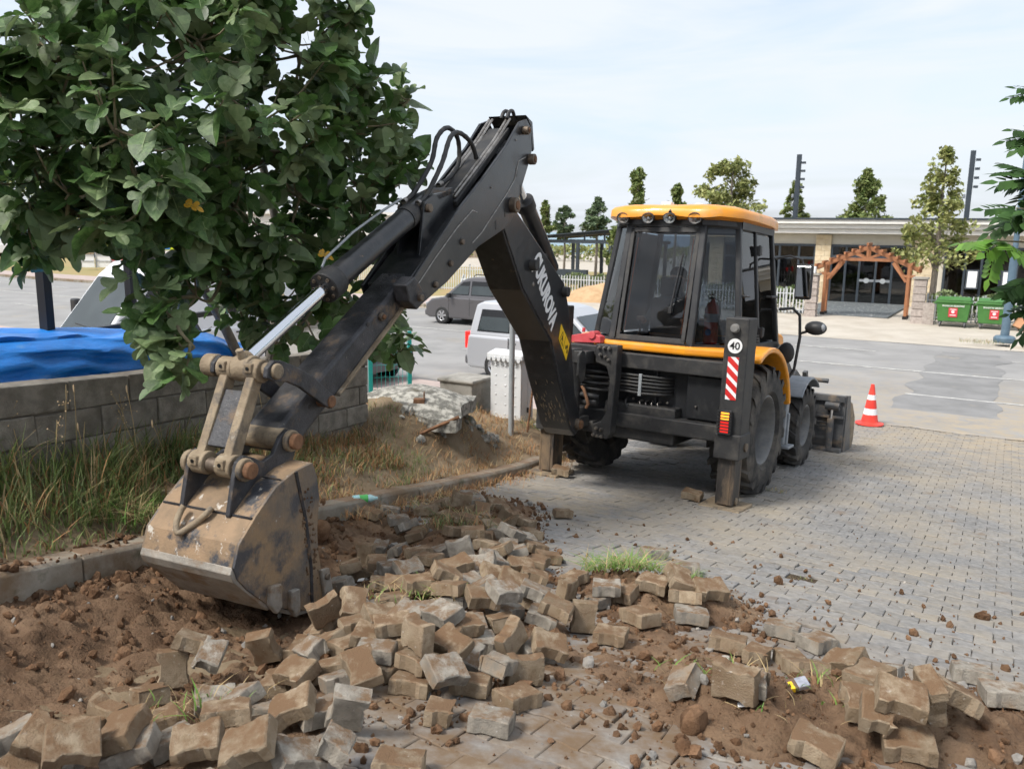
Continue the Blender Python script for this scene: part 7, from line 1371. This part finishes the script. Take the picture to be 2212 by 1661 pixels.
def PX(px, py, d): return CAM + _fw * d + _r2 * ((px - 1106) / 1800 * d) - _u2 * ((py - 830.5) / 1800 * d)
ft = thing('fig_tree', 'large spreading fig tree with big lobed leaves over the block wall', 'tree', (-2.35, 7.3, 1.5)); FO = Vector((-2.35, 7.3, 1.5))
rg = random.Random(11); tw = MB(); leaves = []; figs = MB()
m = MB(); trunk = []
stems = [[(0, 0, -.2), (.05, -.1, .5), (-.05, -.35, 1.1), (-.25, -.7, 1.75), (-.45, -1.0, 2.3), (-.5, -1.3, 2.9)], [(.1, 0, -.2), (.2, -.15, .5), (.35, -.3, 1.2), (.45, -.5, 1.9), (.4, -.8, 2.6), (.35, -1.0, 3.2)], [(-.1, .05, -.2), (-.2, -.1, .6), (-.45, -.4, 1.4), (-.75, -.8, 2.1), (-1.0, -1.2, 2.7)], [(.15, .05, -.2), (.4, .1, .35), (.8, .2, .8), (1.1, .1, 1.2)]]
for s_ in stems:
    sp = spline(s_, 5); m.tube(sp, [.045 * (1 - .75 * i / len(sp)) + .010 for i in range(len(sp))], n=9); trunk += sp
m.build('trunk', 'bark', ft, smooth=60)
BLOBS.sort(key=lambda b: min(((PX(*b[:3]) - FO) - p).length for p in trunk))
for bi, (px, py, d, r) in enumerate(BLOBS):
    c = PX(px, py, d) - FO; near = min(trunk, key=lambda p: (p - c).length + max(0, p.z - c.z) * .3); mid_ = near.lerp(c, .5) + Vector((rg.uniform(-.1, .1), rg.uniform(-.1, .1), rg.uniform(-.22, .05)))
    sp = spline([near, mid_, c], 6); tw.tube(sp, [.014 * (1 - .5 * i / len(sp)) for i in range(len(sp))], n=6); trunk += sp
    nt2 = max(3, int(r * 17))
    for k in range(nt2):
        v = Vector((rg.gauss(0, 1), rg.gauss(0, 1), rg.gauss(.12, .8))).normalized() * r * rg.uniform(.5, 1.05); tip = c + v; st = sp[-1 - rg.randrange(3)]; ml = st.lerp(tip, .55) + Vector((0, 0, -.05)); tsp = spline([st, ml, tip], 4); tw.tube(tsp, [.009, .008, .007, .007, .006, .006, .005, .005, .004][:len(tsp)], n=5)
        od = (tip - st).normalized(); nl = rg.randint(6, 9)
        for q in range(nl):
            a = q * 2.4 + rg.uniform(-.4, .4); ax = od.orthogonal().normalized(); side = Matrix.Rotation(a, 3, od) @ ax; ld = (side * 1.0 + od * rg.uniform(.1, .9) + Vector((0, 0, rg.uniform(-.55, .15)))).normalized()
            up = Vector((0, -.25, 1)) + Vector((rg.gauss(0, .45), rg.gauss(0, .45), 0)); up = (up - ld * up.dot(ld)).normalized(); y_ = up.cross(ld); L_ = rg.uniform(.105, .22)
            base = tip - od * (q / nl) * .16 + ld * L_ * .3; Mx = frame(base, ld * L_, y_ * L_, up * L_); leaves.append((Mx, rg.randrange(9), rg.random()))
        for q in range(rg.randint(0, 2)): figs.ball(tip - od * rg.uniform(0, .12) + Vector((rg.uniform(-.02, .02), rg.uniform(-.02, .02), rg.uniform(-.02, .02))), (.014, .014, .018), 7, 5)
tw.build('branches', 'twig', ft, smooth=60)['kind'] = 'stuff'; figs.build('figs', 'fig_fruit', ft, smooth=60)['kind'] = 'stuff'
leaves.sort(key=lambda t: (FO + t[0].translation - CAM).length + (3 if not (abs(pix(FO + t[0].translation)[0]) < 1 and abs(pix(FO + t[0].translation)[1]) < 1) else 0))
rb = MB()
yl = [(1390, 1085), (700, 760), (1480, 1020)]
for k, (Mx, var, rr) in enumerate(leaves):
    mt = 'fig_leaf_light' if rr < .40 else 'fig_leaf'
    if k < 298: o = link('leaf', LM[mt][var], ft); o.matrix_local = Mx
    else:
        off = 0 if mt == 'fig_leaf' else 2; b = LV[var]; n0 = len(rb.f); rb.add(b.v, b.f, 0, Mx)
        for q, mi in enumerate(b.m): rb.m[n0 + q] = off if mi == 0 else 1
for (px, py, d) in ((690, 548, 5.35), (402, 441, 4.55)):
    q = PX(px, py, d) - FO; o = link('leaf', LM['fig_leaf_yellow'][0], ft); o.matrix_local = frame(q, Vector((.085, .01, -.04)), Vector((.02, .06, .05)), Vector((0, -.06, .05))); o['label'] = 'yellow fading leaf'
me = bpy.data.meshes.new('foliage'); me.from_pydata([tuple(p) for p in rb.v], [], rb.f)
for q in ('fig_leaf', 'leaf_vein', 'fig_leaf_light'): me.materials.append(M_(q))
me.polygons.foreach_set('material_index', rb.m); me.polygons.foreach_set('use_smooth', [True] * len(rb.f)); me.update(); o = link('foliage', me, ft); o['kind'] = 'stuff'

# ------------------------------------------------------------------ tree with feathered leaves at the right edge
rt_ = thing('roadside_tree', 'tree with long feathered leaves reaching in at the right edge', 'tree', (4.35, 5.9, 1.0)); RO_ = Vector((4.35, 5.9, 1.0))
m = MB(); m.tube(spline([(0, 0, -.3), (.02, .05, 1.2), (-.05, 0, 2.6), (-.1, 0, 4.2), (-.1, .1, 5.5)], 6), [.11 - .0035 * i for i in range(25)], n=10); m.build('trunk', 'bark', rt_, smooth=60)
def feather(seed):
    rg = random.Random(seed); mm = MB(); n = 6; L_ = .25; dr = rg.uniform(.1, .35); Z = lambda x: -dr * x * x / L_
    mm.tube([(0, 0, 0), (L_ * .5, 0, Z(L_ * .5)), (L_, 0, Z(L_))], .0025, n=4, mi=0)
    for k in range(n + 1):
        for sg in ((1, -1) if k < n else (0,)):
            x = L_ * (.22 + .78 * k / n); l = .10 * rg.uniform(.85, 1.1); w = .027; d = Vector((.45 if sg else 1, sg * .9, -.25)).normalized(); s_ = Vector((-d.y, d.x, 0)).normalized(); b = Vector((x, 0, Z(x)))
            mm.add([b, b + d * l * .35 + s_ * w, b + d * l * .7 + s_ * w * .7 - Vector((0, 0, .006)), b + d * l - Vector((0, 0, .015)), b + d * l * .7 - s_ * w * .7 - Vector((0, 0, .006)), b + d * l * .35 - s_ * w, b + d * l * .45 - Vector((0, 0, .004))], [(0, 1, 6), (1, 2, 6), (2, 3, 6), (3, 4, 6), (4, 5, 6), (5, 0, 6)])
    return mm
FV = [feather(k) for k in range(5)]
FMs = {mt: [v.mesh('leaf', mt, 70) for v in FV] for mt in ('pinnate_leaf', 'pinnate_light')}
rg = random.Random(5); bm2 = MB()
for (px, py, d, r, n, mt) in ((2200, 290, 5.6, .16, 7, 0), (2190, 380, 5.5, .18, 9, 0), (2150, 450, 5.4, .16, 10, 0), (2205, 470, 5.6, .18, 10, 0), (2110, 520, 5.3, .10, 6, 1), (2185, 600, 5.5, .12, 6, 0), (2205, 660, 5.6, .14, 8, 0), (2205, 200, 5.7, .12, 4, 0), (2260, 400, 5.7, .3, 14, 0), (2270, 250, 5.7, .3, 10, 0), (2270, 600, 5.7, .3, 10, 0), (2300, 100, 5.8, .4, 10, 0)):
    c = PX(px + 45, py, d) - RO_; st = Vector((-.05, 0, max(.8, c.z - .25))); sp = spline([st, st.lerp(c, .5) + Vector((0, 0, .08)), c], 5); bm2.tube(sp, [.014 - .001 * i for i in range(len(sp))], n=5); dirn = (c - st).normalized()
    for k in range(n):
        ld = (dirn * rg.uniform(.2, 1.0) + Vector((rg.gauss(0, .6), rg.gauss(0, .6), rg.uniform(-.6, .2)))).normalized(); up = Vector((rg.gauss(0, .4), -.6, 1)); up = (up - ld * up.dot(ld)).normalized(); base = c - dirn * rg.uniform(0, r); s_ = rg.uniform(.75, 1.1)
        o = link('leaf', FMs['pinnate_light' if (mt and rg.random() < .7) else 'pinnate_leaf'][rg.randrange(5)], rt_); o.matrix_local = frame(base, ld * s_, up.cross(ld) * s_, up * s_)
bm2.build('branches', 'twig', rt_, smooth=60)['kind'] = 'stuff'

# ------------------------------------------------------------------ grass and weeds
def blade(mb, p, h, lean, w, mi=0, rg=random):
    a = rg.uniform(0, 6.28); d = Vector((math.cos(a), math.sin(a), 0)); s_ = Vector((-d.y, d.x, 0)) * w; q = []
    for k, t in enumerate((0, .4, .75, 1)):
        c = p + Vector((0, 0, h * (t - .25 * lean * t * t))) + d * lean * h * t * t; ww = (1, .85, .5, 0)[k]
        if ww: q += [c - s_ * ww, c + s_ * ww]
        else: q.append(c)
    mb.add(q, [(0, 1, 3, 2), (2, 3, 5, 4), (4, 5, 6)], mi)
rg = random.Random(21); gm = MB()
n = 0
while n < 11500:
    u = rg.uniform(-1.3, 6.3); kv = kerb_v(u); wv = wall_v(u); f = rg.random(); v = kv - .16 + (wv + .1 - kv + .16) * f
    den = .45 + .55 * noise.noise(Vector((u * 1.6, v * 2.2, 0))) * 1.6
    if f < .30 and rg.random() < .8: continue
    if rg.random() > den + .2: continue
    dry = smooth01((u - 3.6) / 2.0); mi = 0 if rg.random() > .26 + .5 * dry else (1 if rg.random() < .65 - .3 * dry else 2)
    h = (rg.uniform(.10, .38) * (.35 + .95 * f)) * (1 - .6 * dry); blade(gm, W(u, v, verge_z(u, v) - .01), h, rg.uniform(.15, 1.1), rg.uniform(.003, .0065), mi, rg); n += 1
n = 0
while n < 6200:
    u = rg.uniform(4.4, 10.8); kv = kerb_v(u); v = kv - .14 - rg.random() ** 1.3 * 1.9; wv = wall_v(u)
    if u < 6.5 and v < wv + .1: continue
    if math.hypot((u - 7.35) / .55, (v + 5.75) / .55) < 1: continue
    if noise.noise(Vector((u * 2, v * 2, 5))) < -.25: continue
    g = noise.noise(Vector((u * 1.3, v * 1.3, 9))) > .28; mi = (0 if g and rg.random() < .7 else (2 if rg.random() < .6 else 1)); blade(gm, W(u, v, verge_z(u, v) - .01), rg.uniform(.04, .13) * (1.4 if g else 1), rg.uniform(.3, 1.5), rg.uniform(.0018, .004), mi, rg); n += 1
for k in range(1500):       # along the kerb foot and between street and kerb
    u = rg.uniform(4.6, 9.4); v = kerb_v(u) + abs(rg.gauss(0, .12)); blade(gm, W(u, v, zu(u) - .01), rg.uniform(.03, .12), rg.uniform(.4, 1.6), rg.uniform(.0016, .0035), 2 if rg.random() < .7 else 1, rg)
tag(gm.build('verge_grass', ['grass', 'straw', 'rust_straw'], smooth=80), 'tall green and straw-coloured grass along the verge', 'grass', kind='stuff')
sm_ = MB()
for k in range(34):         # thin seeding weeds against the wall
    u = rg.uniform(1.0, 5.2); v = wall_v(u) + rg.uniform(.12, .4); p = W(u, v, verge_z(u, v)); h = rg.uniform(.35, .62); d = Vector((rg.gauss(0, .08), rg.gauss(0, .08), h)); sp = spline([p, p + d * .6 + Vector((.01, 0, 0)), p + d], 4); sm_.tube(sp, .0022, n=4)
    if k % 2: sm_.ball(p + d, (.006, .006, .028), 6, 5, mi=1)
    else:
        for q in range(9): e = sp[-1] - d * rg.uniform(0, .4) + Vector((rg.gauss(0, .03), rg.gauss(0, .03), rg.gauss(.01, .02))); sm_.tube([sp[-1] - d * .2, e], .001, n=3); sm_.ball(e, .005, 5, 4, mi=1)
tag(sm_.build('seeding_weeds', ['straw', 'seed'], smooth=60), 'thin seeding weed stalks before the block wall', 'weeds', kind='stuff')
def tuft(lab, u, v, r, n, h, mats, seed, zoff=0.0, flat=.5):
    rg = random.Random(seed); mb = MB()
    for k in range(n):
        a, rr = rg.uniform(0, 6.28), r * rg.random() ** .6; uu, vv = u + rr * math.cos(a) * .7, v + rr * math.sin(a); z = zu(uu) + (max(soil_h(uu, vv, False), 0) if trench(uu, vv) < .03 else soil_h(uu, vv, False)) + zoff
        blade(mb, W(uu, vv, z), rg.uniform(.4, 1) * h, rg.uniform(flat, flat + 1.2), rg.uniform(.0018, .004), rg.randrange(len(mats)), rg)
    tag(mb.build('grass_tuft', mats, smooth=80), lab, 'grass tuft', kind='stuff')
tuft('torn-up fresh grass lying on the soil heap', 4.72, -1.98, .30, 420, .16, ['fresh_grass', 'fresh_grass', 'straw'], 1, .03, .9); tuft('grass in the hole of a missing paver', 5.89, -1.12, .10, 160, .06, ['grass', 'straw'], 2, -.05, .3); tuft('small grass tuft beside a paver right of the heap', 5.0, -1.62, .07, 60, .14, ['fresh_grass', 'grass'], 3, .01, .2); tuft('weeds growing among the upper heap', 4.9, -3.35, .35, 300, .14, ['grass', 'straw', 'rust_straw'], 4, .03, .5); tuft('grass blades in the middle heap', 3.25, -2.55, .3, 90, .10, ['fresh_grass', 'straw'], 5, .06, .4); tuft('grass blades among the lower right soil', 3.4, -.75, .5, 90, .09, ['fresh_grass', 'straw'], 6, .01, .6); tuft('grass hanging over the exposed kerb', 3.0, -4.62, .28, 340, .22, ['fresh_grass', 'grass', 'straw'], 7, .16, .8); tuft('dry weeds at the far end of the heap', 5.5, -3.95, .35, 420, .13, ['rust_straw', 'straw', 'grass'], 8, .0, .5); tuft('grass on the kerb corner below the lamp post', 30.9, -.8, .7, 260, .22, ['grass', 'straw'], 9, .1, .3); tuft('grass blades in the bottom left heap', 1.9, -2.5, .3, 60, .1, ['fresh_grass', 'straw'], 10, .08, .3)
tuft('weeds by the right rear wheel', 9.35, -2.1, .12, 60, .05, ['grass', 'straw'], 12, .0, .5)
